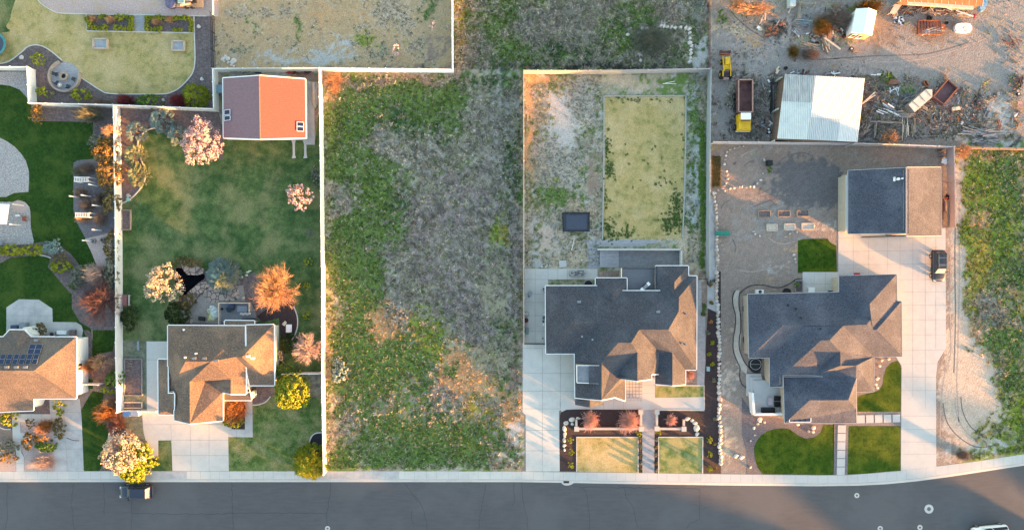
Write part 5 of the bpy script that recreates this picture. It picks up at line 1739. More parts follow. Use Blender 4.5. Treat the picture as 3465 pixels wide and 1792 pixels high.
TR = [
    # fr x y rx ry h kind mat label
    ('Z', 503, 357, 45, 56, 5.0, 'blossom', m_blos_p, 'pale pink blossom tree beside the barn corner and blue spruces', 'tree', 'blossom_tree'),
    ('Z', 751, 494, 34, 32, 3.4, 'blossom', m_blos_p, 'small round pink blossom tree standing alone on the green lawn', 'tree', 'blossom_tree'),
    ('Z', 408, 714, 46, 44, 4.6, 'blossom', m_blos_w, 'cream blossom tree on the west side of the dark pond', 'tree', 'blossom_tree'),
    ('Z', 302, 1142, 51, 48, 5.0, 'blossom', m_blos_w, 'cream blossom tree overhanging the pavement at the lower left', 'tree', 'blossom_tree'),
    ('Z', 330, 1168, 48, 46, 3.4, 'bush', m_yg, 'yellow green bush under the blossom tree, above the parked dark car', 'bush', 'round_bush'),
    ('Z', 683, 728, 66, 70, 8.0, 'bare', m_twig_o, 'tall orange lit bare tree over the corner of the wooden deck', 'tree', 'bare_tree'),
    ('Z', 768, 880, 46, 50, 5.0, 'bare', m_twig_w, 'pale pinkish bare tree with radiating branches against the field fence', 'tree', 'bare_tree'),
    ('Z', 728, 988, 43, 45, 4.8, 'bush', m_yg, 'large yellow green evergreen at the east front corner of the cream house', 'tree', 'evergreen_tree'),
    ('Z', 770, 1170, 40, 42, 5.0, 'conifer', m_yg, 'yellow green evergreen at the pavement end of the field fence', 'tree', 'evergreen_tree'),
    ('Z', 588, 1033, 30, 36, 2.6, 'twiggy', m_mr, 'fiery orange red shrub beside the garage of the cream house', 'shrub', 'twig_shrub'),
    ('Z', 585, 1060, 26, 16, 1.2, 'bush', m_yg, 'yellow green low shrub under the orange red shrub by the garage', 'shrub', 'low_shrub'),
    ('Z', 395, 298, 28, 27, 4.0, 'conifer', m_bl, 'blue spruce touching the fence, topmost of the spruces', 'tree', 'blue_spruce'),
    ('Z', 332, 328, 24, 22, 3.2, 'conifer', m_bl, 'blue spruce nearest the fence corner', 'tree', 'blue_spruce'),
    ('Z', 437, 337, 22, 22, 3.0, 'conifer', m_bl, 'small blue spruce touching the pink blossom tree', 'tree', 'blue_spruce'),
    ('Z', 330, 388, 25, 26, 3.2, 'conifer', m_by, 'olive grey spruce third down along the white fence', 'tree', 'blue_spruce'),
    ('Z', 338, 437, 24, 28, 3.0, 'conifer', m_by, 'yellowish spruce at the bottom of the curved bed by the fence', 'tree', 'blue_spruce'),
    ('Z', 547, 692, 38, 38, 4.6, 'conifer', m_bl, 'large blue spruce between the two stone terraces by the pond', 'tree', 'blue_spruce'),
    ('Z', 553, 703, 18, 20, 5.4, 'conifer', m_by, 'yellowish narrow spruce growing out of the blue one by the pond', 'tree', 'blue_spruce'),
    ('Z', 243, 762, 58, 64, 5.5, 'bare', m_twig_r, 'dark red twig tree leaning over the long white fence', 'tree', 'bare_tree'),
    ('Z', 240, 690, 30, 26, 2.6, 'twiggy', m_twig_w, 'pinkish bare shrub north of the dark red tree by the fence', 'shrub', 'twig_shrub'),
    ('Z', 275, 330, 34, 26, 3.0, 'bare', m_twig_o, 'orange twig tree crossing the fence corner', 'tree', 'bare_tree'),
    ('Z', 262, 378, 34, 32, 2.6, 'leafy', m_or, 'orange brown leafy shrub west of the fence, second from the fence corner', 'shrub', 'leafy_shrub'),
    ('Z', 245, 358, 24, 22, 2.2, 'leafy', m_gs, 'grey green shrub beside the orange twig tree', 'shrub', 'leafy_shrub'),
    ('Z', 272, 432, 30, 38, 2.8, 'leafy', m_or, 'tall orange brown shrub against the fence above the pergola posts', 'shrub', 'leafy_shrub'),
    ('Z', 278, 505, 22, 34, 2.4, 'leafy', m_ol, 'olive brown shrub against the fence beside the pergola posts', 'shrub', 'leafy_shrub'),
    ('Z', 280, 620, 18, 46, 2.2, 'leafy', m_ol, 'narrow olive brown shrub row against the fence below the pergola', 'shrub', 'leafy_shrub'),
    ('Z', 220, 288, 34, 20, 2.4, 'twiggy', m_gs, 'grey leafless shrub below the fence at the dark bed', 'shrub', 'twig_shrub'),
    ('Z', 92, 286, 18, 26, 1.8, 'leafy', m_or, 'small orange shrub at the corner of the dark lawn near the top left', 'shrub', 'leafy_shrub'),
    ('Z', 280, 688, 18, 40, 2.4, 'leafy', m_gs, 'grey green shrubs filling the gap between the dark red tree and the fence', 'shrub', 'leafy_shrub'),
    ('Z', 92, 147, 19, 16, 1.8, 'bush', m_yg, 'yellow green shrub north west of the fire pit patio', 'shrub', 'evergreen_shrub'),
    ('Z', 108, 230, 22, 14, 1.8, 'bush', m_yg, 'golden green shrub right of the short bright fence', 'shrub', 'evergreen_shrub'),
    ('Z', 198, 236, 22, 16, 1.8, 'bush', m_yg, 'yellow green shrub south east of the fire pit patio', 'shrub', 'evergreen_shrub'),
    ('Z', 312, 252, 25, 17, 1.8, 'twiggy', m_rd, 'dark red shrub under the curved white edging', 'shrub', 'twig_shrub'),
    ('Z', 372, 253, 32, 18, 2.0, 'bush', m_gr, 'wide bright green shrub between the two dark red shrubs', 'shrub', 'evergreen_shrub'),
    ('Z', 448, 252, 28, 18, 1.8, 'twiggy', m_rd, 'dark red shrub left of the spiky yellow green conifer', 'shrub', 'twig_shrub'),
    ('Z', 482, 236, 32, 26, 2.6, 'conifer', m_yg, 'spiky yellow green conifer in the corner of the dark bed', 'tree', 'spiky_conifer'),
    ('Z', 250, 258, 30, 14, .9, 'twiggy', m_twig_b, 'brown leafless ground shrub along the curved white edging', 'shrub', 'twig_shrub'),
    ('Z', 25, 628, 34, 13, 1.4, 'bush', m_yg, 'leftmost yellow green mound on the curved bed', 'shrub', 'evergreen_shrub'),
    ('Z', 80, 628, 30, 13, 1.4, 'bush', m_yg, 'yellow green mound second from left on the curved bed', 'shrub', 'evergreen_shrub'),
    ('Z', 132, 620, 24, 20, 1.4, 'leafy', m_bl, 'blue green spreading shrub at the bend of the curved bed', 'shrub', 'spreading_shrub'),
    ('Z', 150, 670, 28, 16, 1.4, 'bush', m_yg, 'yellow green mound beside the grey gravel path end', 'shrub', 'evergreen_shrub'),
    ('Z', 150, 650, 22, 14, 1.6, 'leafy', m_ol, 'brownish shrub behind the yellow green mound', 'shrub', 'leafy_shrub'),
    ('Z', 182, 716, 12, 13, 1.2, 'bush', m_gr, 'small green shrub left of the dark red tree', 'shrub', 'evergreen_shrub'),
    ('Z', 195, 695, 20, 26, 1.6, 'leafy', m_gs, 'grey green shrub between the lawn and the dark red tree', 'shrub', 'leafy_shrub'),
    ('Z', 248, 912, 38, 28, 3.0, 'bare', m_twig_o, 'reddish orange bare tree beside the east wall of the leftmost house', 'tree', 'bare_tree'),
    ('Z', 222, 922, 14, 18, 2.2, 'twiggy', m_mr, 'small bright orange shrub beside the house wall', 'shrub', 'twig_shrub'),
    ('Z', 285, 955, 25, 20, 2.2, 'bush', m_gr, 'green bush overlapping the white fence', 'bush', 'round_bush'),
    ('Z', 270, 980, 22, 12, 1.8, 'bush', m_yg, 'yellow green bush just below the green one on the fence', 'bush', 'round_bush'),
    ('Z', 262, 1042, 30, 22, 2.4, 'twiggy', m_mr, 'spreading orange shrub west of the fence end', 'shrub', 'twig_shrub'),
    ('Z', 275, 1012, 18, 14, 1.6, 'twiggy', m_twig_o, 'tan shrub between the yellow green bush and the orange shrub', 'shrub', 'twig_shrub'),
    ('Z', 290, 1068, 22, 28, 1.8, 'twiggy', m_twig_r, 'pinkish leafless shrub above the cream blossom tree', 'shrub', 'twig_shrub'),
    ('Z', 320, 1100, 12, 16, 1.2, 'twiggy', m_twig_b, 'small reddish shrub at the corner of the mulch bed', 'shrub', 'twig_shrub'),
    ('Z', 100, 832, 20, 18, 1.6, 'leafy', m_ol, 'brownish green bush on the leftmost patio', 'bush', 'leafy_shrub'),
    ('Z', 145, 1020, 13, 26, 2.0, 'bush', m_yg, 'yellow green bush at the porch corner of the leftmost house', 'bush', 'round_bush'),
    ('Z', 18, 1055, 20, 20, 1.4, 'bush', m_yg, 'yellow green shrub in the front bed at the left edge', 'shrub', 'evergreen_shrub'),
    ('Z', 108, 1072, 20, 18, 1.8, 'twiggy', m_mr, 'orange red shrub in the small front garden of the leftmost house', 'shrub', 'twig_shrub'),
    ('Z', 105, 1098, 18, 14, 1.5, 'mound', m_or, 'golden orange round shrub in the small front garden', 'shrub', 'round_shrub'),
    ('Z', 148, 1075, 15, 28, 1.2, 'leafy', m_ol, 'brown and olive shrub along the driveway edge', 'shrub', 'leafy_shrub'),
    ('Z', 72, 1065, 14, 12, 1.0, 'leafy', m_ol, 'brown shrub in the upper square planting box', 'shrub', 'leafy_shrub'),
    ('Z', 72, 1110, 18, 20, 1.0, 'leafy', m_or, 'rusty shrub in the lower square planting box', 'shrub', 'leafy_shrub'),
    ('Z', 112, 1122, 28, 14, 1.0, 'bush', m_gr, 'dark green juniper patch below the golden shrub', 'shrub', 'evergreen_shrub'),
    ('Z', 105, 1163, 32, 20, 1.4, 'twiggy', m_twig_w, 'pinkish white leafless shrub on the purple gravel by the pavement', 'shrub', 'twig_shrub'),
    ('Z', 20, 1122, 28, 16, .8, 'leafy', m_gs, 'grey shrub on the boulder bank at the lower left edge', 'shrub', 'leafy_shrub'),
    ('Z', 20, 1152, 26, 12, .7, 'leafy', m_or, 'rusty ground shrub below the boulder bank', 'shrub', 'leafy_shrub'),
    ('Z', 465, 757, 20, 22, 1.6, 'bush', m_ol, 'brownish bush at the west side of the sandy patio', 'bush', 'round_bush'),
    ('Z', 440, 790, 30, 28, 2.0, 'bush', m_dk, 'dark green bush at the north west corner of the cream house', 'bush', 'round_bush'),
    ('Z', 325, 800, 22, 30, 1.4, 'leafy', m_dk, 'dark olive shrub beside the fence above the raised beds', 'shrub', 'leafy_shrub'),
    ('Z', 470, 660, 40, 12, 1.2, 'leafy', m_ol, 'golden olive shrub at the north edge of the pond stones', 'shrub', 'leafy_shrub'),
    ('Z', 772, 655, 12, 12, 1.1, 'bush', m_yg, 'yellow green ball shrub, northernmost along the field fence', 'shrub', 'ball_shrub'),
    ('Z', 772, 720, 11, 11, 1.1, 'bush', m_yg, 'yellow green ball shrub, second along the field fence', 'shrub', 'ball_shrub'),
    ('Z', 771, 793, 12, 11, 1.1, 'bush', m_yg, 'yellow green ball shrub, third along the field fence', 'shrub', 'ball_shrub'),
    ('Z', 778, 585, 8, 7, .6, 'leafy', m_gs, 'tiny bare shrub in the shade of the field fence', 'shrub', 'leafy_shrub'),
    ('Z', 727, 865, 24, 26, 1.4, 'bush', m_dk, 'dark green shrub between the cream house and the pale bare tree', 'shrub', 'leafy_shrub'),
    ('Z', 715, 935, 30, 22, 1.8, 'leafy', m_gr, 'green spreading shrub north of the large yellow green evergreen', 'shrub', 'leafy_shrub'),
    ('Z', 795, 445, 12, 30, 1.2, 'leafy', m_gs, 'grey green shrub along the fence right of the small blossom tree', 'shrub', 'leafy_shrub'),
    ('Z', 1485, 1060, 20, 24, 2.2, 'twiggy', m_blos_r, 'coral blossom shrub left of centre in the dark front bed', 'shrub', 'blossom_shrub'),
    ('Z', 1584, 1063, 25, 26, 2.4, 'twiggy', m_blos_r, 'larger coral blossom shrub touching the low stone wall by the walk', 'shrub', 'blossom_shrub'),
    ('Z', 1689, 1058, 14, 15, 1.6, 'twiggy', m_blos_r, 'small coral blossom shrub right of the front walk', 'shrub', 'blossom_shrub'),
    ('Z', 1737, 943, 13, 14, 1.4, 'twiggy', m_blos_r, 'coral shrub in the corner bed of the big house', 'shrub', 'blossom_shrub'),
    ('Z', 997, 124, 11, 16, 1.8, 'leafy', m_blos_r, 'small coral tree in the middle of the bare yard at top', 'tree', 'blossom_tree'),
    ('Z', 1088, 62, 8, 16, 1.8, 'leafy', m_blos_r, 'small coral tree near the white fence at the top', 'tree', 'blossom_tree'),
    ('Z', 1895, 16, 62, 22, 3.0, 'bare', m_twig_o, 'orange bare thicket at the top of the scrap yard', 'tree', 'bare_tree'),
    ('Z', 1855, 10, 34, 26, 3.0, 'bare', m_twig_o, 'orange bare tree west of the thicket', 'tree', 'bare_tree'),
    ('Z', 2245, 345, 34, 28, 2.8, 'bare', m_twig_o, 'orange bare shrub growing over the mauve fence', 'tree', 'bare_tree'),
    ('Z', 2425, 378, 30, 24, 2.4, 'bare', m_twig_o, 'orange bare shrub at the corner of the green field on the right', 'tree', 'bare_tree'),
    ('Z', 2070, 65, 26, 24, 1.6, 'twiggy', m_or, 'golden brown dry shrub among the scrap by the rail pen', 'shrub', 'twig_shrub'),
    ('Z', 1998, 128, 16, 18, 1.0, 'twiggy', m_or, 'golden dry shrub right of the rusty rubbish heap', 'shrub', 'twig_shrub'),
    ('Z', 2110, 45, 44, 24, 1.8, 'twiggy', m_twig_b, 'grey brown leafless thicket left of the small white shed', 'shrub', 'twig_shrub'),
    ('Z', 2190, 14, 36, 18, 2.2, 'twiggy', m_or, 'rusty dry thicket at the top above the small white shed', 'shrub', 'twig_shrub'),
    ('Z', 2232, 190, 16, 15, 1.6, 'bush', m_gr, 'bright green bush on the gravel above the rusty scrap', 'bush', 'round_bush'),
    ('Z', 2040, 135, 26, 16, 1.2, 'twiggy', m_twig_b, 'tan dry bush at the gravel edge below the scrap pile', 'shrub', 'twig_shrub'),
    ('Z', 1815, 42, 14, 18, 1.0, 'leafy', m_gr, 'bright green weed clump beside the rusty wire fence', 'shrub', 'leafy_shrub'),
    ('Z', 1934, 426, 9, 9, .8, 'leafy', m_gr, 'small green bush beside the black bin in the dirt yard', 'shrub', 'leafy_shrub'),
    ('Z', 852, 935, 22, 26, 1.2, 'leafy', m_bl, 'blue green juniper in the weed field near the white fence', 'shrub', 'spreading_shrub'),
    ('Z', 848, 905, 14, 12, .9, 'leafy', m_bl, 'smaller blue green juniper just north of the larger one', 'shrub', 'spreading_shrub'),
    ('Z', 1640, 100, 46, 34, 1.3, 'twiggy', m_gs, 'dry tan grass clump inside the square of white boulders', 'shrub', 'grass_clump'),
    ('Z', 838, 200, 26, 16, 1.2, 'twiggy', m_twig_o, 'orange dry shrub in the north west corner of the weed field', 'shrub', 'twig_shrub'),
    ('Z', 840, 222, 14, 14, 1.0, 'twiggy', m_twig_o, 'second orange dry shrub just below the corner one in the weed field', 'shrub', 'twig_shrub'),
    ('Z', 2425, 1145, 18, 14, 1.6, 'twiggy', m_twig_b, 'dry shrub beside the curved pavement at the right', 'shrub', 'twig_shrub'),
]
for r in TR:
    tree(*r[:8], label=r[8], cat=r[9], name=r[10])

# hedge balls round the two beds at the top left: one ball built, the rest copied
hb = None
pos = [(885, 175), (1005, 165), (1040, 168), (1150, 170), (1190, 172), (1232, 172), (1275, 172), (1315, 178), (1316, 215), (1314, 252), (1310, 288), (1260, 282), (1212, 276), (1160, 278), (1046, 278), (1000, 280), (950, 276), (905, 262), (890, 225), (878, 200),
       (1470, 182), (1468, 225), (1470, 270), (1520, 290), (1562, 290), (1604, 292), (1505, 180), (1550, 182), (1595, 178), (1650, 180), (1755, 184), (1800, 184), (1850, 180), (1895, 186), (1908, 222), (1910, 262), (1906, 298), (1800, 296), (1750, 296)]
for i, (x, y) in enumerate(pos):
    if hb is None:
        hb = tree('00', x, y, 25, 25, .75, 'bush', m_yg, 'round yellow green box ball in the rows around the two hedged beds', 'shrub', 'box_ball', group='box balls round the two hedged beds', leaf=.11, dens=2.2)
        c0 = hb.location.copy()
        continue
    c = copy_tree(hb)
    w_ = W('00', x, y, G + .4)
    c.location = (w_[0], w_[1], G)
    c.rotation_euler.z = random.uniform(0, 6)
    s_ = random.uniform(.85, 1.2)
    c.scale = (s_, s_, s_)
# twig bushes in the hedged beds
for x, y, l in ((920, 180, 'left end of the left hedged bed'), (1100, 190, 'middle of the left hedged bed'), (1560, 215, 'left part of the right hedged bed'), (1700, 190, 'middle of the right hedged bed')):
    tree('00', x, y, 55, 40, 1.0, 'twiggy', m_twig_o, 'bare orange twig shrub at the ' + l, 'shrub', 'twig_shrub')
# small shrubs of the front beds
for f_, lst, m_, h_, rr_ in (('G', [(215, 556), (230, 732), (222, 925)], m_yg, .8, 42), ('G', [(2240, 556), (2240, 765), (2240, 968)], m_yg, .8, 42), ('G', [(1210, 452), (1495, 442)], m_yg, .6, 42)):
    for k, (x, y) in enumerate(lst):
        pl = ('left' if x < 1200 else 'right')
        lab = 'oval yellow green shrub in the %s end of the front bed, %s from the street' % (pl, ('third', 'second', 'first')[k]) if len(lst) == 3 else 'spiky yellow shrub %s of the front walk beside the low wall' % ('left', 'right')[k]
        tree(f_, x, y, rr_, rr_ * 1.15, h_, 'bush', m_, lab, 'shrub', 'low_shrub', leaf=.09, dens=2)
sp = None
for k, (x, y) in enumerate([(1232, 540), (1232, 650), (1235, 765), (1238, 885), (1236, 992), (1465, 540), (1462, 650), (1462, 770), (1462, 885), (1465, 990), (2310, 600), (2320, 250), (2320, 960)]):
    tree('G', x, y, 24, 24, .45, 'bush', m_gs if k % 2 else m_ol, 'small dormant shrub %s, %s counted from the house' % ('left of the front walk' if k < 5 else 'right of the front walk' if k < 10 else 'near the white boulder line', ('first', 'second', 'third', 'fourth', 'fifth')[k % 5]), 'shrub', 'dormant_shrub', leaf=.09, dens=2)
for k, (x, y, mm) in enumerate([(905, 185, m_or), (912, 368, m_or), (912, 556, m_mr), (920, 765, m_yg), (890, 880, m_yg), (922, 980, m_yg), (840, 400, m_gr), (835, 480, m_gr), (940, 1140, m_gs), (880, 665, m_gs)]):
    tree('32', x, y, 20, 20, .5, 'bush', mm, 'small %s shrub in the dark strip bed, number %s from the north' % ('rusty' if mm in (m_or, m_mr) else 'green', ('one', 'two', 'three', 'four', 'five', 'six', 'seven', 'eight', 'nine', 'ten')[k]), 'shrub', 'bed_shrub', leaf=.09, dens=2)

# ================================================================ WEEDS, GRASS AND BRUSH OF THE OPEN LOTS
def clumps(name, label, sel, N, size, nb, wid, lift, boxes, bright=1.0, kmode=0, cat='weeds'):
    xs_, ys_ = [], []
    for (x0, y0, x1, y1, wgt) in boxes:
        n = int(N * wgt)
        X = rng.uniform(x0, x1, n)
        Y = rng.uniform(y0, y1, n)
        xs_.append((X / .7434 - 1732.5) * S)
        ys_.append((896 - Y / .7434) * S)
    x, y = np.concatenate(xs_), np.concatenate(ys_)
    sc_ = ground_scores(x, y)
    am = sc_.argmax(0)
    c, _ = ground_color(x, y, .12)
    ok = np.isin(am, [TK.index(k) for k in sel]) & (y > yat(SWW, x) + .35)
    x, y, c, am = x[ok], y[ok], c[ok], am[ok]
    n = len(x)
    pk = rng.uniform(size=n) < .42
    alt = TC[[TK.index(k) for k in 'snptlsg']][rng.integers(0, 7, n)]
    c = np.where(pk[:, None], c * .35 + alt * .65, c)
    sz = size * rng.uniform(.5, 1.35, n)
    idx = np.repeat(np.arange(n), nb)
    a = rng.uniform(0, 6.283, len(idx))
    el = rng.uniform(.15, 1.25, len(idx))
    d = np.stack([np.cos(a) * np.cos(el), np.sin(a) * np.cos(el), np.sin(el) * lift], 1)
    st = np.stack([x[idx], y[idx], np.full(len(idx), G + .01)], 1) + rng.normal(size=(len(idx), 3)) * np.array([.05, .05, 0]) * size / .3
    en = st + d * sz[idx][:, None] * rng.uniform(.6, 1.1, len(idx))[:, None]
    if kmode == 0:
        up = np.cross(d, rng.normal(size=d.shape))
        up /= np.linalg.norm(up, axis=1, keepdims=True)
        up *= wid * rng.uniform(.6, 1.4, len(idx))[:, None]
        mid = st * .45 + en * .55
        V = np.stack([st, mid - up, en, mid + up], 1).reshape(-1, 3)
        k = 4
    col = c[idx] * (bright * rng.uniform(.45, 1.75, n))[idx][:, None] * rng.uniform(.7, 1.3, len(idx))[:, None]
    o_ = npmesh(name, V, k, MATS['weed_leaf'] if 'weed_leaf' in MATS else mat('weed_leaf', (1, 1, 1), (.85, .85, .85), scale=3, attr='Col', rough=.9, spec=.1), col=col)
    return props(o_, label, cat, kind='stuff')


FLD = [(818, 190, 1312, 1180, .55), (1142, -10, 1784, 176, .22), (2404, 376, 2640, 1168, .23)]
YRD = [(540, -10, 1136, 172, .30), (1318, 186, 1512, 668, .25), (1728, 186, 1782, 660, .08), (1792, -10, 2640, 350, .37)]
clumps('green_weeds', 'low green weeds and grass patches spread over the open lots', 'gdly', 46000, .30, 9, .05, .6, FLD, 1.0)
clumps('grey_brush', 'grey brown sagebrush and dead stalks spread over the open lots', 'sp', 36000, .46, 11, .045, .9, FLD + [(1792, 190, 2560, 350, .25)], 1.12, cat='brush')
clumps('dry_weeds', 'tan and orange dry weeds spread over the open lots', 'ontbk', 24000, .32, 8, .045, .8, FLD, 1.15)
clumps('sparse_weeds', 'sparse weed tufts on the bare yards and gravel', 'gdlynsptmk', 26000, .20, 7, .035, .6, YRD, 1.0)


# dark green clumps grown into the long pale lawn
def spots(name, label, fr, blobs, size, m):
    P = []
    for x, y, rx, ry, n in blobs:
        a = rng.normal(size=(n, 2)) * .5
        P += [W(fr, x + rx * q[0], y + ry * q[1], G + .02) for q in a]
    c = np.array(P)
    r_ = size * rng.uniform(.4, 1.4, len(c))
    idx = np.repeat(np.arange(len(c)), 26)
    d = rng.normal(size=(len(idx), 3))
    d[:, 2] = np.abs(d[:, 2]) * .3
    pos = c[idx] + d * r_[idx][:, None] * .5
    V = quads(pos, d + np.array([0, 0, 1.5]), rng.uniform(.08, .16, len(idx)))
    return props(npmesh(name, V, 4, m), label, 'weeds', kind='stuff')


spots('lawn_weeds', 'dark green weed patches grown into the edges of the long pale lawn', '31', [(560, 720, 70, 190, 90), (540, 880, 130, 110, 110), (470, 940, 60, 60, 30), (420, 500, 120, 60, 12), (0, 1020, 160, 50, 40), (-120, 950, 70, 120, 50),
      (-130, 120, 40, 150, 34), (-110, 380, 50, 110, 40), (-150, 650, 40, 200, 20), (60, 940, 90, 60, 14), (250, 300, 300, 300, 12), (100, -340, 300, 30, 22), (560, -320, 120, 60, 6), (620, 100, 30, 300, 6)], .24, foliage('weed_patch_leaves', (.08, .13, .03), (.04, .075, .02)))
spots('hedge_weeds', 'dark green weeds along the west foot of the grey fence', '31', [(820, 100, 26, 200, 120), (815, 500, 30, 260, 180), (825, 900, 24, 260, 150), (815, 1250, 24, 120, 60), (700, 900, 70, 200, 40), (720, 400, 60, 260, 40)], .3, m_gr)
# tyre tracks on the bare ground
b = M()
m_trk = mat('tyre_track', (.15, .125, .12), (.11, .095, .09), scale=3, grain=.3)
m_trl = mat('pale_track', (.36, .28, .235), (.28, .22, .19), scale=3, grain=.3)
for fr, pts, mm in (('31', [(1400, 640), (1500, 615), (1640, 560), (1760, 500), (1840, 450), (1900, 400), (1860, 330), (1780, 305), (1700, 320), (1630, 380), (1600, 440)], m_trk), ('31', [(1420, 600), (1560, 520), (1660, 420), (1760, 390), (1860, 380), (1920, 390)], m_trk), ('31', [(1560, 330), (1620, 260), (1720, 215), (1840, 200), (1920, 230)], m_trk),
                    ('31', [(1330, 740), (1450, 690), (1600, 660), (1750, 640), (1900, 700)], m_trk), ('31', [(1000, 760), (1040, 700), (1100, 670)], m_trk), ('31', [(1240, 340), (1270, 300), (1340, 270)], m_trk), ('31', [(1120, 1060), (1150, 1130), (1150, 1190)], m_trk), ('31', [(1480, 1040), (1540, 1090), (1640, 1110), (1740, 1085)], m_trl), ('31', [(1200, 240), (1260, 200), (1340, 175)], m_trl),
                    ('32', [(1190, 40), (1300, 55), (1420, 40), (1600, 0), (1700, 20)], m_trl), ('41', [(1330, 960), (1335, 1300), (1330, 1700), (1340, 2200), (1280, 2400), (1240, 2700), (1230, 3100)], m_trl), ('41', [(1420, 700), (1425, 1200), (1420, 1700), (1410, 2200), (1400, 2500), (1420, 2900)], m_trl), ('41', [(1385, 700), (1380, 1300), (1385, 1900), (1370, 2400)], m_trk),
                    ('43', [(1260, 60), (1300, 250), (1420, 400), (1600, 500), (1800, 480)], m_trk), ('43', [(1440, 0), (1460, 150), (1540, 300), (1680, 400)], m_trk), ('43', [(1380, 0), (1400, 180), (1490, 350), (1640, 450)], m_trl), ('30', [(1040, 100), (1120, 200), (1250, 330), (1400, 420), (1600, 470), (2000, 500)], m_trl), ('30', [(1080, 80), (1170, 190), (1300, 300), (1450, 390)], m_trk), ('40', [(0, 560), (500, 620), (1000, 600), (1400, 500), (1700, 380)], m_trl), ('40', [(0, 600), (600, 560), (1100, 540), (1500, 430)], m_trk)):
    b.strip(smooth([p[:2] for p in WP(fr, pts, G)], 5), .16, G + .006, mm)
props(b.build('track'), kind='structure')

# ================================================================ VEHICLES
m_blk = mat('black_car_paint', (.022, .024, .030), (.018, .02, .026), scale=1, rough=.28, spec=.6)
m_navy = mat('navy_car_paint', (.012, .020, .042), (.010, .017, .036), scale=1, rough=.3, spec=.6)
m_wpaint = mat('white_car_paint', (.75, .74, .72), (.72, .71, .69), scale=1, rough=.3, spec=.5)
m_cglass = mat('car_glass', (.030, .036, .042), (.025, .03, .036), scale=1, rough=.06, spec=.8)
m_pglass = mat('painted_reflection_glass', (.34, .36, .33), (.28, .30, .28), scale=3, rough=.12, spec=.8)  # pale base colour stands in for reflected sky
m_tyre = mat('tyre_rubber', (.022, .021, .020), (.014, .013, .013), scale=5, rough=.9)
m_rim = mat('alloy_rim', (.50, .50, .49), (.40, .40, .40), scale=3, rough=.35, metal=.6)
m_lamp = mat('headlight_lens', (.62, .62, .62), (.5, .5, .5), scale=4, rough=.15, spec=.7)
m_red = mat('red_lens', (.30, .02, .015), (.2, .012, .01), rough=.25)
m_rustm = mat('rusty_steel', (.17, .085, .075), (.095, .045, .042), scale=1.6, detail=9, rough=.9, grain=.2)
m_rusto = mat('orange_rust', (.34, .12, .05), (.20, .07, .035), scale=3, detail=9, rough=.9)
m_yel = mat('faded_yellow_paint', (.62, .39, .015), (.48, .27, .012), scale=1.5, detail=8, rough=.5)
m_wood = mat('old_wood', (.36, .27, .19), (.22, .165, .12), scale=4, detail=6)
m_woodg = mat('grey_old_wood', (.27, .25, .23), (.17, .155, .145), scale=4, detail=6)
m_woodl = mat('light_wood', (.62, .50, .37), (.50, .39, .28), scale=4, detail=6)


def rot2(x, y, a):
    return x * math.cos(a) - y * math.sin(a), x * math.sin(a) + y * math.cos(a)


class V3(M):
    """mesh in a vehicle's own axes (x forward), placed at c and turned by a"""

    def __init__(s, c, a):
        super().__init__()
        s.c, s.a = c, a

    def done(s, name, par, sm=False):
        s.v = [(s.c[0] + rot2(p[0], p[1], s.a)[0], s.c[1] + rot2(p[0], p[1], s.a)[1], s.c[2] + p[2]) for p in s.v]
        return s.build(name, par, sm)

    def loft(s, st, m):
        """stations (x, halfwidth, zlow, zhigh, tuck)"""
        vs = []
        for x, w, z0, z1, k in st:
            zc = (z1 - z0)
            vs += [(x, -w * .93, z0), (x, -w, z0 + zc * .3), (x, -w, z0 + zc * .72), (x, -w * k, z1 - zc * .06), (x, -w * k * .8, z1), (x, 0, z1 + .015),
                   (x, w * k * .8, z1), (x, w * k, z1 - zc * .06), (x, w, z0 + zc * .72), (x, w, z0 + zc * .3), (x, w * .93, z0)]
        n = 11
        fs = []
        for i in range(len(st) - 1):
            for j in range(n - 1):
                fs.append((i * n + j, i * n + j + 1, (i + 1) * n + j + 1, (i + 1) * n + j))
            fs.append((i * n + n - 1, i * n, (i + 1) * n, (i + 1) * n + n - 1))
        fs.append(tuple(range(n)))
        fs.append(tuple(range((len(st) - 1) * n, len(st) * n))[::-1])
        s.add(vs, fs, m)


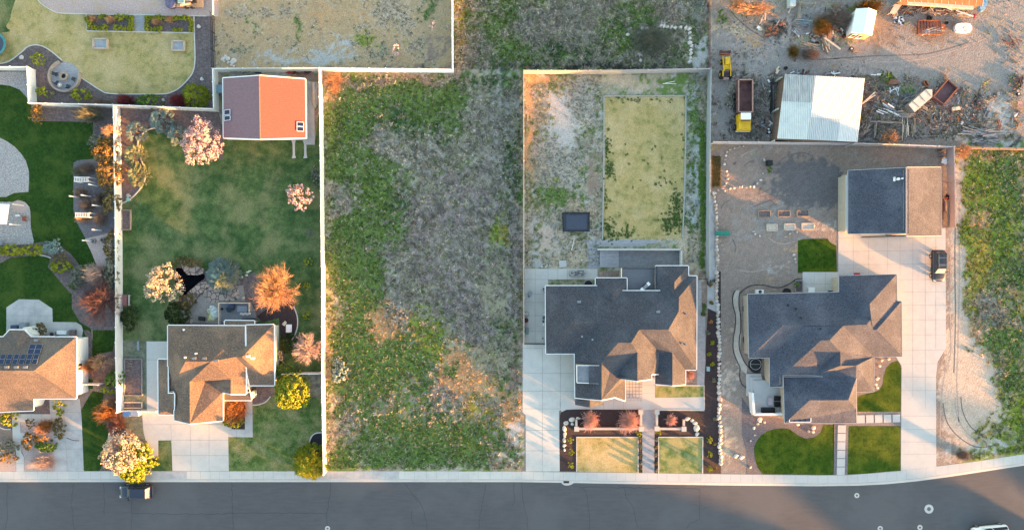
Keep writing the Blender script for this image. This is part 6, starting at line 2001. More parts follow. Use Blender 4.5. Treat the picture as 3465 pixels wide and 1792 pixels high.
def suv(c, a, L, Wd, Hh, paint, label, pale_ws=False, rails=True, z0=0.02, glassrear=None):
    t = thing('parked_car', label, 'car', (c[0], c[1], z0))
    c = (c[0], c[1], z0)
    h, w = L / 2, Wd / 2
    b = V3(c, a)
    b.loft([(h, w * .72, .42, .72, .9), (h - .10, w * .86, .32, .88, .9), (h - .45, w * .96, .28, .98, .9), (h - 1.2, w, .26, 1.06, .92), (0, w, .26, 1.10, .94), (-h + .6, w, .26, 1.10, .94), (-h + .14, w * .95, .34, 1.05, .92), (-h, w * .86, .42, .95, .92)], paint)
    b.done('body', t, True)
    b = V3(c, a)
    zb, zt = 1.06, Hh
    xw, xr, xq, xe = h - 1.18, h - 1.85, -h + .55, -h + .16
    wb, wt = w * .90, w * .72
    P = {'a': (xw, wb * .94, zb), 'b': (xr, wt, zt - .03), 'c': (xq, wt, zt - .04), 'd': (xe, wb * .94, zb)}
    def mir(p): return (p[0], -p[1], p[2])
    A, B2, C2, D2 = P['a'], P['b'], P['c'], P['d']
    b.face([B2, C2, mir(C2), mir(B2)][::-1], paint)
    b.face([(B2[0] - .1, B2[1] * .9, zt), (C2[0] + .1, C2[1] * .9, zt), (C2[0] + .1, -C2[1] * .9, zt), (B2[0] - .1, -B2[1] * .9, zt)], paint)
    for sg in (1, -1):
        o_ = [(p[0], p[1] * sg, p[2]) for p in (B2, C2)] + [((C2[0] + .1), C2[1] * .9 * sg, zt), (B2[0] - .1, B2[1] * .9 * sg, zt)]
        b.face(o_, paint)
        for q in ((A, B2), (C2, D2)):
            b.beam((q[0][0], q[0][1] * sg, q[0][2]), (q[1][0], q[1][1] * sg, q[1][2]), .09, .06, paint)
        b.beam((0, wb * sg, zb), (0, wt * sg, zt - .03), .08, .05, paint)
    b.face([(B2[0] - .1, B2[1] * .9, zt), (B2[0] - .1, -B2[1] * .9, zt), mir(B2), B2], paint)
    b.done('roof', t)
    for nm, f in (('windscreen', [A, B2, mir(B2), mir(A)]), ('rear_window', [mir(D2), mir(C2), C2, D2]), ('side_window', [A, D2, C2, B2]), ('side_window', [mir(B2), mir(C2), mir(D2), mir(A)])):
        b = V3(c, a)
        g = m_cglass
        if nm == 'windscreen' and pale_ws:
            g = m_pglass
        if nm == 'rear_window' and glassrear:
            g = glassrear
        cx = sum(p[0] for p in f) / 4, sum(p[1] for p in f) / 4, sum(p[2] for p in f) / 4
        b.face([tuple(cx[i] + (p[i] - cx[i]) * .95 for i in range(3)) for p in f], g)
        b.done(nm, t)
    for x in (h - .85, -h + .85):
        for sg in (1, -1):
            b = V3(c, a)
            b.cyl((x, sg * (w - .08), .36), .36, .24, m_tyre, 20, 'y')
            wo = b.done('wheel', t)
            b = V3(c, a)
            b.cyl((x, sg * (w + .045), .36), .22, .03, m_rim, 14, 'y')
            b.done('rim', wo)
    for sg in (1, -1):
        b = V3(c, a)
        b.box((h - .13, sg * w * .66, .80), (.26, .36, .16), m_lamp)
        b.done('headlight', t)
        b = V3(c, a)
        b.box((-h + .07, sg * w * .78, .92), (.12, .22, .26), m_red)
        b.done('tail_light', t)
        b = V3(c, a)
        b.box((xw - .25, sg * (w + .10), 1.10), (.14, .22, .16), paint)
        b.done('wing_mirror', t)
        if rails:
            b = V3(c, a)
            b.beam((xr - .15, sg * wt * .88, zt + .07), (xq + .1, sg * wt * .88, zt + .07), .05, .05, m_metal)
            b.done('roof_rail', t)
    b = V3(c, a)
    b.box((h + .01, 0, .52), (.10, Wd * .80, .20), m_black if paint is not m_wpaint else m_wpaint)
    b.done('front_bumper', t)
    b = V3(c, a)
    b.box((-h - .01, 0, .52), (.10, Wd * .86, .22), m_metal if glassrear else m_black)
    b.done('rear_bumper', t)
    if rails:
        for x in (xr - .5, -.2, xq + .55):
            b = V3(c, a)
            b.box((x, 0, zt + .05), (.06, wt * 1.7, .04), m_metal)
            b.done('roof_bar', t)
    return t


c = W('03', 1372, 945, .5)
suv(c, math.pi, 4.75, 1.95, 1.72, m_navy, 'dark navy car parked at the kerb below the yellow green bush', z0=.014, glassrear=m_pglass, rails=False)
c = W('42', 1198, -3, .5)
suv(c, -math.pi / 2, 4.6, 1.85, 1.74, m_blk, 'black car with roof bars on the white driveway below the detached garage', pale_ws=True, z0=G + .03)
c = W('43', 1722, 1352, .5)
suv(c, math.pi + .10, 5.2, 2.0, 1.9, m_wpaint, 'white vehicle on the road cut by the bottom right edge', z0=.014, rails=False)

# dump truck
c = W('K', 520, 850, .3)
c = (c[0], c[1], G)
t = thing('dump_truck', 'old dump truck with yellow cab and empty rusty bed in the scrap yard', 'truck', c)
cx0, cx1 = W('K', 455, 0, 2.0)[0] - c[0] + .1, W('K', 650, 0, 2.0)[0] - c[0] - .0
yt, yb = W('K', 0, 512, 2.0)[1] - c[1], W('K', 0, 938, 2.0)[1] - c[1]
mx_ = (cx0 + cx1) / 2
b = V3(c, 0)
b.box((mx_, (yt + yb) / 2, 1.0), (cx1 - cx0, yt - yb, .12), m_rustm)
for x in (cx0, cx1):
    b.box((x, (yt + yb) / 2, 1.5), (.10, yt - yb, 1.0), m_rustm)
    b.box((x, (yt + yb) / 2, 2.02), (.16, yt - yb, .06), mat('pale_rust', (.36, .22, .18), (.28, .16, .13), scale=3))
    for k in range(7):
        b.box((x + (.07 if x > 0 else -.07) * 1.3, yb + (yt - yb) * k / 6, 1.5), (.10, .10, 1.0), m_rustm)
for y in (yt, yb):
    b.box((mx_, y, 1.5), (cx1 - cx0 + .1, .10, 1.0), m_rustm)
    b.box((mx_, y, 2.02), (cx1 - cx0 + .16, .16, .06), MATS['pale_rust'])
b.done('bed', t)
yc0, yc1 = W('K', 0, 950, 1.8)[1] - c[1], W('K', 0, 1185, 1.2)[1] - c[1]
mc = (W('K', 420, 0, 1.0)[0] + W('K', 612, 0, 1.0)[0]) / 2 - c[0] + .12
b = V3(c, 0)
b.box((mc, (yc0 + yc1) / 2 - .1, .95), (2.05, (yc0 - yc1) - .1, .65), m_yel)
b.box((mc, yc1 + .85, 1.35), (1.75, 1.45, .28), m_yel, taper=.92)
b.box((mc, yc0 - .62, 1.7), (1.7, 1.1, .9), m_yel, taper=.86)
b.done('cab', t)
b = V3(c, 0)
b.box((mc - .02, yc0 - .58, 2.22), (1.52, .98, .10), m_wpaint, taper=.94)
b.done('cab_roof', t)
b = V3(c, 0)
b.box((mc, yc0 - 1.17, 1.78), (1.35, .05, .45), m_cglass, rx=.35)
b.done('windscreen', t)
b = V3(c, 0)
b.box((mc, yc1 - .05, .70), (2.1, .14, .22), m_wpaint)
b.done('front_bumper', t)
for x, y in ((mc - 1.05, yc1 + .6), (mc + .95, yc1 + .6), (cx0 - .12, yb + 1.2), (cx1 - .2, yb + 1.2), (cx0 - .12, yb + 2.6), (cx1 - .2, yb + 2.6)):
    b = V3(c, 0)
    b.cyl((x, y, .5), .5, .30, m_tyre, 18, 'x')
    wo = b.done('wheel', t)
    b = V3(c, 0)
    b.cyl((x - .155, y, .5), .25, .03, m_metal, 12, 'x')
    b.done('rim', wo)

# yellow loader tractor
c = W('K', 288, 330, .6)
c = (c[0], c[1], G)
t = thing('loader_tractor', 'old yellow loader tractor with rusty front bucket beside the wire fence', 'tractor', c)
k_ = 1 / 87.9


def kx(x, y):
    return ((x - 288) * k_ * .985, (330 - y) * k_ * .985)


b = V3(c, 0)
p = kx(295, 280)
b.box((p[0], p[1], 1.25), (.62, 1.15, .55), m_yel, taper=.9)
b.box((p[0], p[1] - .9, 1.1), (.85, .65, .3), m_yel)
b.done('hood', t)
b = V3(c, 0)
for x in (245, 335):
    q0, q1 = kx(x, 215), kx(x, 420)
    b.beam((q0[0], q0[1], .9), (q1[0], q1[1], 1.55), .12, .18, m_yel)
    q2 = kx(x + (12 if x < 290 else -12), 360)
    b.beam((q2[0], q2[1], 1.2), (q0[0] * .7, q0[1], .8), .09, .1, m_yel)
b.done('loader_arm', t)
b = V3(c, 0)
q = kx(283, 150)
b.box((q[0], q[1], .45), (1.55, .55, .10), m_rustm)
b.box((q[0], q[1] - .30, .7), (1.55, .10, .6), m_rusto)
for sx in (-.76, .76):
    b.box((q[0] + sx, q[1], .65), (.06, .55, .5), m_rustm)
b.done('bucket', t)
b = V3(c, 0)
q = kx(297, 445)
b.box((q[0], q[1], 1.0), (.55, .75, .45), m_rustm)
b.box((q[0], q[1] - .1, 1.35), (.42, .4, .16), m_black)
b.done('seat', t)
b = V3(c, 0)
q = kx(288, 508)
b.box((q[0], q[1], .8), (.8, .35, .5), mat('dusty_pink_rust', (.33, .22, .19), (.24, .15, .13), scale=4))
b.done('counterweight', t)
for x, y, r_, w_ in ((230, 450, .62, .38), (347, 452, .62, .38), (243, 275, .38, .24), (342, 275, .38, .24)):
    q = kx(x, y)
    b = V3(c, 0)
    b.cyl((q[0], q[1], r_), r_, w_, m_tyre, 20, 'x')
    wo = b.done('wheel', t)
    b = V3(c, 0)
    b.cyl((q[0] + (w_ / 2 + .01) * (1 if x > 290 else -1), q[1], r_), r_ * .45, .04, m_yel, 12, 'x')
    b.done('rim', wo)
for x in (238, 340):
    q = kx(x, 445)
    b = V3(c, 0)
    b.box((q[0], q[1], 1.28), (.16, .9, .06), MATS['light_wood'] if x < 0 else m_yel)
    b.done('mudguard', t)


# ================================================================ SMALL THINGS
def item(fr, name, label, cat, x, y, z=G):
    p = W(fr, x, y, z)
    return thing(name, label, cat, (p[0], p[1], z))


def one(b, name, label, cat, group=None):
    return props(b.build(name), label, cat, group)


def quadpts(fr, pts, z=G):
    return [p[:2] for p in WP(fr, pts, z)]


# open rusty trailer box
q = [Vector(W('M', x, y, 1.1)) for x, y in ((1405, 135), (1560, 262), (1345, 515), (1180, 395))]
t = thing('trailer_box', 'rusty open trailer box lying askew beside the cream camper shell', 'trailer', (sum(v.x for v in q) / 4, sum(v.y for v in q) / 4, G))
b = M()
b.prism([(v.x, v.y) for v in q], .3, .42, mat('rusty_floor', (.20, .115, .115), (.14, .075, .075), scale=1, detail=8))
b.build('floor', t)
for i in range(4):
    b = M()
    A, B2 = q[i], q[(i + 1) % 4]
    b.beam((A.x, A.y, .72), (B2.x, B2.y, .72), .08, .70, m_rustm)
    b.beam((A.x, A.y, 1.08), (B2.x, B2.y, 1.08), .14, .06, m_rusto if i % 2 else m_rustm)
    b.build('side_panel', t)
# cream camper shell with a pointed nose
pts = [(790, 525), (1060, 285), (1155, 290), (1155, 405), (885, 640)]
b = M()
Pq = quadpts('M', pts, 1.6)
b.prism(Pq, .5, 1.7, mat('cream_shell', (.60, .52, .43), (.50, .42, .34), scale=1.2, detail=8, rough=.6), m_woodg)
t = thing('camper_shell', 'cream camper shell with pointed nose dumped among weeds', 'camper', (Pq[0][0], Pq[0][1], G))
b.build('body', t)
b = M()
for a_, c_ in (((860, 465), (960, 560)), ((965, 370), (1050, 470)), ((1062, 290), (1152, 400))):
    A, B2 = W('M', *a_, 1.73), W('M', *c_, 1.73)
    b.beam(A, B2, .05, .05, m_wood)
b.build('seam', t)
# white tub, orange frame, brown crate
b = M()
Pq = smooth(quadpts('L', [(1398, 415), (1632, 415), (1632, 552), (1398, 545)], .6), 3, True)
b.prism(Pq, .16, .62, m_white)
cI = W('L', 1510, 480, .6)
b.prism([(cI[0] + (p[0] - cI[0]) * .8, cI[1] + (p[1] - cI[1]) * .72) for p in Pq], .6, .625, mat('dirty_white', (.62, .60, .57), (.10, .095, .09), scale=1.1, lo=.36, hi=.46))
one(b, 'tub', 'white plastic tub with black stains on the gravel at the top right', 'tub')
b = M()
Pq = quadpts('M', [(1018, 165), (1060, 150), (1105, 225), (1070, 245)], .4)
for i in range(4):
    b.beam((*Pq[i], .35), (*Pq[(i + 1) % 4], .35), .12, .4, m_rusto)
one(b, 'crate', 'small orange rusty open crate lying in the green weeds', 'crate')
b = M()
Pq = quadpts('M', [(482, 132), (636, 130), (640, 200), (490, 210)], .6)
b.prism(Pq, .15, .62, mat('brown_sheet', (.24, .11, .07), (.17, .08, .055), scale=3))
one(b, 'cabinet', 'flat brown cabinet lying by the bright green bush', 'cabinet')
# flat trailer of slats under lumber
t = item('L', 'stake_trailer', 'rusty stake sided trailer loaded with poles, right of the black scrap heap', 'trailer', 910, 490)
b = M()
Pq = quadpts('L', [(720, 370), (1105, 365), (1115, 605), (715, 600)], .7)
b.prism(Pq, .45, .6, m_rustm)
b.build('floor', t)
b = M()
for i in range(4):
    b.beam((*Pq[i], 1.0), (*Pq[(i + 1) % 4], 1.0), .07, .07, m_rusto)
    b.beam((*Pq[i], .8), (*Pq[(i + 1) % 4], .8), .07, .07, m_rustm)
for k in range(7):
    x = 740 + k * 52
    A, B2 = W('L', x, 372, 1.0), W('L', x, 600, 1.0)
    b.beam(A, B2, .06, .06, m_rusto)
b.build('frame', t)
b = M()
Pq = quadpts('L', [(1120, 420), (1195, 425), (1190, 520), (1120, 600)], .5)
b.prism(Pq, .4, .6, m_rusto)
b.build('tail_ramp', t)


def planks(fr, cx, cy, w, h, n, ang, spread, L, label, mats, name='lumber_pile', cat='lumber', z=.2, thick=.10):
    """scattered boards: each board a part of its pile"""
    t = item(fr, name, label, cat, cx, cy)
    for k in range(n):
        p = W(fr, cx + random.uniform(-w, w), cy + random.uniform(-h, h), G)
        a = R(ang + random.uniform(-spread, spread))
        l = L * random.uniform(.5, 1.15)
        b = M()
        b.box((p[0], p[1], z + random.uniform(0, .25)), (l, thick * random.uniform(.8, 1.9), .06), random.choice(mats), rz=a, ry=random.uniform(-.06, .06))
        b.build('board', t)
    return t


WG = [m_wood, m_woodg, m_woodl]
planks('J', 1180, 400, 90, 50, 16, 20, 35, 2.2, 'tangle of pale blue green pipes and rails beside the rail pen', [mat('blue_green_pipe', (.36, .46, .46), (.28, .38, .38), scale=3), m_metal], 'pipe_pile', 'pipes', .3, .07)
planks('J', 1120, 570, 60, 50, 9, -60, 30, 1.6, 'heap of white and grey sheet offcuts below the blue green pipes', [m_trim, m_metal, m_woodg], 'sheet_pile', 'sheets', .25, .12)
planks('J', 1600, 760, 60, 90, 26, -75, 28, 1.8, 'heap of split orange lit lumber beside a long pale plank', [m_wood, m_rusto, m_woodl], z=.3)  # orange boards carry the warm sunlight in their colour
planks('J', 1700, 770, 8, 8, 1, -36, 2, 2.6, 'single long pale plank lying on the lumber heap', [m_woodl], 'plank', 'plank', .6, .22)
planks('J', 1670, 560, 20, 70, 12, 80, 8, 1.5, 'rusty slatted frame leaning above the lumber heap', [m_rusto, m_wood], 'slat_frame', 'frame')
planks('J', 530, 330, 40, 50, 4, 70, 40, 1.3, 'few pale boards at the foot of the orange thicket', [m_woodl], z=.2)
planks('J', 670, 540, 90, 80, 14, 30, 70, .9, 'low heap of rusty sheet scrap beside the dirt track', [m_rustm, m_rusto], 'scrap_heap', 'scrap', .2, .2)
planks('J', 450, 520, 35, 40, 4, 40, 60, .6, 'scattered pale blocks on the dirt track', [m_woodl, m_trim], 'blocks', 'blocks', .2, .25)
planks('J', 1320, 800, 120, 30, 8, -18, 14, 2.0, 'thin branches and boards at the gravel edge below the dry bushes', WG)
planks('J', 980, 170, 10, 40, 2, 60, 10, 1.4, 'pale reddish board beside the grey cabinet at the top', [m_woodl], 'plank', 'plank')
planks('J', 2480, 640, 60, 90, 5, -72, 14, 1.7, 'loose grey boards on the dirt east of the small white shed', [m_woodg, m_wood])
planks('J', 2080, 890, 60, 30, 7, 30, 60, .7, 'small scrap heap with tyres in front of the small white shed', [m_rustm, m_wood], 'scrap_heap', 'scrap')
planks('L', 640, 200, 190, 60, 26, 20, 60, 1.4, 'cluttered row of boards and metal along the long rust roofed shed, west part', [m_wood, m_woodg, m_rusto, m_rustm, m_metal], 'scrap_heap', 'scrap', .3)
planks('L', 1080, 200, 200, 60, 26, -10, 50, 1.6, 'cluttered row of boards and metal along the long rust roofed shed, middle part', [m_wood, m_woodg, m_woodl, m_rustm, m_metal], 'scrap_heap', 'scrap', .3)
planks('L', 1470, 240, 130, 70, 18, -20, 40, 1.8, 'cluttered row of boards along the long rust roofed shed, east part', [m_wood, m_woodl, m_trim, m_woodg], 'scrap_heap', 'scrap', .3)
planks('L', 380, 380, 90, 70, 26, 40, 90, .45, 'black and white heap of small scrap left of the stake trailer', [m_black, m_trim, m_metal, mat('blue_plastic', (.07, .14, .28), (.05, .10, .2), rough=.4)], 'scrap_heap', 'scrap', .25, .2)
planks('L', 900, 560, 150, 45, 20, 14, 16, 2.0, 'bundle of pale poles lying on the stake trailer', [m_woodl, m_woodg, m_trim], 'pole_bundle', 'poles', .75, .06)
planks('L', 520, 400, 20, 10, 1, 24, 2, 1.4, 'yellow board at the edge of the black and white heap', [mat('yellow_board', (.50, .42, .12), (.4, .33, .1))], 'plank', 'plank')
planks('L', 1150, 170, 10, 10, 1, -20, 2, 2.6, 'long white board slanting across the clutter below the rust roof', [m_trim], 'plank', 'plank', .8, .14)
planks('L', 1480, 270, 10, 10, 1, -18, 2, 3.2, 'longest white board in the east part of the clutter below the rust roof', [m_trim], 'plank', 'plank', .8, .14)
planks('L', 1700, 300, 18, 30, 4, 60, 50, .6, 'small bright red scrap piece right of the boards', [mat('bright_red', (.42, .04, .05), (.32, .03, .04))], 'scrap_piece', 'scrap')
planks('M', 560, 290, 70, 50, 12, 60, 80, .9, 'tangle of white bent pipes in the weeds', [m_trim], 'pipe_pile', 'pipes', .25, .06)
planks('M', 450, 600, 120, 60, 10, -25, 10, 2.2, 'corrugated sheet and white strips beside the grey pallet', [m_metal, m_trim, m_trim], 'sheet_pile', 'sheets', .3, .12)
planks('M', 700, 680, 80, 55, 18, 3, 4, 1.7, 'grey slatted pallet among the scrap south of the camper shell', [m_woodg], 'pallet', 'pallet', .25)
planks('M', 730, 900, 50, 60, 12, 88, 4, 2.6, 'row of long upright laid poles beside the orange bare shrub', [m_woodl, m_woodg], 'pole_bundle', 'poles', .3, .09)
planks('M', 845, 900, 30, 50, 5, 88, 5, 2.0, 'short rack of brown poles right of the long poles', [m_wood], 'pole_bundle', 'poles', .3, .09)
planks('M', 450, 800, 150, 12, 6, -2, 3, 3.2, 'long old beams forming the top of the collapsed pen', [m_wood, m_woodg], 'beam_frame', 'beams', .4)
planks('M', 265, 880, 12, 60, 4, 88, 4, 2.6, 'upright old beams forming the left side of the collapsed pen', [m_wood, m_woodg], 'beam_frame', 'beams', .4)
planks('M', 110, 900, 60, 70, 16, 55, 25, 1.4, 'heap of grey pallets against the metal roofed shed', [m_woodg, m_wood], 'pallet_heap', 'pallets', .3)
planks('M', 140, 1060, 90, 20, 7, -8, 8, 1.6, 'low stack of boards at the fence corner south of the metal roofed shed', [m_woodg], z=.2)
planks('M', 1900, 950, 240, 60, 30, -5, 18, 2.6, 'big heap of grey weathered timbers near the brown board fence', [m_woodg, m_metal, mat('dark_timber', (.12, .12, .13), (.07, .07, .08), scale=3)], 'timber_heap', 'timbers', .3, .12)
planks('M', 1950, 1080, 190, 50, 22, 0, 22, 1.8, 'dark heap of boards in front of the weathered timbers', [m_woodg, MATS['dark_timber']], 'timber_heap', 'timbers', .2, .12)
planks('M', 2160, 830, 12, 70, 4, 75, 5, 1.7, 'rusty angle irons standing beside the timber heap', [m_rustm], 'iron_rods', 'irons', .5, .08)
planks('M', 970, 1020, 120, 10, 2, 6, 3, 4.5, 'thin long grey pole right of the orange bare shrub', [m_woodg], 'pole', 'pole', .3, .06)
planks('M', 1060, 600, 45, 40, 6, -50, 35, 1.1, 'cream bent panel and sticks south east of the camper shell', [m_woodl, m_woodg], 'scrap_heap', 'scrap', .3, .14)
planks('M', 1510, 595, 45, 10, 3, 0, 10, 1.1, 'cream bathtub shaped scrap near the dark frame', [m_woodl], 'scrap_piece', 'scrap', .35, .3)
planks('M', 1810, 420, 60, 100, 12, 80, 60, 1.1, 'rusty plough frame on the gravel', [m_rustm, m_black], 'plough_frame', 'plough', .3, .06)
planks('M', 1800, 560, 60, 18, 6, 0, 10, 1.2, 'rusty floor plate below the plough frame', [m_rustm], 'rust_plate', 'plate', .2, .25)
planks('M', 2020, 620, 40, 70, 6, 65, 5, 1.3, 'pale perforated metal plank on the gravel', [m_metal], 'metal_plank', 'metal plank', .2, .2)
planks('M', 1540, 450, 30, 60, 8, 70, 30, .8, 'grey scrap leaning beside the rusty trailer box', [m_metal, m_woodg], 'scrap_heap', 'scrap', .2, .1)
planks('M', 830, 420, 90, 50, 14, 28, 12, 1.4, 'dark blue grey boards beside the camper shell', [mat('blue_grey_board', (.10, .13, .18), (.06, .08, .12), scale=3), m_woodg], 'board_heap', 'boards', .3)
planks('M', 160, 420, 80, 60, 3, 38, 6, 2.4, 'pale timber leaning on the east edge of the metal roofed shed', [m_woodl], 'plank', 'plank', .8, .12)
planks('M', 300, 80, 60, 25, 5, 2, 5, 1.4, 'pale ladder like frame in the grey brush north east of the shed', [m_woodg, m_trim], 'rack', 'rack', .3)
planks('L', 2330, 750, 120, 90, 12, -50, 40, 1.6, 'reddish scrap and boards at the right edge of the gravel', [m_rustm, m_wood, m_woodg], 'scrap_heap', 'scrap', .3)
planks('L', 2400, 950, 70, 90, 4, -55, 40, 1.8, 'long boards at the right edge south of the reddish scrap', [m_wood], 'plank', 'plank', .3)
planks('M', 2480, 200, 60, 90, 12, 80, 40, 1.2, 'dark rusty machinery scrap at the right edge', [m_rustm, m_black], 'scrap_heap', 'scrap', .3)
planks('M', 2520, 520, 40, 30, 6, 10, 10, 1.3, 'dusty pink stone slabs at the right edge', [MATS['dusty_pink_rust']], 'slab_pile', 'slabs', .3, .4)
planks('K', 770, 560, 40, 50, 5, -60, 15, 1.8, 'pale crossed pipes east of the dump truck bed', [m_trim, m_woodg], 'pipe_pile', 'pipes', .25, .06)
planks('K', 900, 710, 16, 90, 6, 88, 3, 4.2, 'black stacked pipes between the dump truck and the metal roofed shed', [m_black, MATS['dark_timber']], 'pipe_stack', 'pipes', .4, .16)
planks('K', 800, 850, 50, 50, 4, -50, 12, 1.6, 'grey poles lying in the brush by the yellow cab', [m_woodg], z=.25)
planks('K', 935, 1050, 18, 90, 5, 78, 3, 3.6, 'long grey planks along the west side of the metal roofed shed', [m_woodg], z=.3)
planks('K', 950, 1240, 30, 14, 6, 72, 3, .8, 'small grey pallet at the south west corner of the metal roofed shed', [m_woodg], 'pallet', 'pallet')
planks('K', 990, 400, 30, 40, 6, 55, 30, .9, 'dark heap and pale hood at the north west corner of the metal roofed shed', [m_black, m_woodl, m_rustm], 'scrap_heap', 'scrap', .3, .2)
planks('40', 950, 300, 8, 8, 1, 12, 2, .01, 'tiny board by the gravel', [m_wood]) if False else None
planks('K', 570, 470, 30, 10, 2, 12, 8, 1.0, 'short pale board above the dump truck bed', [m_woodg], 'plank', 'plank')
planks('10', 900, 735, 130, 10, 16, 5, 20, .9, 'red clutter between the fence and the barn', [mat('red_clutter', (.36, .03, .03), (.22, .02, .025)), m_rustm, m_black], 'clutter', 'clutter', .3, .16)
planks('10', 400, 735, 160, 8, 14, 5, 15, .9, 'dark clutter between the fence and the purple roof slope', [m_black, m_woodg, m_metal], 'clutter', 'clutter', .3, .12)
planks('20', 1145, 1160, 3, 30, 1, 88, 2, 1.7, 'thin pale stake on the tan strip inside the tan fence', [m_woodl], 'stake', 'stake', .2, .05)
planks('30', 515, 832, 30, 10, 2, 6, 12, 1.9, 'two thin white pipes on the soil above the long lawn', [m_trim], 'pipes', 'pipes', .2, .06)
planks('Q', 696, 108, 2, 2, 1, 78, 1, 1.7, 'white pipe on the sandy ground left of the stairs', [m_trim], 'pipe', 'pipe', .2, .07)
planks('31', 975, 224, 3, 2, 1, 0, 1, 1.5, 'thin pale board at the top of the seedling rows', [m_woodl], 'board', 'board', .2, .05)
planks('41', 570, 352, 30, 3, 1, 2, 1, 2.2, 'pale bench along the back of the detached garage', [m_woodg], 'bench', 'bench', .4, .14)
planks('41', 935, 336, 20, 3, 1, 2, 1, 2.0, 'pale board behind the brown roof half of the garage', [m_woodg], 'board', 'board', .4, .12)
planks('41', 1235, 195, 50, 45, 14, 2, 3, .8, 'pile of pallets and clay pots in the fence corner behind the garage', [m_woodg, m_rustm, m_wood], 'pallet_heap', 'pallets', .3)
planks('41', 1300, 820, 8, 60, 2, 84, 3, 3.0, 'long metal ladders leaning by the garage east wall', [m_metal], 'ladder', 'ladder', .6, .3)
planks('41', 1250, 760, 3, 60, 3, 90, 1, 2.6, 'rusty rails along the east wall of the garage', [m_rustm], 'rails', 'rails', .5, .08)
planks('41', 1275, 650, 18, 22, 7, 30, 60, .6, 'orange red machine parked east of the garage', [mat('machine_red', (.50, .10, .05), (.35, .06, .04)), m_black], 'garden_machine', 'machine', .5, .2)
planks('41', 1262, 270, 12, 36, 4, 80, 30, .7, 'white bags leaning on the fence behind the garage', [m_trim], 'bags', 'bags', .4, .4)
planks('12', 785, 575, 6, 22, 2, 50, 3, 1.1, 'pale stacked timbers at the end of the dark bed', [m_woodl], 'timber', 'timber', .3, .25)
planks('02', 1325, 1020, 40, 60, 5, 30, 60, .8, 'branches and odds in the rectangular bed beside the fence', [m_wood], 'branches', 'branches', .25, .05)
planks('32', 900, 150, 40, 30, 12, 60, 60, .7, 'broken stone and timber at the north end of the dark strip bed', [m_woodg, m_wood, m_black], 'rubble', 'rubble', .2, .14)

RK = [m_rustm, m_wood, m_woodg, m_black, m_metal, m_rusto, m_trim]
for k, (fr, x, y, w_, h_, l) in enumerate((('J', 1380, 640, 110, 60, 'between the blue green pipes and the lumber heap'), ('J', 1820, 520, 90, 110, 'in the shade west of the small white shed'), ('J', 820, 440, 60, 60, 'among the dry bushes above the dirt track'), ('J', 1750, 180, 160, 60, 'at the top between the rail pen and the small white shed'), ('L', 760, 130, 260, 26, 'packed against the rust roofed shed wall'),
                                          ('L', 1340, 150, 220, 30, 'packed against the east half of the rust roofed shed'), ('M', 330, 420, 120, 90, 'in the weeds east of the metal roofed shed'), ('M', 640, 480, 120, 60, 'in the weeds left of the camper shell'), ('M', 1250, 700, 160, 90, 'in the grey brush south of the trailer box'), ('M', 1250, 930, 220, 80, 'in the grey brush left of the weathered timbers'),
                                          ('M', 1700, 780, 180, 60, 'north of the weathered timbers'), ('M', 420, 1020, 130, 50, 'at the foot of the orange bare shrub'), ('M', 2440, 760, 70, 120, 'at the lower right end of the gravel'), ('K', 860, 640, 90, 140, 'in the brush east of the dump truck'), ('K', 830, 1080, 90, 90, 'in the brush right of the yellow cab'), ('J', 1150, 1270, 160, 24, 'along the north edge of the metal roofed shed'), ('J', 1700, 1280, 160, 20, 'along the north east edge of the metal roofed shed'))):
    planks(fr, x, y, w_, h_, 12, random.uniform(0, 180), 80, .9, 'scattered mixed scrap ' + l, RK, 'scrap_scatter', 'scrap', .18, .13)
# tyres and drums
for fr, x, y, r_, l in (('J', 1935, 625, 36, 'large tyre left of the small white shed'), ('J', 2055, 848, 34, 'white rimmed tyre in front of the small white shed'), ('J', 1512, 630, 26, 'tyre on the rusty frame above the lumber heap'), ('J', 1462, 755, 30, 'tyre at the left foot of the lumber heap'), ('L', 1222, 400, 26, 'black tyre right of the stake trailer'),
                        ('L', 925, 315, 44, 'tyre below the middle of the rust roofed shed'), ('M', 2490, 358, 28, 'cream rimmed wheel at the right edge'), ('K', 862, 1165, 26, 'upper of two tyres at the metal roofed shed'), ('K', 870, 1205, 32, 'lower of two tyres at the metal roofed shed'), ('K', 1095, 355, 22, 'black tyre north of the metal roofed shed'), ('L', 330, 255, 44, 'round pale lid left of the black and white heap')):
    p = W(fr, x, y, .3)
    rr_ = r_ / FR[fr][2] * S
    b = M()
    mm = m_tyre if 'lid' not in l else m_woodl
    b.ring((p[0], p[1], G), rr_ * .5, rr_, .24, mm, 22)
    if 'rim' in l or 'upper' in l or 'lower' in l:
        b.ring((p[0], p[1], G + .1), rr_ * .15, rr_ * .5, .16, m_trim, 18)
    one(b, 'tyre' if 'lid' not in l else 'lid', l, 'tyre' if 'lid' not in l else 'lid')
b = M()
p0, p1 = W('J', 1355, 680, .4), W('J', 1420, 725, .4)
b.tube([p0, p1], .28, m_metal, 12)
one(b, 'drum', 'grey metal drum lying among the scrap left of the lumber heap', 'drum')
b = M()
Pq = smooth(quadpts('L', [(1790, 130), (1815, 60), (1850, 0), (1900, -40), (1925, 30), (1905, 110), (1870, 185), (1820, 190)], .8), 3, True)
b.prism(Pq, .3, .9, mat('blue_tarp', (.06, .20, .38), (.25, .38, .45), scale=3, lo=.45, hi=.6))
one(b, 'blue_tarp', 'bright blue tarp bundle at the east end of the rust roofed shed', 'tarp')
b = M()
Pq = quadpts('L', [(350, 60), (460, 75), (360, 225), (255, 215)], 1.6)
b.prism(Pq, 1.2, 1.3, m_woodl)
for p in Pq:
    b.box((p[0], p[1], .7), (.1, .1, 1.2), m_wood)
one(b, 'table', 'pale topped table at the west end of the rust roofed shed', 'table')
b = M()
p = W('J', 1022, 40, 1.0)
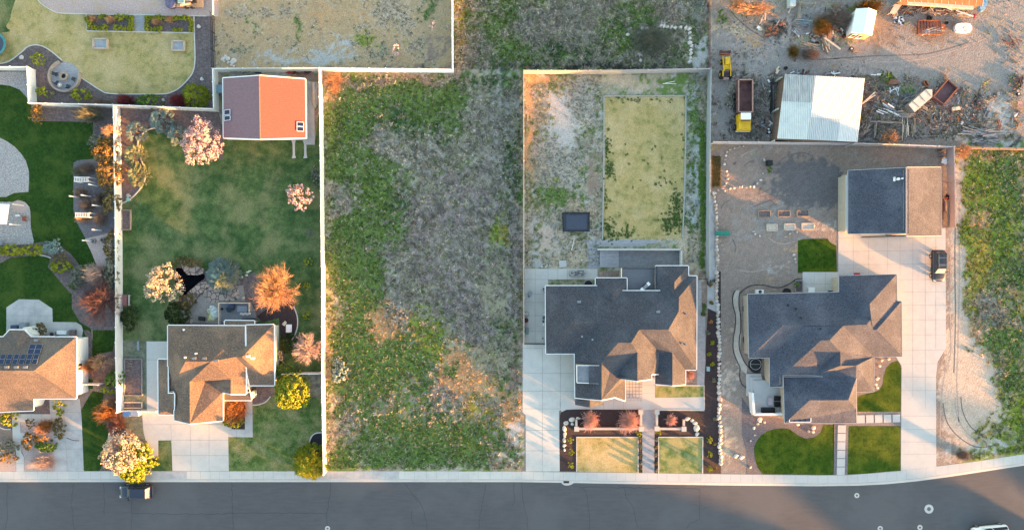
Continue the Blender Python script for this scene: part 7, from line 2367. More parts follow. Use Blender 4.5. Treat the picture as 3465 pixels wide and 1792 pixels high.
b.box((p[0], p[1], .8), (.85, 1.3, 1.3), mat('pale_blue_grey', (.42, .47, .48), (.36, .41, .42)))
one(b, 'metal_cabinet', 'pale grey metal cabinet at the top beside the rail pen', 'cabinet')


# ---- boulders: a few stones built, the rest copies of their meshes
def rock_mesh(seed, m):
    bm = bmesh.new()
    bmesh.ops.create_icosphere(bm, subdivisions=2, radius=1)
    rs = random.Random(seed)
    ax = [Vector((rs.uniform(-1, 1), rs.uniform(-1, 1), rs.uniform(-.3, 1))).normalized() for _ in range(7)]
    dd = [rs.uniform(.55, .85) for _ in ax]
    for v in bm.verts:
        for a_, d_ in zip(ax, dd):
            e = v.co.dot(a_) - d_
            if e > 0:
                v.co -= a_ * e
        v.co *= rs.uniform(.95, 1.05)
        v.co.z = max(v.co.z, -.35)
    me = bpy.data.meshes.new('boulder')
    bm.to_mesh(me)
    bm.free()
    me.materials.append(m)
    return me


m_rockw = mat('pale_boulder', (.58, .53, .48), (.42, .38, .34), scale=2.5, detail=8, rough=.9, bump=.4)
m_rockg = mat('tan_boulder', (.46, .37, .30), (.32, .26, .22), scale=2.5, detail=8, rough=.9, bump=.4)
RW = [rock_mesh(i, m_rockw) for i in range(4)]
RG = [rock_mesh(10 + i, m_rockg) for i in range(4)]


def rock(fr, x, y, rx, ry, ms, label, group, name='boulder', hz=.6):
    o = bpy.data.objects.new(name, random.choice(ms))
    COL.objects.link(o)
    k = S / FR[fr][2]
    p = W(fr, x, y, G + .1)
    o.location = (p[0], p[1], G + .08)
    o.rotation_euler.z = 0
    o.scale = (rx * k * 1.15, ry * k * 1.15, (rx + ry) / 2 * k * hz)
    return props(o, label, 'boulder', group)


NTH = ('first', 'second', 'third', 'fourth', 'fifth', 'sixth', 'seventh', 'eighth', 'ninth', 'tenth', 'eleventh', 'twelfth', 'thirteenth')
for k, (x, y, a_, b_) in enumerate(((235, 250, 48, 32), (150, 300, 40, 28), (130, 380, 28, 44), (132, 465, 26, 40), (128, 545, 24, 36), (128, 630, 26, 28), (130, 690, 14, 24), (245, 315, 24, 20), (330, 230, 34, 18))):
    rock('G', x, y, a_, b_, RW, NTH[k] + ' pale boulder of the curve left of the front bed' if k < 7 else ('small pale rock inside the boulder curve', 'pale rock at the top of the short left wall run')[k - 7], 'boulders at the left end of the front bed')
for k, (x, y, a_, b_) in enumerate(((1920, 240, 40, 30), (1985, 265, 26, 26), (2025, 300, 34, 26), (2048, 370, 40, 54), (2058, 460, 28, 34))):
    rock('G', x, y, a_, b_, RW, NTH[k] + ' pale boulder of the curve right of the front bed', 'boulders at the right end of the front bed')
for x, y in ((220, 285), (265, 285), (470, 270), (505, 272), (547, 275), (600, 270), (653, 277), (690, 288), (693, 330), (697, 383), (695, 425), (712, 460), (703, 500), (703, 537), (703, 585), (695, 620), (185, 330), (190, 385), (195, 545), (200, 600), (75, 345), (435, 262), (405, 258)):
    rock('30', x, y, random.uniform(16, 25), random.uniform(16, 25), RW, 'white boulder of the square ring round the dry grass in the scrub field', 'boulders round the dry grass clump')
for x, y, r_ in ((160, 590, 24), (190, 565, 20), (210, 588, 24), (265, 612, 36), (215, 625, 16), (245, 650, 14), (270, 662, 12), (172, 612, 12)):
    rock('10', x, y, r_, r_ * .9, RW, 'cream boulder in the small cluster at the corner of the bare yard', 'boulders in the bare yard corner')
for x, y, r_, l in ((212, 572, 22, 'pale rock beside the shrub at the curved edging'), (1990, 264, 20, 'upper pale rock in the mulch strip by the wire fence'), (2022, 790, 18, 'lower pale rock in the mulch strip by the wire fence'), (937, 1025, 24, 'pale rock below the curved edging near the fence'), (1635, 1000, 16, 'small pale rock beside the bright green shrub')):
    rock('00', x, y, r_, r_, RW, l, None)
line = []
for fr, pts in (('31', [(925, 600), (945, 680), (955, 800), (958, 950), (960, 1100), (968, 1332)]), ('32', [(962, 60), (962, 180), (958, 280), (975, 420), (982, 600), (988, 760), (990, 900), (988, 1050), (990, 1200), (992, 1332)]), ('33', [(992, 30), (985, 120), (988, 220), (1000, 320), (998, 420), (992, 500), (1005, 600), (1008, 700)])):
    P_ = [px(fr, p) for p in pts]
    line += P_
tot = 0
i = 0
acc_ = 0
cur = line[0]
for A, B2 in zip(line[:-1], line[1:]):
    L_ = math.dist(A, B2)
    n = max(1, int(L_ / 10.5))
    for k in range(n):
        x = A[0] + (B2[0] - A[0]) * k / n + random.uniform(-2, 2)
        y = A[1] + (B2[1] - A[1]) * k / n + random.uniform(-1.5, 1.5)
        o = rock('Z', x * .7434, y * .7434, random.uniform(4, 6.0), random.uniform(3.6, 6.0), RW if random.random() < .7 else RG, 'pale boulder in the long retaining line between the dark strip bed and the dirt yard', 'boulders along the retaining line', hz=.8)
for pts in ([(1225, 132), (1185, 138), (1140, 152), (1100, 165), (1068, 190), (1050, 225), (1045, 268), (1045, 310), (1058, 380), (1068, 420), (1070, 460), (1058, 500), (1040, 530), (1010, 555), (975, 575), (950, 600)],
            [(1045, 580), (1090, 555), (1140, 550), (1185, 540), (1215, 535), (1255, 545), (1295, 535), (1335, 535), (1370, 505), (1405, 470), (1420, 405), (1440, 270)],
            [(895, 575), (920, 590), (935, 630)], [(1735, 1220), (1745, 1260), (1750, 1290)], [(1650, 1040), (1700, 1010), (1760, 990), (1940, 930), (1330, 985), (1350, 1010), (1400, 1030)]):
    for x, y in pts:
        rock('31', x + random.uniform(-5, 5), y, random.uniform(9, 16), random.uniform(8, 14), RW if random.random() < .5 else RG, 'small pale rock edging the oval bed in the dirt yard', 'rocks edging the oval bed', hz=.9)
for x, y, a_, b_ in ((1395, 228, 26, 24), (1440, 255, 14, 12), (1336, 310, 15, 15), (1932, 308, 22, 18), (1885, 345, 14, 14), (1928, 348, 16, 14), (1775, 275, 18, 14), (1375, 272, 14, 12), (1345, 385, 12, 10), (1302, 440, 10, 10), (1160, 592, 26, 22), (1215, 605, 26, 22), (1300, 705, 14, 12)):
    rock('33', x, y, a_, b_, RW if a_ > 14 else RG, 'pale rock on the purple gravel round the curved front lawn', 'rocks round the curved front lawn')
for x, y in ((650, 945), (628, 998), (720, 930), (600, 1130), (590, 1185), (612, 1120), (605, 1215)):
    rock('42', x, y, 14, 12, RW, 'small rock in the gravel bed east of the slate roof', 'rocks in the east gravel bed')
for x, y in ((1650, 300), (1690, 345), (1730, 350), (1200, 500), (1245, 540), (1290, 590), (1200, 640), (1050, 700), (1000, 760), (1545, 520), (1600, 560), (1660, 590), (1720, 690), (1520, 780), (1580, 790), (1650, 780), (1860, 760), (1760, 400), (1700, 420)):
    rock('Y', x, y, random.uniform(22, 40), random.uniform(20, 34), RG, 'reddish tan rock of the stone work round the pond', 'rocks round the pond', hz=.7)
for x, y in ((1640, 270), (1665, 300), (1690, 330), (1712, 355), (1765, 390), (1830, 392), (1915, 360), (1935, 310), (1970, 290)):
    rock('Y', x, y, random.uniform(24, 34), random.uniform(14, 22), RW, 'white block of the curved wall between the spruce and the orange tree', 'blocks of the curved wall')
for x, y, r_ in ((10, 545, 30), (50, 520, 30), (90, 560, 26), (30, 590, 26), (120, 545, 20), (-30, 560, 30)):
    rock('03', x, y, r_, r_ * .8, RG, 'grey boulder in the bank at the lower left edge', 'boulders in the bank at the left edge')

# ---- low stone walls of the front garden
m_block = mat('cream_block', (.47, .44, .40), (.40, .375, .34), scale=3, detail=6)
t = item('G', 'garden_wall', 'low cream block wall with square pillars left of the front walk', 'garden wall', 760, 380)
for nm, lst in ((0, [((340, 380), (1215, 382))]), (0, [((300, 250), (302, 350))]), (0, [((1238, 160), (1238, 350))])):
    b = M()
    for A, B2 in lst:
        b.beam(W('G', *A, .42), W('G', *B2, .42), .30, .55, m_block)
    b.build('wall_run', t)
for x, y in ((305, 385), (1240, 385), (1236, 140)):
    b = M()
    p = W('G', x, y, .6)
    b.box((p[0], p[1], .45), (.62, .62, .62), m_block)
    b.box((p[0], p[1], .79), (.70, .70, .08), m_block)
    b.build('pillar', t)
t = item('G', 'garden_wall', 'low cream block wall with square pillars right of the front walk', 'garden wall', 1670, 380)
for A, B2 in (((1500, 380), (1830, 382)), ((1470, 160), (1468, 350)), ((1860, 250), (1860, 350))):
    b = M()
    b.beam(W('G', *A, .42), W('G', *B2, .42), .30, .55, m_block)
    b.build('wall_run', t)
for x, y in ((1470, 380), (1862, 385), (1470, 140)):
    b = M()
    p = W('G', x, y, .6)
    b.box((p[0], p[1], .45), (.62, .62, .62), m_block)
    b.box((p[0], p[1], .79), (.70, .70, .08), m_block)
    b.build('pillar', t)

# ---- terrace with stairs behind the big house
poly('patio', 'Q', [(780, 40), (1830, 45), (1830, 85), (1670, 90), (1670, 130), (1045, 135), (1045, 205), (1048, 420), (895, 420), (895, 205), (880, 70)], m_paver, G + .022)
poly('patio', 'Q', [(1300, 185), (2110, 185), (2110, 385), (1785, 385), (1785, 420), (1300, 415)], mat('grey_paving', (.20, .20, .205), (.15, .15, .157), scale=2, grain=.12), G + .020)
t = item('Q', 'garden_stairs', 'wide grey stairs left of the sunken grey patio behind the big house', 'stairs', 1170, 300)
for k in range(9):
    x = 1050 + k * 28
    b = M()
    b.prism(quadpts('Q', [(x, 188), (x + 27, 188), (x + 27, 405), (x, 405)]), .15, .62 - k * .048, m_paver)
    b.build('step', t)
b = M()
b.beam(W('Q', 1020, 172, .62), W('Q', 2125, 172, .62), .26, .9, m_wconc)
b.beam(W('Q', 2122, 170, .62), W('Q', 2122, 385, .62), .26, .9, m_wconc)
one(b, 'retaining_wall', 'white concrete retaining wall round the sunken patio', 'retaining wall')
# trampoline
t = item('21', 'trampoline', 'rectangular black trampoline with net poles on the sandy yard', 'trampoline', 1625, 895)
b = M()
q = [W('21', x, y, .95) for x, y in ((1490, 800), (1755, 800), (1755, 985), (1495, 985))]
qi = [W('21', x, y, .95) for x, y in ((1525, 820), (1735, 820), (1735, 965), (1527, 965))]
for i in range(4):
    b.face([q[i], q[(i + 1) % 4], qi[(i + 1) % 4], qi[i]][::-1], mat('trampoline_pad', (.035, .045, .060), (.022, .028, .04), scale=3, rough=.5))
b.build('pad', t)
b = M()
b.face([(v[0], v[1], .93) for v in qi][::-1], mat('trampoline_mat', (.055, .066, .095), (.045, .055, .08), scale=3, rough=.7))
b.build('jumping_mat', t)
b = M()
for i in range(4):
    b.tube([q[i], q[(i + 1) % 4]], .05, m_black)
    for f in (0, .5):
        p = lerp3(q[i], q[(i + 1) % 4], f)
        b.tube([(p[0], p[1], G), (p[0], p[1], 2.3)], .035, m_black)
b.build('frame', t)
b = M()
for i in range(4):
    A, B2 = q[i], q[(i + 1) % 4]
    for z in (1.4, 1.9, 2.3):
        b.beam((A[0], A[1], z), (B2[0], B2[1], z), .03, .03, m_black)
b.build('net', t)
# pallets of bricks
for x, l in ((698, 'left of the two brick pallets on the patio behind the big house'), (812, 'right of the two brick pallets on the patio behind the big house')):
    t = item('Q', 'brick_pallet', l, 'pallet', x, 480)
    p = W('Q', x, 480, .3)
    b = M()
    b.box((p[0], p[1], .25), (1.1, .85, .12), m_woodg)
    b.build('pallet', t)
    b = M()
    for i in range(5):
        for j in range(4):
            b.box((p[0] - .42 + i * .21, p[1] - .3 + j * .2, .47 + random.uniform(0, .12)), (.18, .16, .3), random.choice([mat('grey_brick', (.22, .22, .235), (.16, .16, .175)), m_block, MATS['grey_brick']]))
    b.build('bricks', t)
t = item('Q', 'grid_pallet', 'square white grid pallet on the sand by the patio edge', 'pallet', 560, 362)
for k in range(8):
    b = M()
    A, B2 = W('Q', 512 + k * .8, 325 + k * 11, .25), W('Q', 606 + k * .8, 315 + k * 11, .25)
    b.beam(A, B2, .07, .08, m_trim)
    b.build('slat', t)
for x, y, w_, h_ in ((340, 400, 14, 12), (355, 378, 10, 16), (395, 378, 14, 10), (815, 312, 13, 13), (670, 68, 14, 14), (250, 395, 14, 8), (290, 400, 18, 12), (115, 365, 12, 10)):
    rock('Q', x, y, w_, h_, RW, 'broken pale concrete lump on the sand beside the long patio', 'concrete lumps on the sand')
# window well rings
for fr, x, y, r_, l in (('Q', 900, 635, 62, 'rounded window well against the north wall of the big house'), ('C', 122, 347, 44, 'upper black window well on the west side of the slate roofed house'), ('C', 122, 600, 42, 'lower black window well on the west side of the slate roofed house'), ('12', 735, 990, 48, 'window well beside the east wall of the cream house'), ('C', 440, 214, 34, 'black window well under the north eave of the slate roofed house')):
    p = W(fr, x, y, G)
    rr_ = r_ / FR[fr][2] * S
    b = M()
    a0 = {'Q': 0, '12': -math.pi / 2}.get(fr, math.pi / 2)
    if x == 440:
        a0 = 0
    b.ring((p[0], p[1], G), rr_ * .88, rr_, .14, m_metal if fr != 'C' else m_black, 18, a0, a0 + math.pi)
    pts_ = [(p[0] + rr_ * .9 * math.cos(a0 + math.pi * k / 16), p[1] + rr_ * .9 * math.sin(a0 + math.pi * k / 16)) for k in range(17)]
    b.prism(pts_, G, G + .04, m_black)
    one(b, 'window_well', l, 'window well')
# black bed edging of the slate-roofed house
edging('32', [(1815, 125), (1760, 130), (1690, 175), (1600, 212), (1520, 208), (1430, 188), (1350, 188), (1280, 205), (1220, 245), (1187, 290), (1185, 400), (1200, 500), (1200, 650), (1188, 720), (1190, 830), (1230, 940), (1270, 1000), (1330, 1050), (1400, 1065)], 'black inner edging curving round the west side of the slate roofed house', w=.10, mt=m_black)
edging('32', [(1150, 240), (1122, 300), (1128, 400), (1150, 500), (1145, 620), (1128, 720), (1130, 850), (1170, 960), (1196, 1020), (1190, 1100), (1215, 1180), (1255, 1215)], 'black outer edging curving through the dirt yard', w=.10, mt=m_black)
b = M()
p = W('C', 185, 802, G)
b.ring((p[0], p[1], G), .78, .84, .12, mat('pale_hoop', (.42, .40, .38), (.35, .33, .31)), 28)
b.box((p[0], p[1], G + .1), (1.5, .05, .04), MATS['pale_hoop'])
one(b, 'hoop', 'round metal hoop lying on the black sheet in the corner of the slate roofed house', 'hoop')
poly('planting_bed', 'C', [(150, 760), (225, 755), (235, 800), (225, 860), (180, 875), (140, 850), (125, 800)], mat('black_sheet', (.03, .03, .035), (.02, .02, .022), rough=.6), G + .03, 3)
# raised beds
for x0, y0, x1, y1, l in ((1378, 778, 1495, 845, 'north row, left'), (1575, 778, 1692, 838, 'north row, middle'), (1762, 775, 1880, 835, 'north row, right'), (1462, 915, 1562, 978, 'south row, left'), (1638, 910, 1740, 970, 'south row, middle'), (1812, 905, 1932, 965, 'south row, right')):
    t = item('31', 'raised_bed', 'rectangular timber raised bed in the dirt yard, ' + l, 'raised bed', (x0 + x1) / 2, (y0 + y1) / 2)
    q = quadpts('31', [(x0, y0), (x1, y0), (x1, y1), (x0, y1)])
    b = M()
    for i in range(4):
        b.beam((*q[i], G + .12), (*q[(i + 1) % 4], G + .12), .10, .26, m_wood if y0 < 850 else m_woodl)
    b.build('frame', t)
    b = M()
    b.prism([((v[0] - q[0][0]) * .96 + q[0][0] + .03, (v[1] - q[0][1]) * .96 + q[0][1] - .03) for v in q], G, G + .16, m_bed if y0 < 850 else m_dirtpath)
    b.build('soil', t)
for fr, x0, y0, x1, y1, l, mm in (('02', 1255, 925, 1430, 1290, 'large sunken timber bed between the fence and the second driveway', m_woodg), ('03', 1245, 52, 1428, 108, 'small raised box above the low white fence', m_woodl), ('01', 1222, 772, 1315, 968, 'timber framed bed touching the long fence beside the green lawn', m_wood), ('C', 508, 118, 565, 212, 'tall planter box with a green plant by the patio', m_woodg)):
    t = item(fr, 'raised_bed', l, 'raised bed', (x0 + x1) / 2, (y0 + y1) / 2)
    q = quadpts(fr, [(x0, y0), (x1, y0), (x1, y1), (x0, y1)])
    b = M()
    for i in range(4):
        b.beam((*q[i], G + .15), (*q[(i + 1) % 4], G + .15), .14, .32, mm)
    b.build('frame', t)
    b = M()
    b.prism([((v[0] - q[0][0]) * .97 + q[0][0] + .03, (v[1] - q[0][1]) * .97 + q[0][1] - .03) for v in q], G, G + .12, m_bed)
    b.build('soil', t)
tree('C', 525, 155, 18, 30, .7, 'bush', m_gr, 'green plant growing in the tall planter box', 'plant', 'potted_plant', leaf=.1, dens=2)
# seedling rows
sd = None
for i in range(4):
    for j in range(17):
        x, y = 928 + i * 20, 240 + j * 18
        p = W('31', x, y, G)
        if sd is None:
            sd = tree('31', x, y, 8, 7, .22, 'bush', m_ol, 'small dark seedling in the rows beside the grey fence', 'plant', 'seedling', group='seedling rows in the dirt yard', leaf=.08, dens=6)
            continue
        c = copy_tree(sd)
        c.location = (p[0] + random.uniform(-.05, .05), p[1] + random.uniform(-.05, .05), G)
        c.rotation_euler.z = random.uniform(0, 6)
# terrace furniture
for fr, x, y, w_, h_, z_, mm, nm, l, ct in (('C', 288, 1097, 36, 58, .5, mat('pink_top', (.42, .33, .34), (.36, .28, .29)), 'table', 'pinkish rectangular table on the white terrace', 'table'), ('C', 350, 1075, 42, 38, .8, m_black, 'armchair', 'upper dark armchair on the white terrace', 'armchair'), ('C', 350, 1124, 42, 36, .8, m_black, 'armchair', 'lower dark armchair on the white terrace', 'armchair'), ('C', 275, 1172, 106, 42, .8, m_black, 'sofa', 'long dark sofa against the terrace wall', 'sofa'),
                                            ('C', 635, 192, 52, 40, .5, m_trim, 'side_table', 'pale low table on the small patio behind the slate roof', 'table'), ('C', 212, 208, 58, 32, .8, m_trim, 'air_conditioner', 'white air conditioner under the north eave of the slate roofed house', 'air conditioner'),
                                            ('12', 747, 865, 34, 34, .8, m_metal, 'air_conditioner', 'upper air conditioner by the east wall of the cream house', 'air conditioner'), ('12', 755, 915, 36, 38, .8, m_metal, 'air_conditioner', 'lower air conditioner by the east wall of the cream house', 'air conditioner'),
                                            ('02', 163, 606, 68, 34, .8, mat('dark_blue_cover', (.04, .06, .12), (.03, .045, .09), rough=.5), 'covered_grill', 'dark blue covered grill on the leftmost patio', 'grill'), ('02', 248, 598, 62, 68, .9, mat('grey_cover', (.22, .24, .28), (.16, .18, .21)), 'patio_set', 'grey covered patio set on the leftmost patio', 'patio set'),
                                            ('02', 632, 662, 92, 36, .6, mat('cool_white', (.66, .67, .68), (.6, .61, .62)), 'storage_box', 'long white storage box behind the leftmost house', 'storage box'), ('02', 545, 678, 60, 44, .8, m_metal, 'air_conditioner', 'air conditioner with dark fan behind the leftmost house', 'air conditioner'), ('02', 738, 665, 56, 56, .5, m_bed, 'planter', 'dark round planter behind the leftmost house', 'planter'),
                                            ('02', 1262, 340, 44, 108, .5, mat('dull_red', (.27, .12, .13), (.2, .09, .10)), 'play_bench', 'dull red bench against the long fence', 'bench'), ('02', 1305, 340, 16, 108, .4, mat('pale_tan', (.42, .38, .33), (.36, .32, .28)), 'bench', 'narrow tan bench right of the dull red one', 'bench'), ('02', 1402, 792, 22, 86, .7, m_metal, 'shelf', 'metal shelf beside the second driveway top', 'shelf'),
                                            ('12', 826, 622, 54, 76, .25, m_trim, 'crate', 'white slatted crate on the dark bed east of the cream house', 'crate'), ('03', 1288, 162, 66, 44, 1.0, mat('blue_bin', (.05, .15, .36), (.04, .12, .3), rough=.4), 'wheeled_bin', 'blue wheeled bin behind the low white fence', 'bin'), ('03', 1370, 160, 78, 44, 1.0, mat('grey_bin', (.24, .29, .36), (.2, .24, .3), rough=.4), 'wheeled_bin', 'grey wheeled bins behind the low white fence', 'bin'),
                                            ('01', 250, 858, 34, 52, .8, mat('red_brown', (.23, .07, .05), (.16, .05, .04)), 'garden_chair', 'red brown chair on the gravel court', 'chair'), ('01', 186, 828, 32, 18, .4, m_trim, 'basin', 'small white basin on the gravel court', 'basin'), ('01', 12, 1100, 48, 36, .6, MATS['grey_cover'], 'box', 'dark framed box at the left edge of the gravel court', 'box'),
                                            ('31', 1485, 302, 50, 50, .9, m_black, 'water_tank', 'black bin beside the small green bush in the dirt yard', 'bin'), ('41', 236, 715, 38, 32, .4, m_woodg, 'pallet', 'small grey pallet west of the garage', 'pallet'), ('41', 262, 800, 18, 64, .3, m_wood, 'board_stack', 'brown boards on grass west of the garage', 'boards'),
                                            ('41', 755, 1012, 44, 30, .5, mat('cart_red', (.42, .03, .04), (.3, .02, .03), rough=.4), 'pedal_car', 'red toy cart in front of the garage door', 'toy cart'), ('C', 1012, 66, 40, 22, .5, MATS['cart_red'], 'pedal_car', 'red toy car behind the slate roofed house', 'toy car'), ('C', 962, 70, 44, 12, .4, mat('pale_blue', (.30, .42, .50), (.24, .35, .42)), 'toy', 'pale blue toy beside the red toy car', 'toy'),
                                            ('41', 130 + 132, 946, 62, 40, .5, mat('teal_tarp', (.03, .30, .36), (.02, .2, .26), scale=3), 'teal_tarp', 'teal tarp at the south west corner of the garage', 'tarp'), ('32', 872, 1025, 30, 44, .5, mat('teal_box', (.22, .36, .38), (.16, .28, .3)), 'utility_box', 'pale teal utility box in the dark strip bed', 'utility box'), ('31', 766, 700, 26, 26, .5, mat('grey_teal', (.16, .24, .26), (.12, .18, .2)), 'utility_box', 'small grey teal box in the gravel beside the long lawn', 'utility box'),
                                            ('C', 856, 120, 22, 50, .8, m_metal, 'grill', 'grey grill at the wall of the small patio', 'grill'), ('C', 800, 206, 46, 10, .4, m_black, 'window_box', 'dark box under the eave of the small patio', 'box'), ('30', 130 - 0, 0, 0, 0, 0, None, '', '', '')):
    if mm is None:
        continue
    p = W(fr, x, y, z_ / 2)
    k = S / FR[fr][2]
    w2, h2 = w_ * k, h_ * k
    t = thing(nm, l, ct, (p[0], p[1], G))
    b = M()
    lift = .04 if fr != 'C' or y < 1000 else .56
    base = G + lift
    if nm in ('armchair', 'sofa'):
        b.box((p[0], p[1], base + .22), (w2, h2, .28), mm)
        b.build('seat', t)
        b = M()
        if nm == 'sofa':
            b.box((p[0], p[1] - h2 * .42, base + .5), (w2, h2 * .18, .5), mm)
        else:
            b.box((p[0], p[1] + (h2 * .42 if y < 1100 else -h2 * .42), base + .5), (w2, h2 * .18, .5), mm)
        b.build('backrest', t)
        for sx in (-1, 1):
            b = M()
            b.box((p[0] + sx * w2 * .46, p[1], base + .42), (w2 * .07, h2, .25), mm)
            b.build('armrest', t)
    elif nm in ('table', 'side_table', 'play_bench', 'bench', 'shelf'):
        b.box((p[0], p[1], base + z_ - .03), (w2, h2, .06), mm)
        b.build('table_top' if 'table' in nm else 'seat_board', t)
        for sx in (-1, 1):
            for sy in (-1, 1):
                b = M()
                b.box((p[0] + sx * w2 * .42, p[1] + sy * h2 * .42, base + (z_ - .06) / 2), (.06, .06, z_ - .06), mm)
                b.build('leg', t)
    elif nm == 'air_conditioner':
        b.box((p[0], p[1], base + z_ / 2), (w2, h2, z_), mm)
        b.build('casing', t)
        b = M()
        b.ring((p[0], p[1], base + z_), .05, min(w2, h2) * .42, .03, m_black, 20)
        b.build('fan_grille', t)
    elif nm == 'wheeled_bin':
        b.box((p[0], p[1], base + z_ * .45), (w2, h2, z_ * .9), mm, taper=1.06)
        b.build('body', t)
        b = M()
        b.box((p[0], p[1], base + z_ * .95), (w2 * 1.08, h2 * 1.1, .08), mm, taper=.9)
        b.build('lid', t)
        for sx in (-1, 1):
            b = M()
            b.cyl((p[0] + sx * w2 * .4, p[1] + h2 * .5, base + .1), .1, .06, m_tyre, 12, 'x')
            b.build('wheel', t)
    elif nm == 'garden_chair':
        b.box((p[0], p[1], base + .4), (w2, h2 * .8, .06), mm)
        b.build('seat', t)
        b = M()
        b.box((p[0] + w2 * .45, p[1], base + .7), (.06, h2 * .8, .6), mm)
        b.build('backrest', t)
        for sy in (-1, 1):
            b = M()
            b.box((p[0], p[1] + sy * h2 * .4, base + .2), (w2, .06, .4), mm)
            b.build('leg', t)
    else:
        b.box((p[0], p[1], base + z_ * .42), (w2, h2, z_ * .84), mm, taper=.97)
        b.build('body', t)
        b = M()
        b.box((p[0], p[1], base + z_ * .9), (w2 * 1.05, h2 * 1.06, z_ * .12), mm, taper=.9)
        b.build('lid', t)
# green slide
b = M()
t = item('31', 'slide', 'green plastic slide lying on the edge of the dirt yard', 'slide', 1020, 1005)
A, B2 = W('31', 948, 1005, .4), W('31', 1096, 1005, .4)
b.beam(A, B2, .62, .08, mat('green_plastic', (.05, .26, .18), (.035, .2, .14), rough=.35))
b.build('chute', t)
for dy in (-.33, .33):
    b = M()
    b.beam((A[0], A[1] + dy, .5), (B2[0], B2[1] + dy, .5), .08, .22, MATS['green_plastic'])
    b.build('side_rail', t)
# boat behind the barn
t = item('10', 'boat', 'silver grey rowing boat upturned between the barn and the fence', 'boat', 1080, 940)
b = M()
hull = []
for k in range(13):
    f = k / 12
    y = 825 + f * 262
    wd = 38 * math.sqrt(max(0, 1 - max(0, (f - .45) / .55) ** 2)) + .5
    for a_ in range(7):
        th = math.pi * a_ / 6
        p = W('10', 1080 - wd * math.cos(th), y, .5)
        hull.append((p[0], p[1], .25 + .55 * math.sin(th) * (wd / 38)))
fs = []
for k in range(12):
    for a_ in range(6):
        fs.append((k * 7 + a_, k * 7 + a_ + 1, (k + 1) * 7 + a_ + 1, (k + 1) * 7 + a_))
fs.append(tuple(range(7)))
m_alu = mat('dull_aluminium', (.36, .34, .31), (.28, .27, .25), scale=2, rough=.5, metal=.3)
b.add(hull, fs, m_alu)
b.build('hull', t, True)
b = M()
b.beam(W('10', 1080, 830, .86), W('10', 1082, 1050, .70), .05, .06, m_metal)
b.build('keel', t)
# blue bench at the barn
b = M()
p = W('10', 130, 892, .8)
for k in range(5):
    b.box((p[0] - .35 + k * .18, p[1], 1.0), (.14, 1.15, .06), mat('weathered_blue', (.25, .37, .42), (.20, .30, .35), scale=3))
for sy in (-.5, .5):
    b.box((p[0], p[1] + sy, .55), (.8, .08, .8), MATS['weathered_blue'])
one(b, 'slatted_table', 'weathered blue slatted table on the west side of the barn', 'table')

# ---- fire pit patio
t = item('00', 'fire_pit', 'round stone fire ring in the middle of the circular patio', 'fire pit', 650, 768)
p = W('00', 650, 768, G)
b = M()
b.ring((p[0], p[1], G), .38, .66, .42, mat('tan_block', (.36, .29, .23), (.27, .215, .17), scale=4), 24)
b.build('ring', t)
b = M()
b.cyl((p[0], p[1], G + .08), .38, .1, m_black, 20)
b.build('ash_bed', t)
c0 = W('00', 655, 768, G)
b = M()
b.prism([(c0[0] + 2.18 * math.cos(k * .2094), c0[1] + 2.18 * math.sin(k * .2094)) for k in range(30)], G, G + .03, m_paver)
props(b.build('patio'), kind='structure')
b = M()
b.ring((c0[0], c0[1], G), 2.10, 2.42, .45, MATS['tan_block'], 40, R(110), R(372))
one(b, 'seat_wall', 'curved tan block seat wall round the circular patio', 'seat wall')
m_chair = mat('dark_chair', (.045, .055, .07), (.03, .038, .05), rough=.5)
for k, (x, y, a_) in enumerate(((565, 745, .3), (575, 830, .8), (735, 792, -.5), (682, 865, 1.4))):
    t = item('00', 'patio_chair', ('leftmost', 'lower left', 'rightmost', 'lowest')[k] + ' dark chair round the fire ring', 'chair', x, y)
    p = W('00', x, y, .5)
    b = M()
    b.box((p[0], p[1], .55), (.5, .5, .06), m_chair, rz=a_)
    b.build('seat', t)
    b = M()
    d = Vector((p[0] - c0[0], p[1] - c0[1])).normalized() * .27
    b.box((p[0] + d.x, p[1] + d.y, .85), (.06, .5, .55), m_chair, rz=math.atan2(d.y, d.x))
    b.build('backrest', t)
    for sx in (-1, 1):
        for sy in (-1, 1):
            b = M()
            q = rot2(sx * .21, sy * .21, a_)
            b.box((p[0] + q[0], p[1] + q[1], .35), (.05, .05, .36), m_chair)
            b.build('leg', t)
b = M()
p = W('00', 603, 853, .5)
b.cyl((p[0], p[1], .62), .34, .05, mat('tan_round', (.45, .38, .33), (.38, .32, .28)), 20)
b.cyl((p[0], p[1], .40), .05, .42, m_metal, 8)
b.cyl((p[0], p[1], .66), .13, .03, m_trim, 14)
one(b, 'round_table', 'small round pale table beside the fire ring', 'table')
for x0, y0, x1, y1, l in ((935, 390, 1072, 485, 'left of the two stone planters on the pale lawn'), (1723, 412, 1842, 505, 'right of the two stone planters on the pale lawn')):
    t = item('00', 'stone_planter', l, 'planter', (x0 + x1) / 2, (y0 + y1) / 2)
    q = quadpts('00', [(x0, y0), (x1, y0), (x1, y1), (x0, y1)], .4)
    for i in range(4):
        b = M()
        b.beam((*q[i], .32), (*q[(i + 1) % 4], .32), .22, .42, mat('buff_stone', (.46, .36, .28), (.36, .28, .22), scale=4))
        b.build('side', t)
    b = M()
    b.prism(q, .15, .30, mat('pale_fill', (.36, .38, .39), (.26, .28, .29), scale=5))
    b.build('fill', t)
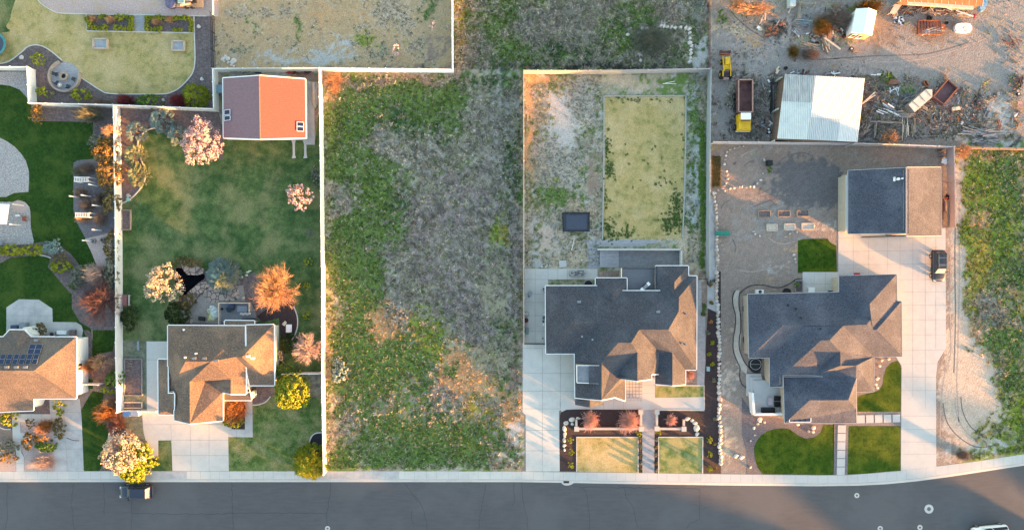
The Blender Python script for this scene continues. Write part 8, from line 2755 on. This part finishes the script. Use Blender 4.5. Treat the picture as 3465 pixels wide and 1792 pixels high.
# teal trampoline at the left edge
t = item('00', 'trampoline', 'round teal edged trampoline cut by the left edge', 'trampoline', -62, 440)
p = W('00', -62, 440, .9)
b = M()
b.ring((p[0], p[1], .85), 1.45, 1.82, .06, mat('teal_pad', (.06, .22, .22), (.045, .17, .17), rough=.5), 36)
b.build('pad', t)
b = M()
b.cyl((p[0], p[1], .86), 1.46, .02, MATS['trampoline_mat'], 36)
b.build('jumping_mat', t)
for k in range(6):
    b = M()
    a_ = k * math.pi / 3
    b.tube([(p[0] + 1.75 * math.cos(a_), p[1] + 1.75 * math.sin(a_), .15), (p[0] + 1.75 * math.cos(a_), p[1] + 1.75 * math.sin(a_), .86)], .04, m_metal)
    b.build('leg', t)
# loaded trailer at the top
t = item('00', 'utility_trailer', 'loaded flat trailer on the pinkish drive at the top edge', 'trailer', 1870, 20)
b = M()
q = quadpts('00', [(1770, -200), (2030, -200), (2032, 72), (1768, 66)], .8)
b.prism(q, .62, .74, mat('plywood_deck', (.34, .24, .15), (.26, .18, .11), scale=3))
b.build('bed', t)
b = M()
for x, y, w_, h_, z_, mm in ((1820, 10, 60, 50, .5, MATS['teal_box']), (1900, -10, 60, 50, .6, MATS['grey_cover']), (1940, 10, 50, 40, .4, m_black), (1850, 40, 100, 14, .2, m_woodl)):
    p = W('00', x, y, 1)
    b.box((p[0], p[1], .76 + z_ / 2), (w_ / 66, h_ / 66, z_), mm, rz=random.uniform(-.2, .2))
b.build('load', t)
for x in (1840, 1900):
    b = M()
    p = W('00', x + 30, 78, .4)
    b.cyl((p[0], p[1], .45), .32, .2, m_tyre, 16, 'y')
    b.build('wheel', t)
b = M()
Pq = smooth(quadpts('00', [(1640, -60), (1740, -60), (1755, 20), (1730, 70), (1665, 66), (1655, 10)], .9), 3, True)
b.prism(Pq, .2, .9, mat('dark_blue_tarp', (.09, .11, .20), (.05, .06, .12), scale=3))
one(b, 'covered_load', 'dark blue tarp covered load left of the trailer at the top', 'tarp')

# ---- pergola posts and ladders of the arbour
m_pw = mat('painted_white', (.74, .71, .68), (.66, .64, .61))
for k, (x, y, l) in enumerate(((985, 532, 'uppermost of the white posts beside the fence shrubs'), (1022, 735, 'middle white post on the east side of the arbour'), (1020, 975, 'lower white post on the east side of the arbour'), (912, 636, 'upper white post in the middle of the arbour'), (797, 646, 'white post at the west edge of the arbour'), (925, 1080, 'lowest white post, next to the garden seats'))):
    b = M()
    p = W('01', x, y, G)
    b.box((p[0], p[1], G + 1.15), (.14, .14, 2.3), m_pw)
    b.box((p[0], p[1], G + 2.34), (.20, .20, .08), m_pw)
    one(b, 'arbour_post', l, 'post')
for x0, y0, l in ((742, 440, 'upper white arbour ladder frame over the dark shrubs'), (752, 797, 'lower white arbour ladder frame, lit orange')):
    t = item('01', 'arbour', l, 'arbour', x0 + 70, y0 + 22)
    for dy in (0, 44):
        b = M()
        b.beam(W('01', x0, y0 + dy, 2.3), W('01', x0 + 142, y0 + dy + 4, 2.3), .07, .10, m_pw)
        b.build('beam', t)
    for k in range(9):
        b = M()
        b.beam(W('01', x0 + 6 + k * 16.5, y0 + 1, 2.38), W('01', x0 + 6 + k * 16.5, y0 + 46, 2.38), .07, .06, m_pw)
        b.build('slat', t)
    for dx, dy in ((4, 2), (138, 2), (4, 44), (138, 44)):
        b = M()
        p = W('01', x0 + dx, y0 + dy, 2.2)
        b.box((p[0], p[1], 1.2), (.09, .09, 2.1), m_pw)
        b.build('post', t)
for x, y, rx_, ry_, l, mm in ((800, 600, 70, 60, 'upper grape vine tangle inside the arbour', m_twig_b), (860, 360, 90, 60, 'vine tangle at the north end of the arbour', m_twig_b), (860, 720, 80, 70, 'vine tangle in the middle of the arbour', m_twig_b), (990, 860, 60, 90, 'vine tangle on the east row of the arbour', m_twig_b), (820, 860, 80, 40, 'orange lit vine tangle at the lower ladder frame', m_twig_o), (985, 660, 50, 80, 'upper vine tangle on the east row of the arbour', m_twig_b), (780, 380, 60, 60, 'green shrub at the north west corner of the arbour', m_gs)):
    tree('01', x, y, rx_, ry_, 1.5, 'twiggy', mm, l, 'shrub', 'vine')
for x, y, l in ((928, 1080, 'left'), (1020, 1070, 'right')):
    b = M()
    p = W('01', x, y, .5)
    b.ring((p[0], p[1], .15), .22, .38, .35, m_woodg, 16)
    one(b, 'stump_seat', l + ' round grey tub at the south end of the arbour', 'tub')
for x, y, mm, l, z_ in ((1290, 628, m_rockg, 'grey round birdbath on the bed edging', .7), (1290, 668, mat('teal_ball', (.20, .42, .36), (.15, .33, .28), rough=.3), 'teal glass ball on a stand beside the birdbath', .7)):
    b = M()
    p = W('01', x, y, .6)
    b.cyl((p[0], p[1], .4), .10, .5, m_block, 10)
    b.cyl((p[0], p[1], .72), .18, .16, mm, 18, r2=.30)
    one(b, 'birdbath', l, 'birdbath')

# ---- deck of the cream house
t = item('Y', 'deck', 'grey timber deck behind the cream house', 'deck', 1750, 1020)
b = M()
q = quadpts('Y', [(1430, 842), (1960, 842), (2065, 1010), (2068, 1215), (1435, 1215)], .7)
b.prism(q, .2, .72, mat('blue_grey_deck', (.19, .20, .225), (.15, .155, .175), scale=1, stretch=(1, 10, 1), wave=('Y', 2.2, .25, .2)))
b.build('floor', t)
b = M()
for a_, c_ in (((1430, 842), (1960, 842)), ((1430, 842), (1435, 1215)), ((1962, 842), (1962, 1005))):
    A, B2 = W('Y', *a_, 1.6), W('Y', *c_, 1.6)
    b.beam(A, B2, .12, .07, m_woodl)
    n = int(math.dist(A, B2) / .14)
    for k in range(n):
        p = lerp3(A, B2, k / n)
        b.box((p[0], p[1], 1.15), (.04, .04, .85), m_woodl)
b.build('railing', t)
t = item('Y', 'dining_table', 'grey rectangular table on the deck of the cream house', 'table', 1842, 945, .72)
b = M()
p = W('Y', 1842, 945, 1.4)
b.box((p[0], p[1], 1.42), (1.5, .85, .06), mat('slate_top', (.16, .18, .22), (.13, .15, .18)))
b.build('table_top', t)
for sx in (-.65, .65):
    for sy in (-.35, .35):
        b = M()
        b.box((p[0] + sx, p[1] + sy, 1.06), (.06, .06, .68), m_black)
        b.build('leg', t)
for k in range(5):
    b = M()
    p = W('Y', 1830 + k * 35, 1025 + (k % 2) * 8, .8)
    b.ring((p[0], p[1], .74), .10, .16, .3, m_trim, 14)
    one(b, 'flower_pot', ('first', 'second', 'third', 'fourth', 'fifth')[k] + ' white pot from the left, below the deck table', 'pot')
b = M()
p = W('Y', 1620, 945, 1.3)
b.box((p[0], p[1], 1.0), (1.0, .7, .5), mat('dark_green_cover', (.02, .035, .04), (.015, .025, .03)), rz=.5)
b.box((p[0] + .3, p[1] + .35, 1.1), (.8, .5, .6), mat('navy_cover', (.03, .045, .10), (.02, .03, .07)), rz=.2)
one(b, 'covered_chairs', 'dark covered chairs left of the deck table', 'chairs')
b = M()
for k in range(8):
    p = W('Y', 1862 + k * 28, 1125 - k, .8)
    b.cyl((p[0], p[1], .9), .15, .34, m_black, 12)
one(b, 'planter_row', 'row of black pots along the eave of the deck', 'pots')
b = M()
p = W('Y', 1488, 948, .8)
b.cyl((p[0], p[1], .88), .2, .3, m_black, 14, r2=.12)
one(b, 'fire_bowl', 'small black bowl on the left of the deck', 'bowl')
tree('Y', 1492, 1185, 40, 32, .6, 'bush', m_rd, 'crimson potted shrub at the deck corner', 'shrub', 'potted_shrub', leaf=.1, dens=3)
bm = M()
Pq = quadpts('Y', [(1275, 885), (1335, 890), (1425, 950), (1430, 1080), (1340, 1150), (1230, 1155), (1250, 1040), (1210, 970), (1235, 940), (1265, 950)], .4)
ctr = (sum(p[0] for p in Pq) / len(Pq), sum(p[1] for p in Pq) / len(Pq))
mt_w, mt_y = mat('white_tarp', (.62, .66, .63), (.50, .55, .53), scale=2.5), mat('yellow_tarp', (.60, .60, .34), (.50, .50, .28), scale=2.5)
for i in range(len(Pq)):
    A, B2 = Pq[i], Pq[(i + 1) % len(Pq)]
    mm = mt_y if 4 <= i <= 7 else mt_w
    mid = ((A[0] + B2[0] + ctr[0]) / 3, (A[1] + B2[1] + ctr[1]) / 3, random.uniform(.5, .8))
    bm.face([(*A, .22), (*B2, .22), mid], mm)
    bm.face([(*B2, .22), (*ctr, .6), mid], mm)
    bm.face([(*ctr, .6), (*A, .22), mid], mm)
one(bm, 'tarp', 'crumpled white and yellow tarp on the sandy patio', 'tarp')
b = M()
p = W('Y', 1142, 1115, .4)
b.box((p[0], p[1], .5), (.95, .6, .5), m_black, rz=-.15, taper=.85)
one(b, 'grill', 'black grill on the sandy patio near the house', 'grill')
# grill on the roof terrace of the big house
t = item('Q', 'grill', 'white and black grill on the roof terrace', 'grill', 1648, 660, 2.74)
p = W('Q', 1648, 660, 3.2)
b = V3((p[0], p[1], 2.74), R(42))
b.box((0, 0, .5), (.75, .5, .8), m_black)
b.box((0, 0, .95), (.8, .5, .14), m_metal, taper=.8)
b.done('body', t)
for sx in (-1, 1):
    b = V3((p[0], p[1], 2.74), R(42))
    b.box((sx * .6, 0, .8), (.42, .5, .06), m_trim)
    b.done('side_shelf', t)
# side yard things of the big house
for x, y, k, l in ((1168, 270, 0, 'round grey table on the concrete side yard'), (1125, 540, 1, 'dark red round tub against the black fence'), (1155, 303, 2, 'small black pot below the round table'), (1292, 722, 2, 'small dark pot at the house wall'), (1305, 484, 3, 'white bucket at the house wall')):
    p = W('22', x, y, .3)
    b = M()
    r_ = (.29, .33, .09, .14, .15)[k] if k < 5 else .1
    mm = (m_metal, mat('maroon', (.10, .025, .03), (.07, .018, .02)), m_black, m_trim)[min(k, 3)]
    b.cyl((p[0], p[1], .35), r_, .35, mm, 20, r2=r_ * 1.1)
    one(b, 'pot' if k else 'round_table', l, 'pot' if k else 'table')
b = M()
p = W('22', 1130, 480, .4)
b.ring((p[0], p[1], .17), .34, .38, .05, m_rustm, 24)
one(b, 'hose_reel', 'coiled rusty hose against the black fence', 'hose')
b = M()
p = W('22', 1135, 650, .5)
b.box((p[0], p[1], .55), (.42, .85, .75), mat('green_grey_bin', (.14, .20, .19), (.10, .15, .14), rough=.5), taper=1.1)
b.box((p[0], p[1], .96), (.46, .90, .07), MATS['green_grey_bin'])
one(b, 'wheeled_bin', 'grey green bin against the black fence', 'bin')
for k, y in enumerate((250, 520, 570)):
    b = M()
    p = W('22', 1302, y, .5)
    for j in range(5):
        b.box((p[0] + random.uniform(-.12, .12), p[1] + random.uniform(-.35, .35), .4 + random.uniform(0, .2)), (.22, .25, .4), random.choice([m_trim, m_black, MATS['grey_cover']]), rz=random.uniform(0, 1))
    one(b, 'clutter', ('upper', 'middle', 'lower')[k] + ' clutter against the west wall of the big house', 'clutter')
# ---- manhole covers, drain
for fr, x, y, r_, l in (('43', 1120, 1120, 45, 'large manhole cover with concrete collar in the shaded road'), ('43', 398, 985, 25, 'small manhole cover near the kerb on the right'), ('43', 632, 1315, 26, 'small manhole cover at the bottom edge, left of the white vehicle'), ('43', 1030, 1305, 26, 'small manhole cover nearest the white vehicle'), ('13', 1208, 1315, 25, 'small manhole cover at the bottom edge below the field fence'), ('23', 145, 690, 19, 'round well cover in the weeds near the pavement')):
    p = W(fr, x, y, .02)
    rr_ = r_ / FR[fr][2] * S
    t = thing('manhole', l, 'manhole', (p[0], p[1], .013 if fr != '23' or y > 800 else G))
    z0 = .013 if y > 900 else G
    b = M()
    b.ring((p[0], p[1], z0), rr_ * .45, rr_, .012, m_conc, 32)
    b.build('collar', t)
    b = M()
    b.cyl((p[0], p[1], z0 + .007), rr_ * .45, .014, mat('cast_iron', (.13, .13, .14), (.09, .09, .10), scale=20), 24)
    b.build('cover', t)
t = item('23', 'storm_drain', 'storm drain grate in the gutter by the big driveway', 'storm drain', 1528, 842, .03)
b = M()
p = W('23', 1528, 845, .03)
b.box((p[0], p[1], .035), (.85, .50, .03), m_crack)
for k in range(7):
    b.box((p[0] - .36 + k * .12, p[1], .055), (.03, .50, .02), m_rustm)
b.build('grate', t)
b = M()
Pq = smooth(quadpts('23', [(1480, 858), (1530, 856), (1600, 858), (1580, 874), (1545, 884), (1510, 882), (1490, 870)], .02), 3, True)
b.prism(Pq, .0, .026, m_conc)
b.build('apron', t)
